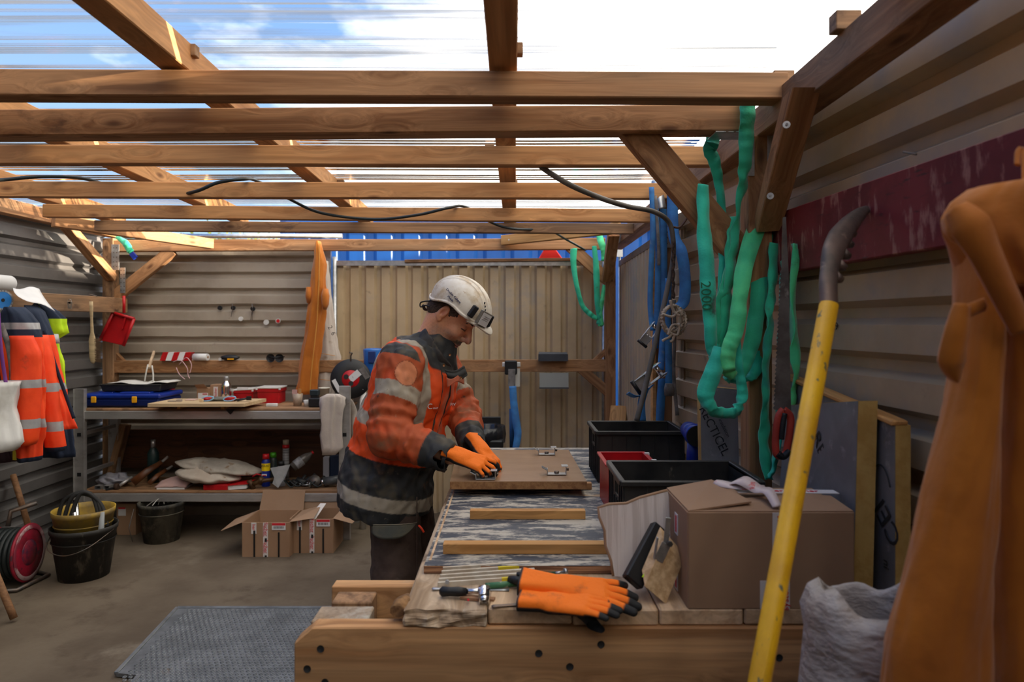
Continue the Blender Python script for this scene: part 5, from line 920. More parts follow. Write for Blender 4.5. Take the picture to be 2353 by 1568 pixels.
crate('plastic_crate', 'black ribbed plastic crate nearer the camera beside the cardboard box', .302, .664, 1.83, 2.09, ZS, .196); crate('plastic_crate', 'black ribbed plastic crate further back, touching the door panel side', .338, .672, 2.68, 2.95, ZS, .196)
# red open box
rbx = thing('storage_box', 'open red plastic box between the two black crates', 'box', (.39, 2.32, ZS)); g = M(); x0, x1, y0, y1, h = .318, .470, 2.24, 2.46, .158
for c, s_ in (((.394, y0, ZS+h/2), (x1-x0, .003, h)), ((.394, y1, ZS+h/2), (x1-x0, .003, h)), ((x0, 2.35, ZS+h/2), (.003, y1-y0, h)), ((x1, 2.35, ZS+h/2), (.003, y1-y0, h)), ((.394, 2.35, ZS+.004), (x1-x0, y1-y0, .005))): M().box(c, s_).build('wall', RED, rbx)
for c, s_ in (((.394, y0-.005, ZS+h), (x1-x0+.02, .014, .006)), ((.394, y1+.005, ZS+h), (x1-x0+.02, .014, .006)), ((x0-.005, 2.35, ZS+h), (.014, y1-y0, .006)), ((x1+.005, 2.35, ZS+h), (.014, y1-y0, .006))): M().box(c, s_).build('rim', RED, rbx, bevel=.001)
for y in (2.30, 2.42): M().box((x1+.008, y, ZS+h+.003), (.016, .014, .010)).build('clip', WHITEP, rbx)
# blue torch / driver behind the crates
td = thing('cordless_driver', 'blue cordless tool with round black face standing behind the front crate', 'tool', (.668, 2.5, ZS)); c = Vector((xz(1596, 2.47), 2.44, 1.53-(1003-745)*2.44/1569))
M().cyl(c, c+Vector((0, .03, .002)), .038, .040, 28).cyl(c+Vector((0, .03, .002)), c+Vector((0, .12, .006)), .038, .030, 28).build('head', BLUEP, td); M().cyl(c+Vector((0, -.004, 0)), c, .037, .037, 28).build('face', BLACKC, td); M().tube([c+Vector((0, .04, -.03)), c+Vector((0, .05, -.08)), (c.x, c.y+.05, ZS)], [.024, .024, .028], 14).build('handle', BLUEP, td)
# cardboard scrap leaning
M1 = [(1375, 1168), (1400, 1160), (1440, 1158), (1470, 1145), (1534, 1128), (1560, 1250), (1545, 1330), (1410, 1325), (1405, 1290), (1392, 1255), (1390, 1220), (1378, 1190)]
cs_ = thing('cardboard_scrap', 'torn piece of corrugated cardboard leaning against the big cardboard box', 'cardboard', (.33, 1.72, ZS)); Pq = []
for px, py in M1:
    t = (1325-py)/190; Y = 1.70+.03*t; Pq.append(pt(px, py, Y))
M().prism(Pq, (0, .005, .001)).build('liner', CARDP, cs_); M().tube([p+Vector((0, .003, 0)) for p in Pq[7:]+Pq[:5]], .004, 6).build('torn_edge', CARD, cs_)
# big cardboard box
bb_ = thing('cardboard_box', 'large taped cardboard box at the front right of the workbench', 'box', (.585, 1.64, ZB)); X0, X1, Y0, Y1, h = .400, .774, 1.548, 1.765, .218; z1 = ZB+h
for nm, c, s_ in (('front_wall', ((X0+X1)/2, Y0, ZB+h/2), (X1-X0, .005, h)), ('back_wall', ((X0+X1)/2, Y1, ZB+h/2), (X1-X0, .005, h)), ('side_wall', (X0, (Y0+Y1)/2, ZB+h/2), (.005, Y1-Y0, h)), ('side_wall', (X1, (Y0+Y1)/2, ZB+h/2), (.005, Y1-Y0, h)), ('base', ((X0+X1)/2, (Y0+Y1)/2, ZB+.003), (X1-X0, Y1-Y0, .005))): M().box(c, s_).build(nm, CARD, bb_, bevel=.001)
M().prism([(X0, Y0, z1), (X0, Y1, z1), (X0+.11, Y1-.02, z1+.026), (X0+.155, Y0+.035, z1+.012)], (0, 0, .004)).build('flap', CARD, bb_)
M().prism([(X0, Y0, z1), (X1, Y0, z1), (X1-.005, Y0+.100, z1+.010), (X0+.30, Y0+.095, z1+.016), (X0+.02, Y0+.09, z1-.004)], (0, 0, .003)).build('flap', CARD, bb_)
M().prism([(X0+.02, Y1, z1), (X1, Y1, z1), (X1-.01, Y1-.10, z1+.004), (X0+.15, Y1-.105, z1+.004)], (0, 0, .003)).build('flap', CARD, bb_)
M().box((X0+.27, Y0+.12, z1+.018), (.24, .035, .0012), Matrix.Rotation(-.04, 3, 'Z')).build('top_tape', TAPE, bb_); text('fischer  fischer', .026, REDINK, bb_, (X0+.27, Y0+.12, z1+.0195), (1, -.04, 0), (.04, 1, 0))
M().ribbon([(X0+.13, Y0+.16, z1+.02), (X0+.16, Y0+.12, z1+.045), (X0+.19, Y0+.09, z1+.03), (X0+.2, Y0+.05, z1+.035), (X0+.205, Y0+.01, z1+.01)], [.02, .035, .03, .025, .02], .002, (1, .3, .5)).ribbon([(X0+.11, Y0+.17, z1+.03), (X0+.14, Y0+.13, z1+.03), (X0+.22, Y0+.12, z1+.025)], [.015, .03, .03], .002, (0, 1, .3)).build('crumpled_tape', mat('tape_pinkish', (.62, .50, .47), (.60, .10, .10), 22, .56, .62, rough=.35), bb_)
xt = xz(1791, Y0); M().box((xt, Y0-.0035, z1-.055), (.034, .0015, .11)).box((xt+.005, Y0-.0035, ZB+.06), (.034, .0015, .12)).box((xt-.03, Y0-.0034, ZB+.032), (.03, .0015, .064)).build('front_tape', TAPE, bb_)
text('systems', .022, REDINK, bb_, (xt-.003, Y0-.005, z1-.04), (0, 0, 1), (-1, 0, 0)); text('systems', .022, REDINK, bb_, (xt+.012, Y0-.005, ZB+.032), (0, 0, 1), (-1, 0, 0)); text('fix', .02, REDINK, bb_, (xt+.012, Y0-.005, ZB+.10), (0, 0, 1), (-1, 0, 0))
for z, hh in ((z1-.055, .05), (ZB+.03, .05)): M().box((X0-.0035, Y0+.10, z), (.0015, .03, hh)).build('side_tape', TAPE, bb_); M().box((X0-.0045, Y0+.10, z), (.001, .012, hh*.8)).build('red_line', REDINK, bb_)
# black spirit level and pine block with bracket leaning on the box
lv = thing('foam_bar', 'black rectangular bar leaning on the cardboard scrap, a small yellow-green mark low on it', 'bar', pt(1455, 1345, 1.62)); a, b = pt(1456, 1332, 1.60), pt(1514, 1222, 1.68); R = frame(b-a, (0, 1, 0)); M().box((a+b)/2, ((b-a).length+.02, .05, .024), R).build('bar', BLACKC, lv, bevel=.003); M().box(a.lerp(b, .17)+Vector((.008, -.0265, 0)), (.012, .002, .004), R).build('mark', mat('lime', (.5, .8, .02)), lv)
kb = thing('wooden_block', 'chunky particle board block with a bent zinc bracket, leaning on the cardboard box', 'block', pt(1510, 1385, 1.58)); CHIP = mat('particle_board', (.66, .45, .25), (.46, .29, .14), 55, .35, .65, rough=.85, bump=.5, bs=110)
Q = [pt(1481, 1348, 1.565), pt(1530, 1390, 1.575), pt(1569, 1295, 1.61), pt(1524, 1245, 1.60)]; M().prism(Q, Vector((.0, .035, .025))).build('block', CHIP, kb, bevel=.001)
c = pt(1522, 1270, 1.588); M().box(c, (.022, .003, .045), Matrix.Rotation(.45, 3, 'Y')).box(c+Vector((-.016, -.004, .012)), (.003, .012, .05), Matrix.Rotation(.15, 3, 'Y')).box(c+Vector((.012, .004, .05)), (.012, .003, .06), Matrix.Rotation(.1, 3, 'Y')).build('bracket_plate', STEEL, kb, bevel=.0005); M().cyl(c+Vector((.016, -.01, .022)), c+Vector((.016, -.002, .022)), .007, n=6).build('bolt', DSTEEL, kb)
# tools at the front of the planks
ZT = ZB+.0015
def g2(px, py, z=ZT): Y = FPX*(HC-z)/(py-HYP); return Vector((xz(px, Y), Y, z))
fr_ = thing('folding_rule', 'folded white wooden rule with yellow ends lying on the front planks', 'ruler', g2(1110, 1335))
for k in range(5):
    a = g2(1006+3*k, 1344-6*k, ZT+.004+.0036*0); b = g2(1240-6*k, 1328-5.5*k, ZT+.004); R = frame(b-a); M().box((a+b)/2+Vector((0, 0, .003*k)), ((b-a).length, .0075, .012), R).build('segment', mat('rule_white%d' % k, (.60, .54, .44), (.45, .36, .26), 20, rough=.6), fr_)
    if k in (0, 3): p = a.lerp(b, .80); M().box(p+Vector((0, -.0008, .0005+.003*k)), ((b-a).length*.36, .008, .0123), R).build('yellow_end', mat('rule_yellow', (.62, .48, .02)), fr_)
M().cyl(g2(1028, 1337, ZT+.012), g2(1028, 1337, ZT+.012)+Vector((0, -.006, 0)), .005, n=12).build('hinge', STEEL, fr_)
rt = thing('ratchet_wrench', 'chrome ratchet wrench with black handle at the front of the bench', 'wrench', g2(1060, 1362)); a, b = g2(1010, 1360, ZT+.013), g2(1072, 1360, ZT+.015); c = g2(1112, 1358, ZT+.018)
M().tube([a, a.lerp(b, .1), a.lerp(b, .4), a.lerp(b, .7), b], [.006, .012, .0105, .0115, .008], 14).build('grip', BLACKC, rt); M().tube([b, b.lerp(c, .4), c], [.006, .0055, .009], 12).lathe([(0, -.010), (.013, -.009), (.0155, -.004), (.0155, .004), (.013, .009), (0, .010)], c, 20).build('head', CHROME, rt)
M().lathe([(.0075, -.030), (.0075, -.014), (.0115, -.034), (.012, -.030), (.012, -.008), (.010, 0)], c+Vector((0, .004, .004)), 20, Matrix.Rotation(-1.25, 3, 'X')).lathe([(0, -.012), (.008, -.012), (.0095, -.034), (.0118, -.034), (.0125, -.012), (.011, 0)], c+Vector((.002, -.006, 0)), 20, Matrix.Rotation(-1.1, 3, 'X')).build('socket', CHROME, rt)
sp = thing('open_spanner', 'thin grey flat spanner lying under the ratchet wrench', 'spanner', g2(1080, 1355)); a, b = g2(992, 1353, ZT+.003), g2(1170, 1356, ZT+.003); M().tube([a, a.lerp(b, .03), a.lerp(b, .08), a.lerp(b, .9), b], [.003, .008, .0055, .0055, .0075], 10, flat=.3).build('shank', STEEL, sp)
sd = thing('screwdriver', 'old screwdriver with chipped green handle beside the folding rule', 'screwdriver', g2(1160, 1345)); a, b, c = g2(1116, 1348, ZT+.010), g2(1192, 1341, ZT+.010), g2(1300, 1318, ZT+.012); M().cyl(a, b, .008, .0075, 12).build('handle', mat('chipped_green', (.05, .16, .07), (.5, .45, .35), 22, .52, .6, rough=.5), sd); M().cyl(b, b+(b-a).normalized()*.016, .0095, n=12).build('ferrule', mat('olive', (.06, .08, .03)), sd); M().tube([b, b.lerp(c, .5)], .004, 8).build('shaft', STEEL, sd)
cf = thing('file_handle', 'green metal rod with a hex bolt end behind the orange glove', 'rod', g2(1250, 1320)); M().cyl(g2(1200, 1326, ZT+.02), g2(1275, 1318, ZT+.02), .005, n=10).build('rod', mat('dark_green', (.03, .07, .04)), cf); M().cyl(g2(1275, 1318, ZT+.02), g2(1296, 1315, ZT+.02), .0035, n=8).cyl(g2(1296, 1315, ZT+.02), g2(1302, 1314, ZT+.02), .009, n=6).build('bolt_end', STEEL, cf)
kn = thing('pocket_knife', 'dark folding knife lying by the cuff of the orange glove', 'knife', g2(1190, 1334)); M().tube([g2(1170, 1332, ZT+.02), g2(1192, 1335, ZT+.022), g2(1240, 1333, ZT+.012)], [.009, .012, .009], 10).build('body', BLACK, kn); M().lathe([(0, .004), (.010, .003), (.010, -.003), (0, -.004)], g2(1196, 1320, ZT+.035), 16).build('wheel', BLACKC, kn)
wd = thing('wood_splinter', 'small brown wood splinter in front of the ratchet wrench', 'splinter', g2(1100, 1380)); M().prism([g2(1057, 1378), g2(1078, 1371), g2(1110, 1377), g2(1138, 1378), g2(1135, 1384), g2(1090, 1382)], (0, 0, .006)).build('splinter', mat('bark', (.36, .20, .11), (.24, .12, .06), 30, rough=.9), wd); M().cyl(g2(1076, 1379, ZT+.006), g2(1076, 1379, ZT+.009), .003, n=8).build('red_dot', REDINK, wd)
fb = thing('flat_bar', 'black flat steel bar with a hole, at the very front of the bench', 'tool', g2(1210, 1390)); a, b, c, d = g2(1129, 1394, ZT+.004), g2(1255, 1385, ZT+.004), g2(1270, 1386, ZT+.006), g2(1298, 1382, ZT+.005); M().tube([a, a.lerp(b, .04), a.lerp(b, .1), b, c, d], [.003, .0075, .006, .006, .0085, .004], 10, flat=.35).build('bar', DSTEEL, fb)
M().tube([g2(1335, 1384, ZT+.003), g2(1360, 1385, ZT+.003), g2(1376, 1376, ZT+.003)], .0022, 6).build('wire_piece', DSTEEL, None, 'small bent wire under the fingers of the orange glove', 'wire')
pc = thing('pebble', 'small white chip of plaster at the cuff of the orange glove', 'chip', g2(1228, 1335)); blob('chip', g2(1229, 1336, ZT+.02), (.012, .010, .012), PAPER, pc, .6, seed=3, n=6)
# ---- hands / gloves as signed distance shapes, local frame: x fingers, y thumb side, z back of hand
FING = [(.031, .080, .0115), (.010, .090, .0120), (-.012, .084, .0115), (-.033, .066, .0105)]
def hand_fn(curl, spread=0, th=(.5, .4), puff=0.0, wrist=.07, wr=.030, flat=1):
    segs = []
    for i, (y, L_, r) in enumerate(FING):
        a = np.array([.088-(.008 if i == 3 else 0), y, .004]); c1 = curl[i] if isinstance(curl, (list, tuple)) else curl; an = c1*.5; sp_ = (y/.033)*spread
        for k, (f, cc) in enumerate(((.46, 1), (.30, 1.3), (.24, .9))):
            d = np.array([math.cos(an)*math.cos(sp_), math.sin(sp_)*math.cos(an), -math.sin(an)]); b = a+d*L_*f; segs.append((a, b, r+puff-.0008*k, r+puff-.0008*(k+1), i)); a = b; an += c1*cc
    t0 = np.array([.022, .030, -.006]); t1 = t0+np.array([.038*math.cos(th[0]), .038*math.sin(th[0]), -.012]); t2 = t1+np.array([.032*math.cos(th[0]-th[1]), .032*math.sin(th[0]-th[1]), -.006-.02*th[1]]); t3 = t2+np.array([.022*math.cos(th[0]-th[1]*1.6), .022*math.sin(th[0]-th[1]*1.6), -.004-.014*th[1]])
    tb = [(t0, t1, .0155+puff, .0135+puff), (t1, t2, .0135+puff, .012+puff), (t2, t3, .012+puff, .0105+puff)]
    def fn(P):
        d = None
        for j, y in enumerate((.030, .010, -.011, -.031)):
            q = cap(P, (.0, y*.75, 0), (.09-(.006 if j == 3 else 0), y, .003), .0155+puff, .0145+puff); d = q if d is None else smin(d, q, .012)
        q = cap(P, (-wrist, 0, 0), (.015, 0, 0), wr, .028); q = smax(q, np.abs(P[..., 2])-.022, .008); d = smin(d, q, .02)
        for s_ in tb: d = smin(d, cap(P, *s_), .006)
        f = None
        for s_ in segs:
            q = cap(P, *s_[:4]); f = q if f is None else np.minimum(f, q)
        d = smin(d, f, .004)
        return smax(d, -(P[..., 0]+wrist), .003)
    return fn, segs, tb
ORG = np.array([.95, .19, .006]); GBLK = np.array([.018, .018, .018])
def glove_col(V, segs, tb, line=.0, tipk=.35, cuffx=-.066, fz=0, tip=1.7):
    n = len(V); c = np.repeat(ORG[None], n, 0); blk = sst(line+.003, line-.003, V[:, 2]-.0*V[:, 0])
    for s_ in segs:       # finger tips fully dark
        pass
    # distance along the fingers: darker underside and ends
    best = np.full(n, 9.); tt = np.zeros(n)
    for k, s_ in enumerate(segs):
        d = cap(V, *s_[:4]); t = (k % 3)+np.clip(capt(V, s_[0], s_[1]), 0, 1); m_ = d < best; best = np.where(m_, d, best); tt = np.where(m_, t, tt)
        zz_ = s_[0][2]+(s_[1][2]-s_[0][2])*np.clip(capt(V, s_[0], s_[1]), 0, 1); blk = np.where(m_ & (V[:, 0] > .09), sst(.002, -.004, V[:, 2]-zz_-.001-fz), blk)
    blk = np.maximum(blk, np.where(V[:, 0] > .08, sst(tip, tip+.25, tt), 0))
    for k, s_ in enumerate(tb):
        if k: blk = np.maximum(blk, (cap(V, *s_) < .003)*sst(.0, .3, capt(V, s_[0], s_[1])+(k-1)))
    cf_ = sst(cuffx+.008, cuffx+.004, V[:, 0]); blk = np.maximum(blk, cf_)
    return c*(1-blk[:, None])+GBLK*blk[:, None]
GLOVE = mat('knit_glove', (1, .2, 0), (.42, .10, .02), 12, .60, .78, attr=True, rough=.75, bump=.35, bs=130)
def mtx(o, x, z):
    x = Vector(x).normalized(); z = Vector(z); z = (z-x*z.dot(x)).normalized(); y = z.cross(x); return Matrix.Translation(o) @ Matrix((x, y, z)).transposed().to_4x4()
HX = (np.arange(-.13, .20, .0022), np.arange(-.075, .09, .0022), np.arange(-.10, .045, .0022))
# pair of orange gloves lying on the planks
lg = thing('orange_gloves', 'pair of orange and black work gloves lying at the front of the bench', 'gloves', g2(1320, 1370))
fn, sg_, tb_ = hand_fn([.05, .12, .16, .1], .26, (.9, .25), .0015, .12, .040); c0 = g2(1330, 1362, ZT+.034)
sdf_obj('upper_glove', fn, HX[0], HX[1], HX[2], GLOVE, lg, lambda V: glove_col(V, sg_, tb_, -.006, cuffx=-.12, fz=.004), mtx(g2(1302, 1352, ZT+.030), (1, -.16, -.09), (.03, -.30, .95)) @ Matrix.Diagonal((.93, -.9, .9, 1)))
fn2, sg2, tb2 = hand_fn(.15, .05, (.6, .2), .001, .09, .036)
sdf_obj('lower_glove', fn2, HX[0], HX[1], HX[2], GLOVE, lg, lambda V: glove_col(V, sg2, tb2, .0, cuffx=-.09), mtx(g2(1268, 1386, ZT+.016), (1, -.22, .0), (.0, -.15, 1)) @ Matrix.Diagonal((.85, .85, .7, 1)))
# ================================================================ RIGHT SIDE
def xw(Y): return xr(Y)
# red board
a = Vector((xw(2.40)-.03, 2.40, HC+.255)); b = Vector((xw(.55)-.03, .55, HC+.26)); rbd = beam('red_board', a, b, .038, .19, REDP, None, label='wide dark red painted board fixed along the right wall', cat='board', bevel=.002)
beam('backing_strip', a+Vector((.028, 0, -.02)), b+Vector((.028, 0, -.02)), .018, .17, W_GREY, rbd) if 0 else None
def nail_(px, py, Y, dx=-.03): 
    p = pt(px, py, Y); M().cyl(p, p+Vector((.04, .0, -.015)), .0022, n=6).build('nail', DSTEEL, rbd)
nail_(1788, 494, 2.28); nail_(2301, 336, 1.36)
# green round slings at the front post
gs1 = thing('round_sling', 'long green round sling looped over the tie beam beside the front post', 'sling', pt(1690, 900, 2.2))
Yg = 2.12
M().ribbon([pt(1718, 234, Yg+.02), pt(1718, 240, Yg-.005), pt(1716, 300, Yg), pt(1712, 370, Yg), pt(1703, 440, Yg+.03), pt(1690, 540, Yg+.05), pt(1670, 640, Yg+.04), pt(1654, 700, Yg+.03), pt(1650, 780, Yg+.03), pt(1637, 820, Yg+.02)], [.046, .046, .046, .04, .034, .03, .028, .03, .03, .02], .008, (1, 0, 0), sides=[(1, 0, 0)]*4+[(1, .4, 0), (1, .8, 0), (1, .3, 0), (1, 0, 0), (1, .3, 0), (1, 0, 0)], wob=.016).build('strap_run', GREEN, gs1)
M().ribbon([pt(1638, 300, 2.26), pt(1636, 330, 2.25), pt(1630, 345, 2.25), pt(1640, 370, 2.25), pt(1652, 420, 2.25), pt(1660, 500, 2.24), pt(1662, 600, 2.2), pt(1655, 700, 2.17), pt(1644, 790, 2.15), pt(1634, 826, 2.13)], [.045, .045, .045, .04, .03, .028, .03, .028, .026, .02], .008, (1, 0, 0), wob=.016).build('strap_run', GREEN3, gs1)
M().ribbon([pt(1616, 425, 2.15), pt(1617, 520, 2.13), pt(1624, 620, 2.11), pt(1628, 700, 2.10), pt(1634, 790, 2.10), pt(1640, 824, 2.11)], [.035, .045, .048, .046, .036, .022], .009, (1, .1, 0), wob=.016).build('strap_run', GREEN3, gs1)
M().ribbon([pt(1690, 500, 2.2), pt(1680, 560, 2.18), pt(1676, 640, 2.16), pt(1668, 700, 2.15), pt(1660, 780, 2.15), pt(1650, 820, 2.15)], [.03, .04, .04, .035, .03, .02], .008, (1, .3, 0), wob=.016).build('strap_run', GREEN, gs1)
text('2000', .045, mat('dark_green_print', (.01, .12, .05)), gs1, pt(1622, 680, 2.085), (.06, 0, -1), (1, 0, .06))
gs2 = thing('round_sling', 'light green round sling draped over the left end of the red board', 'sling', pt(1700, 940, 2.1))
M().ribbon([pt(1768, 513, 2.22), pt(1752, 512, 2.20), pt(1735, 530, 2.18), pt(1715, 600, 2.13), pt(1700, 680, 2.08), pt(1690, 760, 2.06), pt(1676, 800, 2.04), pt(1672, 845, 2.04), pt(1686, 866, 2.05)], [.045, .055, .06, .052, .048, .046, .044, .042, .03], .010, (1, -.15, .15), wob=.016).build('strap_run', GREEN2, gs2)
M().ribbon([pt(1776, 516, 2.22), pt(1758, 540, 2.20), pt(1748, 620, 2.18), pt(1738, 720, 2.14), pt(1724, 800, 2.12), pt(1706, 850, 2.10), pt(1690, 868, 2.08)], [.04, .045, .052, .05, .048, .04, .03], .009, (1, -.1, 0), wob=.016).build('strap_run', GREEN, gs2)
M().ribbon([pt(1762, 560, 2.2), pt(1756, 640, 2.2), pt(1752, 720, 2.2), pt(1750, 790, 2.18), pt(1736, 850, 2.16), pt(1712, 874, 2.14), pt(1684, 872, 2.12), pt(1668, 866, 2.1)], [.03, .035, .04, .04, .036, .032, .03, .02], .009, (1, .1, .3), wob=.016).build('strap_run', GREEN3, gs2)
M().ribbon([pt(1658, 800, 2.06), pt(1640, 850, 2.04), pt(1622, 905, 2.03), pt(1636, 940, 2.03), pt(1664, 950, 2.04), pt(1692, 944, 2.05), pt(1706, 910, 2.06), pt(1700, 860, 2.06), pt(1694, 800, 2.07), pt(1694, 720, 2.1)], [.045, .050, .050, .036, .030, .036, .032, .026, .024, .02], .010, None or (1, -.2, .25), sides=[(1, 0, 0), (1, 0, .1), (1, -.2, .1), (.4, -.6, 1), (0, -.5, 1), (-.5, -.5, .8), (1, -.3, .3), (1, -.3, 0), (1, -.5, 0), (1, 0, 0)], wob=.016).build('strap_run', GREEN3, gs2)
gs3 = thing('round_sling', 'darker green sling hanging close to the wall behind the pruning saw', 'sling', pt(1770, 1110, 2.2))
M().ribbon([pt(1776, 560, 2.16), pt(1772, 650, 2.14), pt(1768, 740, 2.12), pt(1760, 830, 2.12), pt(1758, 920, 2.12), pt(1756, 1010, 2.12), pt(1762, 1100, 2.12)], [.03]*7, .008, (1, .4, 0), wob=.016).build('strap_run', GREEN, gs3)
M().ribbon([pt(1800, 600, 2.10), pt(1798, 700, 2.10), pt(1794, 820, 2.12), pt(1792, 960, 2.10), pt(1782, 1060, 2.10), pt(1768, 1100, 2.10)], [.04]*6, .008, (.5, 1, 0), wob=.016).build('strap_run', GREEN3, gs3)
M().ribbon([pt(1826, 560, 2.03), pt(1826, 760, 2.03), pt(1824, 900, 2.03), pt(1812, 960, 2.03)], [.024]*4, .007, (1, .6, 0), wob=.016).build('strap_run', GREEN2, gs3)
# pruning saw with red handle
sw = thing('pruning_saw', 'long rusty pruning saw with red handle hanging from a nail in the red board', 'saw', pt(1798, 1045, 2.05)); Ys = 1.96; BL = mat('saw_steel', (.17, .155, .145), (.10, .085, .08), 16, rough=.5, metal=.6, spots=[((.20, .11, .06), 9, .62, .74, (1, 1, .3)), ((.30, .28, .26), 22, .62, .7, (1, 1, .4))])
L0 = [(1799, 500), (1806, 498), (1812, 620), (1814, 760), (1818, 945), (1780, 942)]; left = []
for k in range(34): t = k/33; x = 1780+(1796-1780)*t; y = 942+(620-942)*t; left += [(x, y), (x-3.2, y-4)]
poly = [pt(x, y, Ys) for x, y in L0+left+[(1796, 620), (1797, 540)]]; M().prism(poly, (0, .002, 0)).build('blade', BL, sw)
M().tube(smooth_path([pt(1800, 942, Ys), pt(1816, 958, Ys), pt(1815, 990, Ys), pt(1810, 1022, Ys), pt(1804, 1044, Ys), pt(1786, 1046, Ys), pt(1782, 1020, Ys), pt(1785, 980, Ys), pt(1790, 955, Ys), pt(1800, 942, Ys)]), .011, 10, flat=.8, up=(0, 1, 0)).build('handle', mat('saw_red', (.46, .05, .03), (.30, .03, .02), 9, rough=.5), sw)
M().tube(smooth_path([pt(1803, 950, Ys-.006), pt(1798, 985, Ys-.008), pt(1796, 1010, Ys-.008)]), [.008]*13, 8).tube(smooth_path([pt(1787, 1042, Ys-.006), pt(1800, 1050, Ys-.006), pt(1814, 1036, Ys-.006)]), .010, 8).build('grip_insert', BLACKC, sw)
# yellow pole with forged hook
yp = thing('timber_hook_pole', 'long yellow painted steel pole with a dark forged hook, leaning to the right', 'pole', (.1, .8, 0)); a, b = pt(1905, 700, 1.42), pt(1745, 1568, 1.19); d = (b-a).normalized(); foot = a+d*(a.z/-d.z)
YPA = mat('chipped_yellow', (.78, .43, .008), (.62, .32, .008), 9, .35, .65, rough=.45, bump=.2, bs=60, spots=[((.10, .11, .07), 52, .62, .68, (1, 1, .45)), ((.50, .44, .38), 13, .64, .69, (1, 1, .5))])
M().tube([foot, a.lerp(foot, .5), a], .019, 20).build('shaft', YPA, yp)
HM = mat('forged_iron', (.085, .065, .055), (.15, .10, .08), 13, .4, .65, rough=.5, metal=.5, bump=.4, bs=30, spots=[((.24, .17, .13), 20, .6, .7)])
hk = [(1905, 702, 1.42), (1903, 660, 1.44), (1906, 620, 1.47), (1914, 580, 1.50), (1930, 545, 1.56), (1955, 512, 1.62), (1980, 488, 1.67), (2006, 472, 1.71)]
M().tube(smooth_path([pt(*q) for q in hk]), [.0195, .0195, .020, .024, .026, .022, .015, .003], 14, flat=.62, up=(0, 1, 0)).build('hook', HM, yp)
for px, py, Y in ((1938, 640, 1.47), (1946, 612, 1.49), (1955, 586, 1.52), (1962, 560, 1.56), (1968, 536, 1.60)): M().tube([pt(px-22, py-4, Y), pt(px-2, py+4, Y)], [.016, .007], 8).build('tooth', HM, yp)
# ratchet straps and cords hanging from the middle post
def strap(root, P, w_=.035, m_=BLUEW, side=(1, 0, 0), nm='strap', th=.003): return M().ribbon([pt(*q) for q in P], w_, th, side).build(nm, m_, root)
rs1 = thing('ratchet_strap', 'blue ratchet strap with open silver ratchet, upper one on the middle post', 'strap', pt(1500, 790, 3.1))
strap(rs1, [(1497, 430, 3.12), (1500, 520, 3.12), (1496, 620, 3.12), (1494, 700, 3.12), (1500, 760, 3.10)], .024); strap(rs1, [(1506, 480, 3.15), (1512, 560, 3.15), (1512, 640, 3.15), (1510, 720, 3.15), (1505, 800, 3.12)], .028)
def ratchet(root, c, d, s=1, Y0=0):
    c = Vector(c); d = Vector(d).normalized(); R = frame(d, (0, 1, 0)).copy()
    for s_ in (-1, 1): M().prism([c+R @ (Vector(q)*s) for q in ((-.02, s_*.022, -.02), (.03, s_*.022, -.022), (.10, s_*.022, -.012), (.11, s_*.022, .0), (.04, s_*.022, .016), (-.01, s_*.022, .018))], R @ Vector((0, .002, 0))).build('side_plate', STEEL, root)
    M().cyl(c+R @ Vector((0, -.026*s, 0)), c+R @ Vector((0, .026*s, 0)), .010*s, n=12).cyl(c+R @ Vector((.06*s, -.024*s, 0)), c+R @ Vector((.06*s, .024*s, 0)), .006*s, n=10).build('spindle', CHROME, root)
    M().cyl(c+R @ Vector((.112*s, -.03*s, -.004)), c+R @ Vector((.112*s, .03*s, -.004)), .008*s, n=12).build('handle_grip', BLACKC, root)
    for s_ in (-1, 1): M().lathe([(0, 0), (.020*s, 0), (.022*s, .002), (.018*s, .004)], c+R @ Vector((0, s_*.025*s, 0)), 16, R @ Matrix.Rotation(PI/2, 3, 'X')).build('ratchet_wheel', STEEL, root)
    M().box(c+R @ Vector((.085*s, 0, -.006)), (.05*s, .042*s, .002), R).build('lever_plate', ALU, root)
ratchet(rs1, pt(1506, 752, 3.05), (-.5, .0, -.62), .85)
rs2 = thing('ratchet_strap', 'blue ratchet strap with silver ratchet, lower one above the crate', 'strap', pt(1480, 960, 3.0))
strap(rs2, [(1524, 480, 3.18), (1526, 620, 3.17), (1524, 760, 3.14), (1518, 850, 3.06)], .030); strap(rs2, [(1500, 885, 2.98), (1484, 900, 2.97), (1462, 912, 2.96), (1442, 904, 2.96)], .045, side=(.2, -1, .3)); strap(rs2, [(1484, 890, 2.96), (1474, 925, 2.96), (1476, 968, 2.96)], .032); strap(rs2, [(1522, 870, 3.12), (1518, 930, 3.12), (1516, 985, 3.12)], .038)
ratchet(rs2, pt(1513, 852, 2.98), (-.60, -.15, -.42), 1.15)
rs3 = thing('ratchet_strap', 'blue strap with a bulging loop and a grey knotted end near the wall', 'strap', pt(1570, 960, 3.0))
strap(rs3, [(1545, 440, 3.1), (1548, 540, 3.08), (1566, 580, 3.02), (1574, 640, 3.0), (1572, 690, 3.0), (1560, 706, 3.0)], .050, side=(1, -.6, 0), th=.006); strap(rs3, [(1536, 640, 3.05), (1534, 720, 3.04), (1536, 800, 3.04), (1537, 892, 3.04)], .030); strap(rs3, [(1549, 690, 3.05), (1550, 780, 3.04), (1548, 860, 3.04), (1556, 955, 3.03)], .016, m_=GREYW, nm='grey_tail'); M().loft([sec(1529, 1546, 882, 3.02, .02), sec(1527, 1548, 895, 3.02, .024), sec(1528, 1547, 910, 3.02, .02)], 14, .1).build('knot', GREYW, rs3)
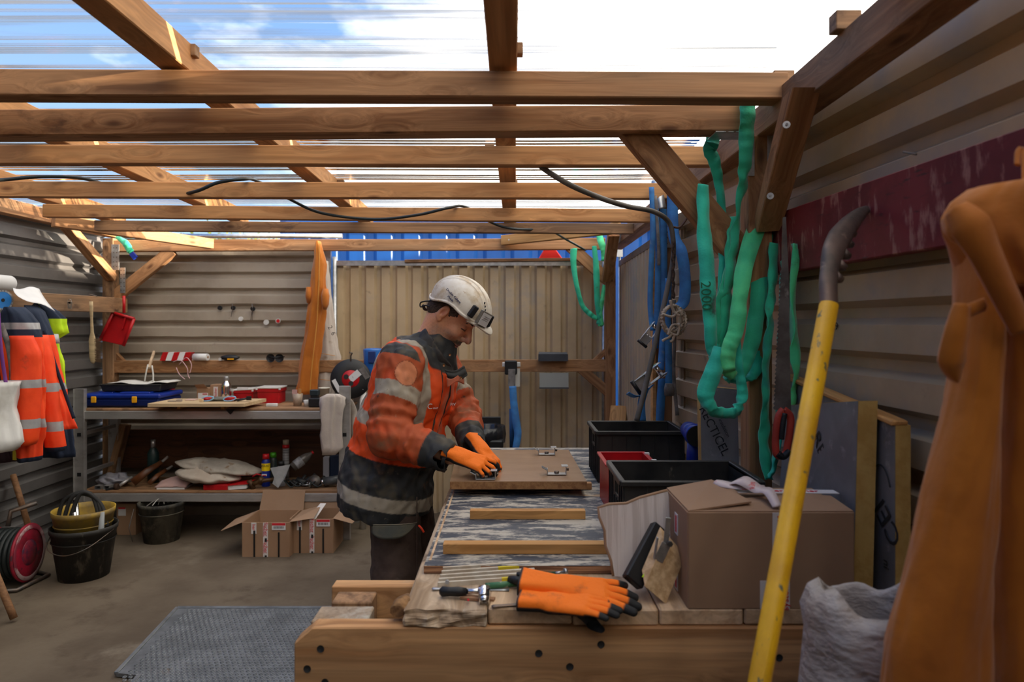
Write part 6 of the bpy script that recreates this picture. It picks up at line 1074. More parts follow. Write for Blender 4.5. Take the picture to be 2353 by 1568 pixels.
ssm = thing('steel_bracket_bar', 'bent flat steel bar hooked over the top of the middle post', 'bar', pt(1515, 480, 3.15)); M().ribbon([pt(1528, 412, 3.22), pt(1508, 418, 3.18), pt(1514, 450, 3.16), pt(1520, 480, 3.15)], .045, .004, (1, -.2, 0)).build('bar', STEEL, ssm)
M().ribbon([pt(1506, 450, 3.12), pt(1513, 560, 3.12), pt(1514, 610, 3.13)], .014, .004, (1, 0, 0)).build('hanging_loop', GREYW, ssm)
# cords
def cable(label, P, r, m_, cat='cable', name='cable'): return M().tube(smooth_path([pt(*q) for q in P], 8), r, 8).build(name, m_, None, label, cat)
cable('black cable hung in loops over the purlins', [(-60, 415, 3.0), (0, 414, 3.05), (100, 406, 3.1), (200, 412, 3.2), (300, 445, 3.27), (380, 452, 3.27), (450, 440, 3.12), (500, 420, 3.1), (560, 412, 3.12), (590, 416, 3.3), (660, 455, 3.6), (740, 490, 3.75), (860, 504, 3.76), (960, 494, 3.74), (1030, 478, 3.74), (1070, 476, 3.9), (1130, 512, 4.25), (1180, 526, 4.30), (1260, 530, 4.5), (1300, 550, 4.9), (1345, 575, 5.2)], .008, CABLE)
cable('grey cable sagging from the third purlin down to the hanging straps', [(1236, 372, 2.62), (1250, 388, 2.62), (1310, 425, 2.66), (1380, 455, 2.75), (1440, 474, 2.85), (1500, 486, 2.95), (1535, 508, 3.0), (1546, 545, 3.0), (1546, 600, 3.0), (1530, 680, 2.98), (1510, 770, 2.95), (1490, 860, 2.9), (1463, 968, 2.86)], .011, CABLEG)
cable('thin brown cable running from the purlin end to the hook of straps', [(1605, 430, 3.0), (1590, 480, 3.0), (1565, 520, 3.0), (1548, 522, 3.0)], .005, mat('brown_cable', (.10, .045, .025)))
M().tube(smooth_path([pt(1547+1.5*math.sin(k*2.2), 555+k*8.2, 2.97) for k in range(17)], 2), .007, 6).build('chain_cord', mat('tarred_cord', (.03, .02, .015), (.09, .05, .03), 90, rough=.8, bump=1, bs=200), None, 'dark twisted cord hanging above the coil of pale rope', 'cord')
rc = thing('rope_coil', 'small knotted coil of pale rope hanging among the blue straps', 'rope', pt(1546, 785, 2.9)); rn = random.Random(4)
for k in range(4):
    g = M(); cx_, cy_ = 1547+rn.uniform(-2, 2), 735+rn.uniform(-3, 4); P = [pt(cx_+(23+2*k)*math.cos(a*PI/9+k)*.95, cy_+(30+k*1.2)*math.sin(a*PI/9+k), 2.9+.012*k+.01*math.sin(a)) for a in range(19)]
    for q in (0, PI):   # two-strand twist
        PP_ = smooth_path(P, 5); g.tube([p+Vector((.0028*math.cos(i*.9+q), 0, .0028*math.sin(i*.9+q))) for i, p in enumerate(PP_)], .0045, 6)
    g.build('loop', ROPE, rc)
for P in (((1522, 722), (1545, 728), (1560, 716), (1567, 725)), ((1540, 690), (1548, 715), (1562, 726)), ((1535, 770), (1545, 748), (1560, 750), (1556, 770), (1540, 764), (1550, 752)), ((1545, 765), (1538, 775), (1528, 780), (1522, 784)), ((1550, 770), (1546, 782), (1540, 786))): M().tube(smooth_path([pt(x, y, 2.885) for x, y in P]), .006, 6).build('knot_strand', ROPE, rc)
# rear right corner: slings, strap on the fence, folder, triangular flag
gr = thing('round_sling', 'green sling looped around the rear right corner brace', 'sling', pt(1375, 745, 5.2))
M().ribbon([pt(1376, 538, 5.25), pt(1382, 560, 5.2), pt(1388, 580, 5.2), pt(1389, 600, 5.2)], .05, .01, (1, 0, .2), wob=.016).build('strap_run', GREEN2, gr); M().ribbon([pt(1318, 572, 5.25), pt(1318, 610, 5.22), pt(1326, 660, 5.2), pt(1338, 702, 5.2), pt(1356, 722, 5.2), pt(1372, 732, 5.2)], [.05, .045, .035, .035, .04, .03], .01, (1, 0, .2), wob=.016).build('strap_run', GREEN, gr)
M().ribbon([pt(1365, 566, 5.25), pt(1370, 620, 5.22), pt(1373, 690, 5.2), pt(1377, 730, 5.2), pt(1376, 746, 5.2)], [.035, .045, .045, .04, .04], .012, (1, 0, 0), wob=.016).build('strap_run', GREEN, gr); M().ribbon([pt(1388, 655, 5.24), pt(1384, 690, 5.2), pt(1380, 725, 5.2), pt(1383, 745, 5.2), pt(1374, 748, 5.2)], [.02, .035, .03, .03, .03], .01, (1, .2, .1), wob=.016).build('strap_run', GREEN2, gr)
gl_ = thing('round_sling', 'short green strap end with blue tip over the rear left beam', 'sling', pt(300, 585, 5.28)); M().ribbon([pt(268, 545, 5.3), pt(285, 556, 5.25), pt(296, 572, 5.25), pt(303, 580, 5.25)], [.02, .05, .05, .04], .012, (.8, 0, .6), wob=.016).build('strap_run', GREEN, gl_); M().box(pt(307, 588, 5.25), (.05, .02, .035), Matrix.Rotation(.9, 3, 'Y')).build('blue_tip', BLUEP, gl_)
fs = thing('ratchet_strap', 'blue strap with black ratchet hooked over the rear rail behind the man', 'strap', pt(1185, 1030, 5.2))
M().box(pt(1175, 838, 5.27), (.14, .03, .035)).build('white_plate', WHITEP, fs, bevel=.004); M().box(pt(1188, 868, 5.28), (.045, .02, .14)).build('white_plate', WHITEP, fs); M().box(pt(1174, 845, 5.24), (.095, .03, .11)).build('ratchet_body', BLACKC, fs, bevel=.008); M().box(pt(1176, 868, 5.22), (.055, .015, .13)).build('grey_wrap', GREYW, fs); M().ribbon([pt(1178, 888, 5.21), pt(1181, 930, 5.2), pt(1186, 970, 5.19), pt(1190, 1000, 5.18), pt(1184, 1034, 5.16)], [.055, .055, .06, .055, .05], .006, (1, 0, 0)).build('strap', BLUEW, fs); M().ribbon([pt(1176, 940, 5.25), pt(1177, 1034, 5.25)], .04, .005, (1, 0, 0)).build('strap', mat('blue_cloth_dark', (.02, .09, .25)), fs)
fo = thing('hanging_folder', 'dark grey hinged tray folded over the rear rail, pale side below', 'tray', pt(1273, 893, 5.3)); M().prism([pt(1237, 829, 5.30), pt(1303, 829, 5.30), pt(1303, 810, 5.36), pt(1238, 809, 5.36)], (0, -.008, -.002)).box(pt(1271, 822, 5.29), (.23, .02, .055)).build('dark_tray', mat('slate', (.035, .04, .05), (.05, .055, .065), 9, rough=.5), fo); M().box(pt(1273, 875, 5.31), (.225, .012, .12)).build('pale_panel', mat('pale_grey', (.34, .35, .32), rough=.7), fo); M().box(pt(1273, 892, 5.305), (.23, .016, .012)).build('lower_edge', mat('slate2', (.06, .065, .07)), fo)
fg = thing('signal_flag', 'bright red triangular cloth with white label standing on the fence top', 'flag', pt(1265, 597, 5.48)); M().prism([pt(1236, 597, 5.46), pt(1295, 597, 5.46), pt(1270, 563, 5.49), pt(1262, 555, 5.50), pt(1258, 560, 5.5)], (0, .06, 0)).build('cloth', mat('flag_red', (.85, .02, .008), rough=.7, bump=.3, bs=8), fg, bevel=.008); M().prism([pt(1238, 558, 5.46), pt(1263, 550, 5.46), pt(1268, 560, 5.46), pt(1244, 570, 5.46)], (0, .008, 0)).build('label', WHITEP, fg)
beam('timber_offcut', pt(1412, 990, 5.0), pt(1428, 936, 5.1), .12, .045, W_STRIP, None, label='short orange-brown timber offcut leaning behind the rear crate', cat='offcut').rotation_euler.z += .3
wp = thing('white_sign', 'small white plate on a thin post beyond the rear right corner', 'sign', (pt(1424, 572, 5.9).x, 5.9, 0)); M().box(pt(1424, 572, 5.9), (.05, .02, .14)).build('plate', WHITEP, wp); M().cyl((pt(1424, 572, 5.9).x, 5.92, 0), (pt(1424, 572, 5.9).x, 5.92, 2.2), .012, n=8).build('post', STEEL, wp)
# waste bin with bag
bn = thing('waste_bin', 'black square waste bin lined with a black bag behind the man', 'bin', (pt(1116, 0, 4.9).x, 4.9, 0)); cx_ = pt(1116, 0, 4.9).x
M().box((cx_, 4.9, .36), (.24, .3, .72), taper=1.06).build('body', BLACKC, bn, bevel=.01); M().loft([(cx_, 4.9, .68, .135, .165), (cx_, 4.9, .74, .14, .17), (cx_, 4.9, .80, .135, .165), (cx_, 4.9, .79, .11, .14), (cx_, 4.9, .70, .10, .13)], 40, .05, 6, caps=False).build('bag', mat('bin_bag', (.012, .013, .016), rough=.25, bump=.6, bs=10, bd=.02), bn); M().box((cx_-.01, 5.08, .80), (.23, .02, .08)).build('lid', BLACKC, bn, bevel=.004)
# insulation boards leaning on the right
def iboard(label, P, thick, ex, edge_m=FOAM, txt=None):
    t_ = thing('insulation_board', label, 'insulation board', P[0]); P = [Vector(p) for p in P]; e = Vector(ex).normalized()
    M().prism(P, e*thick).build('foam_core', edge_m, t_); M().prism([p-e*.0012+(sum(P, Vector())/4-p)*.004 for p in P], e*.001).build('foil_face', FOIL, t_)
    if txt:
        for s_, sz, o_, xd, yd in txt: text(s_, sz, BLKINK, t_, Vector(o_)-e*.003, xd, yd)
    return t_
Pn0, Pf0 = Vector((.800, 1.60, ZB)), Vector((.797, 2.06, ZB)); up_ = Vector((.02, .0, .46))
P2 = [Pn0, Pf0, Pf0+Vector((.03, 0, .40)), Pn0+Vector((.012, 0, .465))]; ex = (Pf0-Pn0).cross(Vector((0, 0, 1))).normalized(); ex = ex if ex.x > 0 else -ex; dr = (Pf0-Pn0).normalized()
iboard('scuffed grey-faced insulation board standing right behind the cardboard box', P2, .045, ex, FOAM, [('RECTI', .06, Pn0+dr*.17+Vector((.012, 0, .29)), -dr*.6+Vector((0, 0, -.8)), Vector((0, 0, .6))-dr*.8)])
Pn1, Pf1 = Vector((.868, 1.545, ZB-.01)), Vector((.845, 2.12, ZB-.01)); P3 = [Pn1, Pf1, Pf1+Vector((.0, 0, .49)), Pn1+Vector((.0, 0, .425))]; ex1 = Vector((1, .04, 0)).normalized(); dr1 = (Pf1-Pn1).normalized()
b3 = iboard('larger insulation board with black print standing against the right wall', P3, .035, ex1, FOAM, [('CEL', .075, Pn1+dr1*.035+Vector((-.001, 0, .20)), dr1*.75+Vector((0, 0, .75)), Vector((0, 0, .7))-dr1*.7), ('in', .03, Pn1+dr1*.03+Vector((-.001, 0, .10)), Vector((0, 0, 1)), -dr1)])
M().tube(smooth_path([Pn1+dr1*(.055+.045*math.cos(a))+Vector((-.003, 0, .235+.09*math.sin(a))) for a in [2.6-.25*k for k in range(11)]], 3), .0018, 6).build('printed_ring', BLKINK, b3)
beam('top_edge_strip', Pn1+Vector((.01, 0, .43)), Pf1+Vector((.01, 0, .495)), .04, .012, W_STRIP, b3)
Pn2, Pf2 = Vector((.775, 2.32, ZB)), Vector((.655, 2.35, ZB)); P4 = [Pf2, Pn2, Pn2+Vector((0, .03, .42)), Pf2+Vector((.0, .03, .43))]
iboard('grey insulation board with black print standing behind the front post', P4, .04, (0, 1, 0), FOAM, [('RECTICEL', .042, (.69, 2.335, ZB+.28), (.45, 0, -.9), (.9, 0, .45)), ('insulation', .018, (.725, 2.335, ZB+.29), (.45, 0, -.9), (.9, 0, .45))])
# white woven bag
wb2 = thing('white_sack', 'open crumpled white plastic sack in the lower right corner', 'sack', (.66, 1.25, 0)); SACK = mat('sack_plastic', (.56, .50, .45), (.42, .37, .33), 5, rough=.5, bump=.9, bs=16, bd=.02, bst=(1, 1, 2.2), spots=[((.55, .51, .48), 18, .60, .68, (1, 2.5, 1))])
def sackr(z, r, o=0): return (.665+o, 1.26, z, r, r*.85)
SS = [sackr(0.0, .14), sackr(.3, .15), sackr(.6, .145), sackr(.85, .128), sackr(.94, .118), sackr(.985, .125), sackr(1.015, .115), sackr(1.03, .095)]
g = M(); V = []; F = []; n = 48
prof = SS+[sackr(1.02, .088), sackr(.98, .09), sackr(.86, .10), sackr(.7, .10), sackr(.62, .04)]
for i, (cx_, cy_, z, rx, ry) in enumerate(prof):
    for k in range(n):
        a = 2*PI*k/n; q = 1+.10*mnoise.noise((math.cos(a)*2.2, math.sin(a)*2.2, z*3))+.05*mnoise.noise((math.cos(a)*6, math.sin(a)*6, z*6)); zz_ = z+(.035*mnoise.noise((math.cos(a)*1.6+4, math.sin(a)*1.6, 0))+.012*math.cos(a*2) if z > .8 else 0)
        V.append((cx_+math.cos(a)*rx*q, cy_+math.sin(a)*ry*q, zz_))
for i in range(len(prof)-1):
    for k in range(n): F.append((i*n+k, i*n+(k+1) % n, (i+1)*n+(k+1) % n, (i+1)*n+k))
M().add(V, F, 0, True).build('sack_body', SACK, wb2)
# orange trousers hanging in the foreground
og = thing('orange_overalls', 'orange canvas work trousers hanging in the right foreground', 'overalls', (.75, 1.03, .75))
def leg_(rows, Y, ry, fold, k, seed, nm='leg'): S, B = rings([(a_, b_, y_, 0) for a_, b_, y_ in rows], Y, ry, 26); return M().loft(S, 96, fold, k, seed*.7, None, True, seed).build(nm, ORC, og)
leg_([(2216, 2262, 560), (2214, 2268, 640), (2212, 2284, 720), (2200, 2288, 800), (2196, 2284, 860), (2176, 2282, 960), (2150, 2280, 1060), (2120, 2276, 1180), (2085, 2268, 1320), (2045, 2262, 1480), (2030, 2258, 1640), (2020, 2250, 1900)], 1.05, .05, .06, 2, 1)
leg_([(2280, 2400, 520), (2298, 2410, 640), (2310, 2430, 760), (2316, 2450, 900), (2311, 2460, 1100), (2304, 2470, 1300), (2294, 2480, 1640), (2290, 2480, 1900)], 1.06, .055, .05, 2, 3)
S, B = rings([(2290, 2380, 425, 0), (2240, 2420, 432, 0), (2206, 2430, 462, 0), (2188, 2440, 500, 0), (2192, 2440, 540, 0), (2206, 2440, 580, 0), (2222, 2440, 618, 0), (2250, 2440, 660, 0)], 1.055, .075, 12); M().loft(S, 96, .10, 4, 2, None, True, 3).build('waist_bundle', ORC, og)
M().ribbon([pt(2196, 480, .97), pt(2230, 520, .955), pt(2262, 580, .955), pt(2300, 660, .965), pt(2350, 760, .975)], [.03, .05, .04, .035, .03], .012, (.5, -.3, .8)).build('fold', ORC, og); M().ribbon([pt(2188, 500, .985), pt(2205, 530, .97), pt(2245, 560, .965)], [.03, .035, .02], .016, (.4, -.3, .9)).build('fold', ORC, og)
M().ribbon([pt(2262, 700, .992), pt(2232, 712, .99), pt(2210, 722, .995), pt(2204, 750, 1.0)], [.02, .02, .018, .012], .006, (0, -.3, 1)).build('fold', ORC, og); M().ribbon([pt(2210, 700, .99), pt(2198, 760, .99), pt(2186, 830, 1.0), pt(2196, 870, 1.01)], [.02, .03, .035, .012], .014, (1, -.3, 0)).build('pocket_flap', ORC, og)
M().ribbon([pt(2338, 380, 1.08), pt(2340, 350, 1.09), pt(2352, 346, 1.09), pt(2356, 420, 1.06)], .010, .003, (1, 0, 0)).build('hanging_strap', ORC, og)
# ================================================================ THE MAN AT THE BENCH
man = thing('person', 'man in white helmet and dirty orange work jacket bending over the bench', 'person', (-.46, 2.86, 0))
py_, yw = math.radians(43.5), math.radians(17)
HF = np.array([math.cos(py_)*math.cos(yw), -math.cos(py_)*math.sin(yw), -math.sin(py_)]); HS = np.array([-math.sin(yw), -math.cos(yw), 0]); HU = -np.cross(HF, HS); HU = HU if HU[2] > 0 else -HU
HO = np.array([-.252, 2.865, 1.571]); HM_ = np.stack([HF, HS, HU], 1)
def toh(P):
    Q = (P-HO)@HM_; Q[..., 2] = np.where(Q[..., 2] < 0, Q[..., 2]/1.14, Q[..., 2]); Q[..., 0] = np.where(Q[..., 0] > .02, .02+(Q[..., 0]-.02)/1.06, Q[..., 0]); return Q
def fromh(q): q = np.array(q, float); return Vector(HO+HM_@np.array([q[0]+(.055*(q[0]-.02) if q[0] > .02 and abs(q[2]) < .045 else 0), q[1], q[2]*(1.14 if q[2] < 0 and q[0] > 0 else 1)]))
def head_sdf(Q):
    d = ell(Q, (-.010, 0, .045), (.098, .076, .088)); d = smin(d, ell(Q, (.030, 0, -.025), (.068, .062, .082)), .03)
    for s_ in (-1, 1): d = smin(d, cap(Q, (-.01, s_*.054, -.035), (.070, s_*.018, -.100), .020, .020), .025)
    d = smin(d, ell(Q, (.078, 0, -.103), (.024, .026, .020)), .018)
    d = smin(d, cap(Q, (.086, -.034, .030), (.086, .034, .030), .012, .012), .016)
    for s_ in (-1, 1):
        d = smax(d, -ell(Q, (.106, s_*.031, .008), (.020, .019, .014)), .012)
        d = smin(d, ell(Q, (.078, s_*.031, .006), (.0155, .0150, .0135)), .004)
        d = smin(d, ell(Q, (.068, s_*.040, -.030), (.026, .024, .022)), .02)
    d = smin(d, cap(Q, (.092, 0, .018), (.122, 0, -.024), .008, .0115), .010); d = smin(d, ell(Q, (.122, 0, -.029), (.014, .013, .0115)), .008)
    for s_ in (-1, 1): d = smin(d, ell(Q, (.107, s_*.015, -.035), (.012, .0085, .009)), .006)
    d = smin(d, ell(Q, (.092, 0, -.055), (.016, .030, .014)), .012)                       # muzzle
    d = smin(d, ell(Q, (.102, 0, -.064), (.008, .025, .0055)), .005); d = smin(d, ell(Q, (.099, 0, -.075), (.009, .021, .007)), .005)
    d = smax(d, -ell(Q, (.108, 0, -.0693), (.010, .026, .0016)), .003)
    for s_ in (-1, 1):      # smile fold
        d = smax(d, -cap(Q, (.104, s_*.026, -.040), (.090, s_*.040, -.070), .0022, .0022), .006)
        R = np.array([[.97, .0, .22], [0, 1, 0], [-.22, 0, .97]]); e = ell(Q, (-.010, s_*.080, .002), (.019, .009, .033), R)
        e = smax(e, -ell(Q, (-.006, s_*.090, .006), (.011, .010, .020), R), .004); e = smin(e, ell(Q, (.001, s_*.080, -.004), (.006, .006, .009)), .004); e = smin(e, ell(Q, (-.004, s_*.079, -.026), (.009, .006, .010)), .005); d = smin(d, e, .007)
    return d
def body_sdf(P):
    d = head_sdf(toh(P)); nb = tuple(HO+HM_@np.array([-.035, 0, -.03]))
    d = smin(d, cap(P, nb, (-.355, 2.87, 1.42), .058, .066), .03)
    t = smin(ell(P, (-.40, 2.87, 1.28), (.12, .17, .19)), ell(P, (-.48, 2.87, 1.02), (.12, .15, .20)), .06); d = smin(d, t, .05)
    d = smin(d, cap(P, (-.43, 2.73, 1.36), (-.46, 2.63, 1.11), .05, .042), .04); d = smin(d, cap(P, (-.46, 2.63, 1.11), (-.23, 2.552, 1.032), .042, .024), .02); d = smin(d, cap(P, (-.23, 2.552, 1.032), (-.19, 2.532, 1.026), .022, .012), .02)
    d = smin(d, cap(P, (-.345, 3.02, 1.37), (-.23, 2.95, 1.13), .05, .042), .04); d = smin(d, cap(P, (-.23, 2.95, 1.13), (-.145, 2.69, 1.045), .042, .018), .02)
    for hx, hy, kx, ky in ((-.51, 2.79, -.455, 2.77), (-.48, 2.96, -.40, 2.98)):
        d = smin(d, cap(P, (hx, hy, .90), (kx, ky, .52), .082, .058), .05); d = smin(d, cap(P, (kx, ky, .52), (kx-.03, ky, .08), .058, .045), .02); d = smin(d, cap(P, (kx-.04, ky, .05), (kx+.12, ky-.01, .045), .04, .035), .02)
    return d
SKN = np.array([.72, .33, .18])
def body_col(V):
    Q = toh(V); n = len(V); c = np.repeat(SKN[None], n, 0)
    def mixc(m_, col): nonlocal c; c = c*(1-m_[:, None])+np.array(col)*m_[:, None]
    f, s_, u = Q[:, 0], Q[:, 1], Q[:, 2]; nz = wob(V, 260)+.6*wob(V, 420, 2)
    mixc(sst(-.2, .9, nz)*.15, (.36, .12, .06)); mixc(sst(.02, .0, np.hypot(u-.0, f+.01))*sst(.06, .075, np.abs(s_))*.5, (.52, .13, .08))
    beard = sst(-.030, -.052, u-.25*(f-.03))*sst(-.03, .01, f)*sst(1.5, .9, u*0+1)*(f > -.02); mixc(np.clip(beard*(.45+.12*nz), 0, .85), (.20, .14, .11)); mixc(beard*.22*sst(-.4, .6, wob(V, 90, 5)), (.45, .38, .32))
    mixc(np.exp(-((f-.120)/.012)**2-((u+.028)/.012)**2)*.35, (.50, .12, .09)); mixc(np.exp(-((f-.075)/.02)**2-((np.abs(s_)-.042)/.015)**2-((u+.026)/.018)**2)*.3, (.55, .16, .10))
    lip = np.exp(-(s_/.024)**4)*(f > .085); mixc(lip*sst(.010, .006, np.abs(u+.070))*.8, (.36, .09, .07)); mixc(lip*sst(.0016, .0006, np.abs(u+.0693)), (.06, .02, .015))
    mo = (f > .078)*sst(.036, .028, np.abs(s_))*sst(.0095, .0065, np.abs(u+.0530+.06*np.abs(s_)))*sst(-.9, .2, nz+.5); mixc(mo*.93, (.03, .018, .012))
    mixc((f > .07)*sst(.004, .001, np.hypot(np.abs(s_)-.008, u+.0415))*.8, (.10, .03, .02))
    mixc(np.exp(-((np.abs(s_)-.031)/.017)**4-((u-.010)/.012)**2)*(f > .07)*.35, (.25, .09, .05)); mixc((f > .072)*sst(.0165, .0150, np.abs(np.abs(s_)-.031))*sst(.0026, .0014, np.abs(u-.000+.10*(np.abs(s_)-.031))), (.03, .015, .01))
    return c
xs = axis((-.66, -.42, .013), (-.42, -.09, .0027), (-.09, -.02, .012)); ys = axis((2.45, 2.755, .012), (2.755, 2.975, .0027), (2.975, 3.13, .012)); zs = axis((0, 1.39, .014), (1.39, 1.74, .0027))
SKINM = mat('skin', (.5, .2, .1), None, attr=True, rough=.45, bump=.12, bs=220, bd=.001, spec=.4); sk = SKINM.node_tree.nodes['Principled BSDF']; sk.inputs['Subsurface Weight'].default_value = .12; sk.inputs['Subsurface Radius'].default_value = (.012, .004, .002); sk.inputs['Subsurface Scale'].default_value = .6
sdf_obj('body', body_sdf, xs, ys, zs, SKINM, man, body_col)
hx = np.arange(-.14, .19, .003)
HT = Matrix.Translation(Vector(HO)) @ Matrix(HM_.tolist()).to_4x4()
# hair
def hair(Q):
    d = ell(Q, (-.012, 0, .045), (.104, .0805, .094)); d = smin(d, ell(Q, (-.055, 0, -.02), (.055, .066, .05)), .03); r = np.minimum(.04-Q[..., 0]-.1*Q[..., 2]*0, Q[..., 2]+.058+.25*np.minimum(Q[..., 0], 0)*0)
    ear = np.minimum(Q[..., 2]+.012, 9) ; front = Q[..., 0]-(-.005); r2 = np.where(Q[..., 0] > -.028, np.minimum(Q[..., 2]-(-.018)-.0*Q[..., 0], .052-Q[..., 0]-.25*np.abs(Q[..., 2])), r)
    ee = ell(Q, (-.010, 0, .0), (.022, .2, .036)); r2 = np.minimum(r2, ee*.9)
    return smax(d+.0015*wob(Q, 300)+.001*np.sin((Q[..., 0]*.6+Q[..., 2])*900), -r2, .003)
sdf_obj('hair', hair, np.arange(-.13, .075, .0025), np.arange(-.1, .1, .0025), np.arange(-.09, .15, .003), mat('hair_brown', (.045, .026, .016), (.10, .065, .045), 60, (1, 1, 1) and .4, .65, (1, 1, 3), rough=.6, bump=.5, bs=200, bst=(1, 1, 4)), man, None, HT)
for s_ in (-1, 1):
    M().tube([fromh(q) for q in ((.100, s_*.012, .030), (.100, s_*.024, .036), (.093, s_*.038, .036), (.082, s_*.050, .028))], [.003, .0045, .004, .0015], 8, flat=.7).build('eyebrow', mat('brow', (.02, .012, .008), rough=.8), man)
    M().tube([fromh(q) for q in ((.0905, s_*.019, -.001), (.0945, s_*.028, -.0035), (.0935, s_*.037, -.0025), (.085, s_*.0455, .002))], [.0006, .0014, .0014, .0005], 6).build('eyelash', BLKINK, man)
# helmet
def dome(Q, o=0): return ell(Q, (.006, 0, .050), (.139+o, .112+o, .119+o))
def helmet(Q):
    f, s_, u = Q[..., 0], Q[..., 1], Q[..., 2]; e = u-(.036+.20*f-.022*np.exp(-((f+.10)/.05)**2)+.016*np.exp(-((f-.0)/.05)**2))
    d = dome(Q); rib = np.where(np.abs(s_) < .024, .0035, 0.)*sst(.02, .05, u); d = d-rib-.0022*(np.abs(np.abs(s_)-.045-.2*np.maximum(0, .05-u)) < .003)*sst(.05, .08, u); d = smax(d, -dome(Q, -.006), .001); d = smax(d, -e, .002)
    lip = smax(np.abs(dome(Q, .003))-.0035, np.abs(e-.004)-.005, .002); d = smin(d, lip, .004)
    br = smax(ell(Q, (.055, 0, .066), (.130, .098, .055)), np.abs(u-(.050+.30*(f-.05)-2.2*(s_**2)-7*np.maximum(f-.11, 0)**2))-.0042, .002); br = smax(br, -(f-.062), .004); br = smax(br, -dome(Q, -.004), .002)
    return smin(d, br, .005)
he = None
HELM = mat('helmet_white', (.70, .64, .55), (.50, .38, .24), 16, .42, .68, rough=.38, bump=.05, spots=[((.40, .24, .11), 34, .60, .72), ((.78, .74, .68), 9, .52, .66), ((.16, .10, .06), 60, .68, .74)])
hel = sdf_obj('helmet', helmet, np.arange(-.15, .195, .0027), np.arange(-.125, .126, .0027), np.arange(-.03, .19, .0027), HELM, man, None, HT)
def hb(nm, c, size, m_, rot=None, par=hel, bev=.002):
    R = Matrix(HM_.tolist()); R = R @ rot if rot else R; return M().box(fromh(c), size, R).build(nm, m_, par, bevel=bev)
ry = Matrix.Rotation(-.30, 3, 'Y')
for q_, (nm, sz, mm, off) in enumerate((('card_holder', (.016, .062, .060), mat('clear_grey', (.20, .18, .15), rough=.2), 0), ('card', (.002, .050, .052), PAPER, .0098))):
    an = .50; rr_ = .150+off; hb(nm, (.004+rr_*math.cos(an)*.97, rr_*math.sin(an)*.85, .098), sz, mm, Matrix.Rotation(an, 3, 'Z') @ ry, bev=.002 if q_ == 0 else 0)
for an in (.92, .10): hb('lamp_clip', (.004+.138*math.cos(an), .122*math.sin(an), .096), (.022, .024, .052), BLACKC, Matrix.Rotation(an, 3, 'Z') @ ry, bev=.004)
for k in range(4): an = .50; rr_ = .1612; hb('card_line', (.004+rr_*math.cos(an)*.97, rr_*math.sin(an)*.85, .112-.008*k), (.0008, .034-.004*(k % 2), .0018), GREYW, Matrix.Rotation(an, 3, 'Z') @ ry, bev=0)
for k in range(4): a_ = .55+.12*k; p = (.006+.1395*math.cos(a_)*.93, .040, .050+.119*math.sin(a_)*.95); hb('vent_slot', p, (.004, .006, .013), BLACKC, Matrix.Rotation(-a_*.0-.5+a_*.2, 3, 'Y'), bev=0)
for s_, z, sz, tx in ((0, .088, .0135, 'Double Calque'), (1, .072, .0115, 'Mobile')):
    qc = np.array([-.012+.0*s_, .117, z]); x_ = np.array(fromh(qc+[.03, -.004, 0]))-np.array(fromh(qc)); text(tx, sz, mat('pen_blue', (.05, .05, .12)), hel, fromh(qc+[.0, -.004-(.002 if s_ == 0 else -.003), .0]), Vector(HF), Vector(HM_@np.array([0, -.34, 1])), ext=.002)
M().tube(smooth_path([fromh(q) for q in ((-.085, .05, -.005), (-.110, .048, -.030), (-.122, .045, -.050), (-.110, .045, -.062), (-.096, .05, -.040), (-.075, .06, -.03))]), .003, 8).tube(smooth_path([fromh(q) for q in ((-.11, .03, -.055), (-.105, -.01, -.07), (-.10, -.05, -.05))]), .007, 8).build('headband_adjuster', BLACKC, hel)
# jacket
FT = np.array([.906, -.423, 0]); ST = np.array([-.423, -.906, 0]); C0 = np.array([-.41, 2.87, 1.2])
AR = [((-.440, 2.715, 1.365), (-.468, 2.615, 1.105), .092, .084), ((-.468, 2.615, 1.105), (-.232, 2.550, 1.030), .084, .057)]
AL = [((-.335, 3.02, 1.37), (-.205, 2.95, 1.135), .085, .070), ((-.205, 2.95, 1.135), (-.155, 2.72, 1.045), .070, .052)]
def qf(P): return P[..., 2]+.265*(P[..., 0]+.66)
def folds(P):
    a = .0075*wob(P*np.array([1, 1, .55]), 30)+.0042*wob(P*np.array([1.3, 1, .8]), 62, 3); return a
def el_f(P, seg, t, n=1): return 0
def arm_d(P, A, cutn):
    t1, t2 = capt(P, *A[0][:2]), capt(P, *A[1][:2]); d1 = cap(P, *A[0]); d2 = cap(P, *A[1])
    # gathers at the inner elbow
    w1 = .006*np.sin(t1*34+wob(P, 20)*1.5)*np.exp(-((t1-.85)/.28)**2); w2 = .006*np.sin(t2*30+wob(P, 22)*1.6)*np.exp(-((t2-.30)/.28)**2)+.002*np.sin(t2*46+wob(P, 30))*np.exp(-((t2-.75)/.12)**2)
    a, b = np.array(A[1][0]), np.array(A[1][1]); L_ = np.linalg.norm(b-a); ax = (P-b)@((b-a)/L_); d2 = smax(d2, ax-.002, .006); hol = cap(P, A[1][0], tuple(b+(b-a)*.2), A[1][3]-.014, A[1][3]-.014); d2 = smax(d2, -np.maximum(hol, -ax-.018), .003)
    return smin(d1+w1, d2+w2, .02)
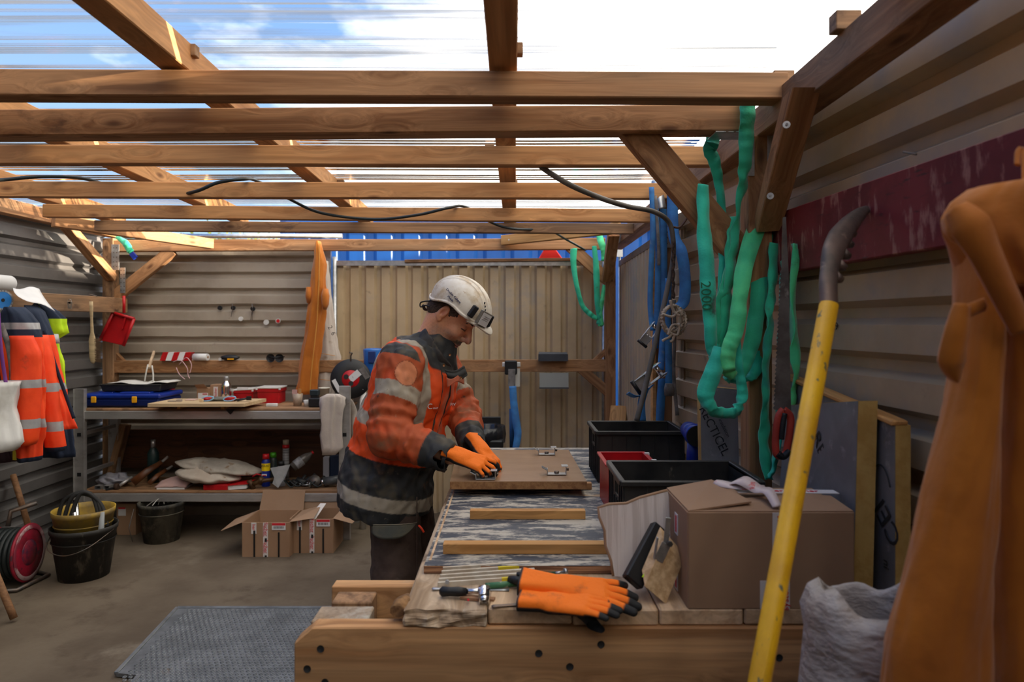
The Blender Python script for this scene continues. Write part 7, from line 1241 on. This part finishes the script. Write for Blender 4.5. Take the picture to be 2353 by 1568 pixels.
def torso_d(P):
    R = np.stack([FT, ST, np.array([0, 0, 1.])], 1)
    d = ell(P, (-.405, 2.87, 1.285), (.165, .215, .20), R); d = smin(d, ell(P, (-.470, 2.87, 1.08), (.172, .212, .23), R), .05); d = smin(d, ell(P, (-.525, 2.865, .84), (.182, .232, .27), R), .05)
    d = smin(d, cap(P, (-.440, 2.72, 1.375), (-.335, 3.02, 1.38), .078, .078), .05); d = smin(d, cap(P, (-.385, 2.87, 1.36), (-.325, 2.865, 1.415), .115, .09), .04)
    d = d+.004*np.sin(qf(P)*60+wob(P, 12)*2)*np.exp(-((qf(P)-1.02)/.10)**2)
    return smax(d, .772-qf(P)+.004*wob(P, 15), .006)
def jacket(P):
    d = smin(torso_d(P), arm_d(P, AR, 0), .022); d = smin(d, arm_d(P, AL, 0), .022); return d+folds(P)
OR1, OR2, DK, RF, PK = np.array([.88, .085, .008]), np.array([.40, .075, .020]), np.array([.028, .029, .030]), np.array([.36, .31, .24]), np.array([.62, .20, .11])
def jcol(V):
    dT = torso_d(V); dR = np.minimum(cap(V, *AR[0]), cap(V, *AR[1])); dL = np.minimum(cap(V, *AL[0]), cap(V, *AL[1])); arm = np.minimum(dR, dL) < dT-.002; n = len(V); q = qf(V)
    s_ = (V-C0)@ST; f = (V-C0)@FT; z = V[:, 2]; X = V[:, 0]
    def mixc(c, m_, col): return c*(1-m_[:, None])+np.array(col)*m_[:, None]
    E = .002
    def band(v, a, b): return sst(a-E, a+E, v)*sst(b+E, b-E, v)
    T = np.repeat(OR1[None], n, 0); T = mixc(T, sst(-.3, .6, wob(V, 9))*sst(1.2, 1.35, z)*.4, OR2); T = mixc(T, sst(-.02, .03, f)*sst(.3, .8, wob(V, 14, 2))*.4, OR2)
    T = mixc(T, sst(.052, .046, np.abs(s_))*(f > 0)*sst(1.38, 1.36, z)*sst(-.4, .6, wob(V*np.array([1, 1, .25]), 60))*.75, PK); T = mixc(T, sst(.0045, .003, np.abs(s_-.048))*(f > 0), DK); T = mixc(T, sst(.007, .005, np.abs(s_+.01))*(f > 0), DK*.6)
    yk = np.linalg.norm((V-np.array([-.33, 2.868, 1.44]))*np.array([1, 1, 1.0]), axis=1); T = mixc(T, sst(.160, .155, yk), DK); T = mixc(T, band(s_, .105, .150)*((f < .03) | (z > 1.12))*sst(1.02, 1.024, q), RF); T = mixc(T, band(-s_, .105, .150)*sst(1.02, 1.024, q), RF)
    T = mixc(T, band(q, 1.155, 1.205)*(f < .02), RF); T = mixc(T, sst(1.029, 1.025, q), DK); T = mixc(T, band(q, .838, .893), RF)
    seam = sst(.0016, .0008, np.abs(q-1.027)); T = mixc(T, seam*.7, DK*.4)
    tR1, tR2 = capt(V, *AR[0][:2]), capt(V, *AR[1][:2]); isR = dR < dL; up = np.where(isR, cap(V, *AR[0]) < cap(V, *AR[1]), cap(V, *AL[0]) < cap(V, *AL[1])); t1 = np.where(isR, tR1, capt(V, *AL[0][:2])); t2 = np.where(isR, tR2, capt(V, *AL[1][:2]))
    A = np.repeat(OR2[None], n, 0); A = mixc(A, sst(.1, .7, wob(V, 17, 1))*.5, OR1*.8)
    tz = t1-.55*(X+.46); A = mixc(A, up*band(tz, .30, .52), RF); A = mixc(A, up*band(tz, -.42, -.08)*sst(.0, .004, (V@ST)-(C0@ST)-.155), DK)
    A = mixc(A, (~up)*sst(.60, .615, t2), DK); pc = np.array(pt(937, 857, 2.615)); dd_ = np.linalg.norm(V-pc, axis=1); A = mixc(A, sst(.050, .047, dd_), (.58, .20, .09)); A = mixc(A, sst(.0022, .001, np.abs(dd_-.0495))*.8, OR2*.4)
    c = np.where(arm[:, None], A, T); sm = sst(.004, .0, np.abs(dT-.002-np.minimum(dR, dL)))*.5; c = mixc(c, sm*(q > 1.03), OR2*.35)
    dirt = np.clip(sst(.05, .9, wob(V*np.array([1, 1, .7]), 26, 4)+.5*wob(V, 70, 1)), 0, 1); dk = (c.max(1) < .05); c = np.where(dk[:, None], mixc(c, dirt*.5, (.13, .105, .065)), c)
    return c
JM = mat('work_jacket_cloth', (.5, .1, .02), (.21, .10, .05), 8, .56, .78, attr=True, rough=.72, bump=.45, bs=22, bd=.006, spots=[((.05, .035, .025), 15, .62, .76), ((.34, .22, .13), 28, .68, .8), ((.16, .13, .09), 60, .64, .76)])
jk = sdf_obj('jacket', jacket, np.arange(-.76, -.07, .0046), np.arange(2.50, 3.16, .0046), np.arange(.74, 1.50, .0046), JM, man, jcol)
# collar: hollow stand-up tube, open at the front
n_ = Vector((.70, -.10, .66)).normalized(); ca = np.array([-.365, 2.872, 1.375]); cb2 = np.array([-.286, 2.862, 1.450]); nn_ = (cb2-ca)/np.linalg.norm(cb2-ca)
def collar(P):
    ax = (P-ca)@nn_; L_ = np.linalg.norm(cb2-ca); r = np.linalg.norm((P-ca)-ax[..., None]*nn_, axis=-1); rr = .108-.10*ax+.003*wob(P, 30); d = np.abs(r-rr)-.006; top = ax-(L_-.004)+.42*np.maximum(0, P[..., 0]+.315); d = smax(d, top, .005); d = smax(d, -ax-.03, .004); return d+.0018*wob(P, 60)
sdf_obj('collar', collar, np.arange(-.50, -.14, .004), np.arange(2.72, 3.01, .004), np.arange(1.25, 1.58, .004), mat('collar_dark', (.022, .023, .026), (.05, .045, .04), 9, .5, .7, rough=.7, bump=.5, bs=26, spots=[((.12, .095, .06), 14, .62, .75)]), jk if False else man)
def on_c(ang, ax_): # point on the collar surface
    u = Vector((0, -1, 0)); v = Vector(nn_).cross(u).normalized(); u = v.cross(Vector(nn_)).normalized(); return Vector(ca)+Vector(nn_)*ax_+(u*math.cos(ang)+v*math.sin(ang))*(.117-.1*ax_)
for p_ in ((1034, 816, 2.745), (1020, 840, 2.735), (1060, 870, 2.73)):
    c = pt(*p_); M().lathe([(0, -.004), (.005, -.003), (.0055, 0)], c, 14, Matrix.Rotation(PI/2, 3, 'X')).build('snap_button', mat('brass', (.45, .25, .12), rough=.35, metal=.8, bump=0), man)
# collar flap at the front with snap, storm flap
M().sheet(lambda u, v: pt(1022+44*u+8*v, 850-10*u+22*v+8*math.sin(u*3), 2.735+.05*u*u+.004*math.sin(v*9)), 12, 8, .006).build('collar_flap', mat('flap_dark', (.03, .03, .028), (.10, .08, .05), 12, .5, .7, rough=.7, bump=.4, bs=30), man)
M().sheet(lambda u, v: pt(1026+38*u+2*v, 868+18*v-6*u+5*math.sin(u*5+v*2), 2.725+.05*u*u), 12, 8, .005).build('storm_flap', mat('flap_orange', (.55, .13, .06), (.35, .12, .07), 12, rough=.7, bump=.4, bs=30), man)
text('C', .030, WHITEP, man, pt(988, 935, 2.655), (.95, .30, 0), (0, 0, 1)); text('our', .014, WHITEP, man, pt(1001, 938, 2.655), (.95, .30, 0), (0, 0, 1)); text('FIV', .016, WHITEP, man, pt(1041, 930, 2.68), (.95, .30, 0), (0, 0, 1))
# trousers
def trou(P):
    d = ell(P, (-.505, 2.875, .93), (.125, .15, .16))
    for (hx_, hy, kx, ky) in ((-.49, 2.79, -.462, 2.765), (-.47, 2.96, -.41, 2.97)):
        t = capt(P, (kx, ky, .50), (kx-.01, ky+.01, .10)); d = smin(d, cap(P, (hx_, hy+(.03 if hy < 2.8 else 0), .86), (kx, ky, .52), .104, .100), .04); e = cap(P, (kx, ky, .52), (kx-.012, ky+.01, .11), .094, .082)+.006*np.sin(t*22+wob(P, 14)*1.6)*np.exp(-((t-.05)/.3)**2); d = smin(d, e, .03)
    d = smax(d, P[..., 2]-1.0, .01); d = smax(d, .075-P[..., 2], .006)
    return d+.0045*wob(P*np.array([1, 1, .6]), 26, 2)+.0025*wob(P, 60, 5)
BRN = mat('brown_trousers', (.060, .036, .026), (.095, .060, .043), 6, .4, .65, rough=.85, bump=.5, bs=26, bd=.006, spots=[((.13, .10, .08), 13, .6, .78), ((.02, .015, .012), 9, .6, .75)])
tr_ = sdf_obj('trousers', trou, np.arange(-.68, -.24, .0062), np.arange(2.62, 3.12, .0062), np.arange(.06, 1.02, .0062), BRN, man, None)
FLP = mat('flap_grey', (.10, .105, .09), (.17, .15, .10), 9, rough=.8, bump=.4, bs=30)
def legp(px, py, o=.0):   # point on the camera side of the right leg
    Y = 2.645-o; p = pt(px, py, Y); dx = (p.x+.475)/.125; return Vector((p.x, 2.770-.128*math.sqrt(max(.02, 1-min(.98, dx*dx)))-o, p.z))
M().sheet(lambda u, v: legp(852+102*u, 1208+2*u+(34-26*(2*abs(u-.42))**3*.9)*v-4*math.sin(u*3), .006), 20, 6, .006).build('pocket_flap', FLP, man); M().tube([legp(852+102*i/12, 1209+2*i/12-4*math.sin(i/4), .010) for i in range(13)], .002, 6).build('seam', mat('seam_tan', (.20, .17, .12)), man)
M().tube([legp(954, 1150+15*i, .006) for i in range(17)], .0022, 6).build('side_seam', BRN, man); M().ribbon([pt(962, 1208, 2.68), pt(968, 1214, 2.67), pt(974, 1224, 2.67)], .008, .003).build('red_cord', mat('cord_red', (.8, .05, .01)), man)
for kx, ky in ((-.475, 2.775), (-.42, 2.98)):
    def boot(P, kx=kx, ky=ky): d = cap(P, (kx, ky, .14), (kx, ky, .06), .062, .055); d = smin(d, cap(P, (kx, ky, .05), (kx+.17, ky-.01, .045), .05, .045), .03); return smax(d, .0-P[..., 2]+.002, .004)
    sdf_obj('boot', boot, np.arange(kx-.08, kx+.25, .008), np.arange(ky-.09, ky+.09, .008), np.arange(-.01, .22, .008), mat('boot_leather', (.05, .035, .025), (.10, .08, .06), 9, rough=.7), man)
# gloved hands on the bracket
def glove(nm, o, x, z, mirror, curl, spread, th):
    fn, sg, tb = hand_fn(curl, spread, th, -.0006, .062, .037); T = mtx(Vector(o), x, z)
    if mirror: T = T @ Matrix.Diagonal((1, -1, 1, 1))
    return sdf_obj(nm, fn, np.arange(-.07, .20, .0021), np.arange(-.065, .10, .0021), np.arange(-.12, .04, .0021), GLOVE, man, lambda V: glove_col(V, sg, tb, .003, cuffx=-.3, fz=.0045, tip=1.25), T)
glove('glove', (-.196, 2.534, 1.040), (.86, -.14, -.30), (.32, -.50, .85), False, [.42, .55, .62, .66], .34, (.25, .55))
glove('glove', (-.128, 2.675, 1.048), (.42, -.42, -.42), (.60, -.30, .70), True, [.62, .72, .8, .85], .3, (.2, .6))
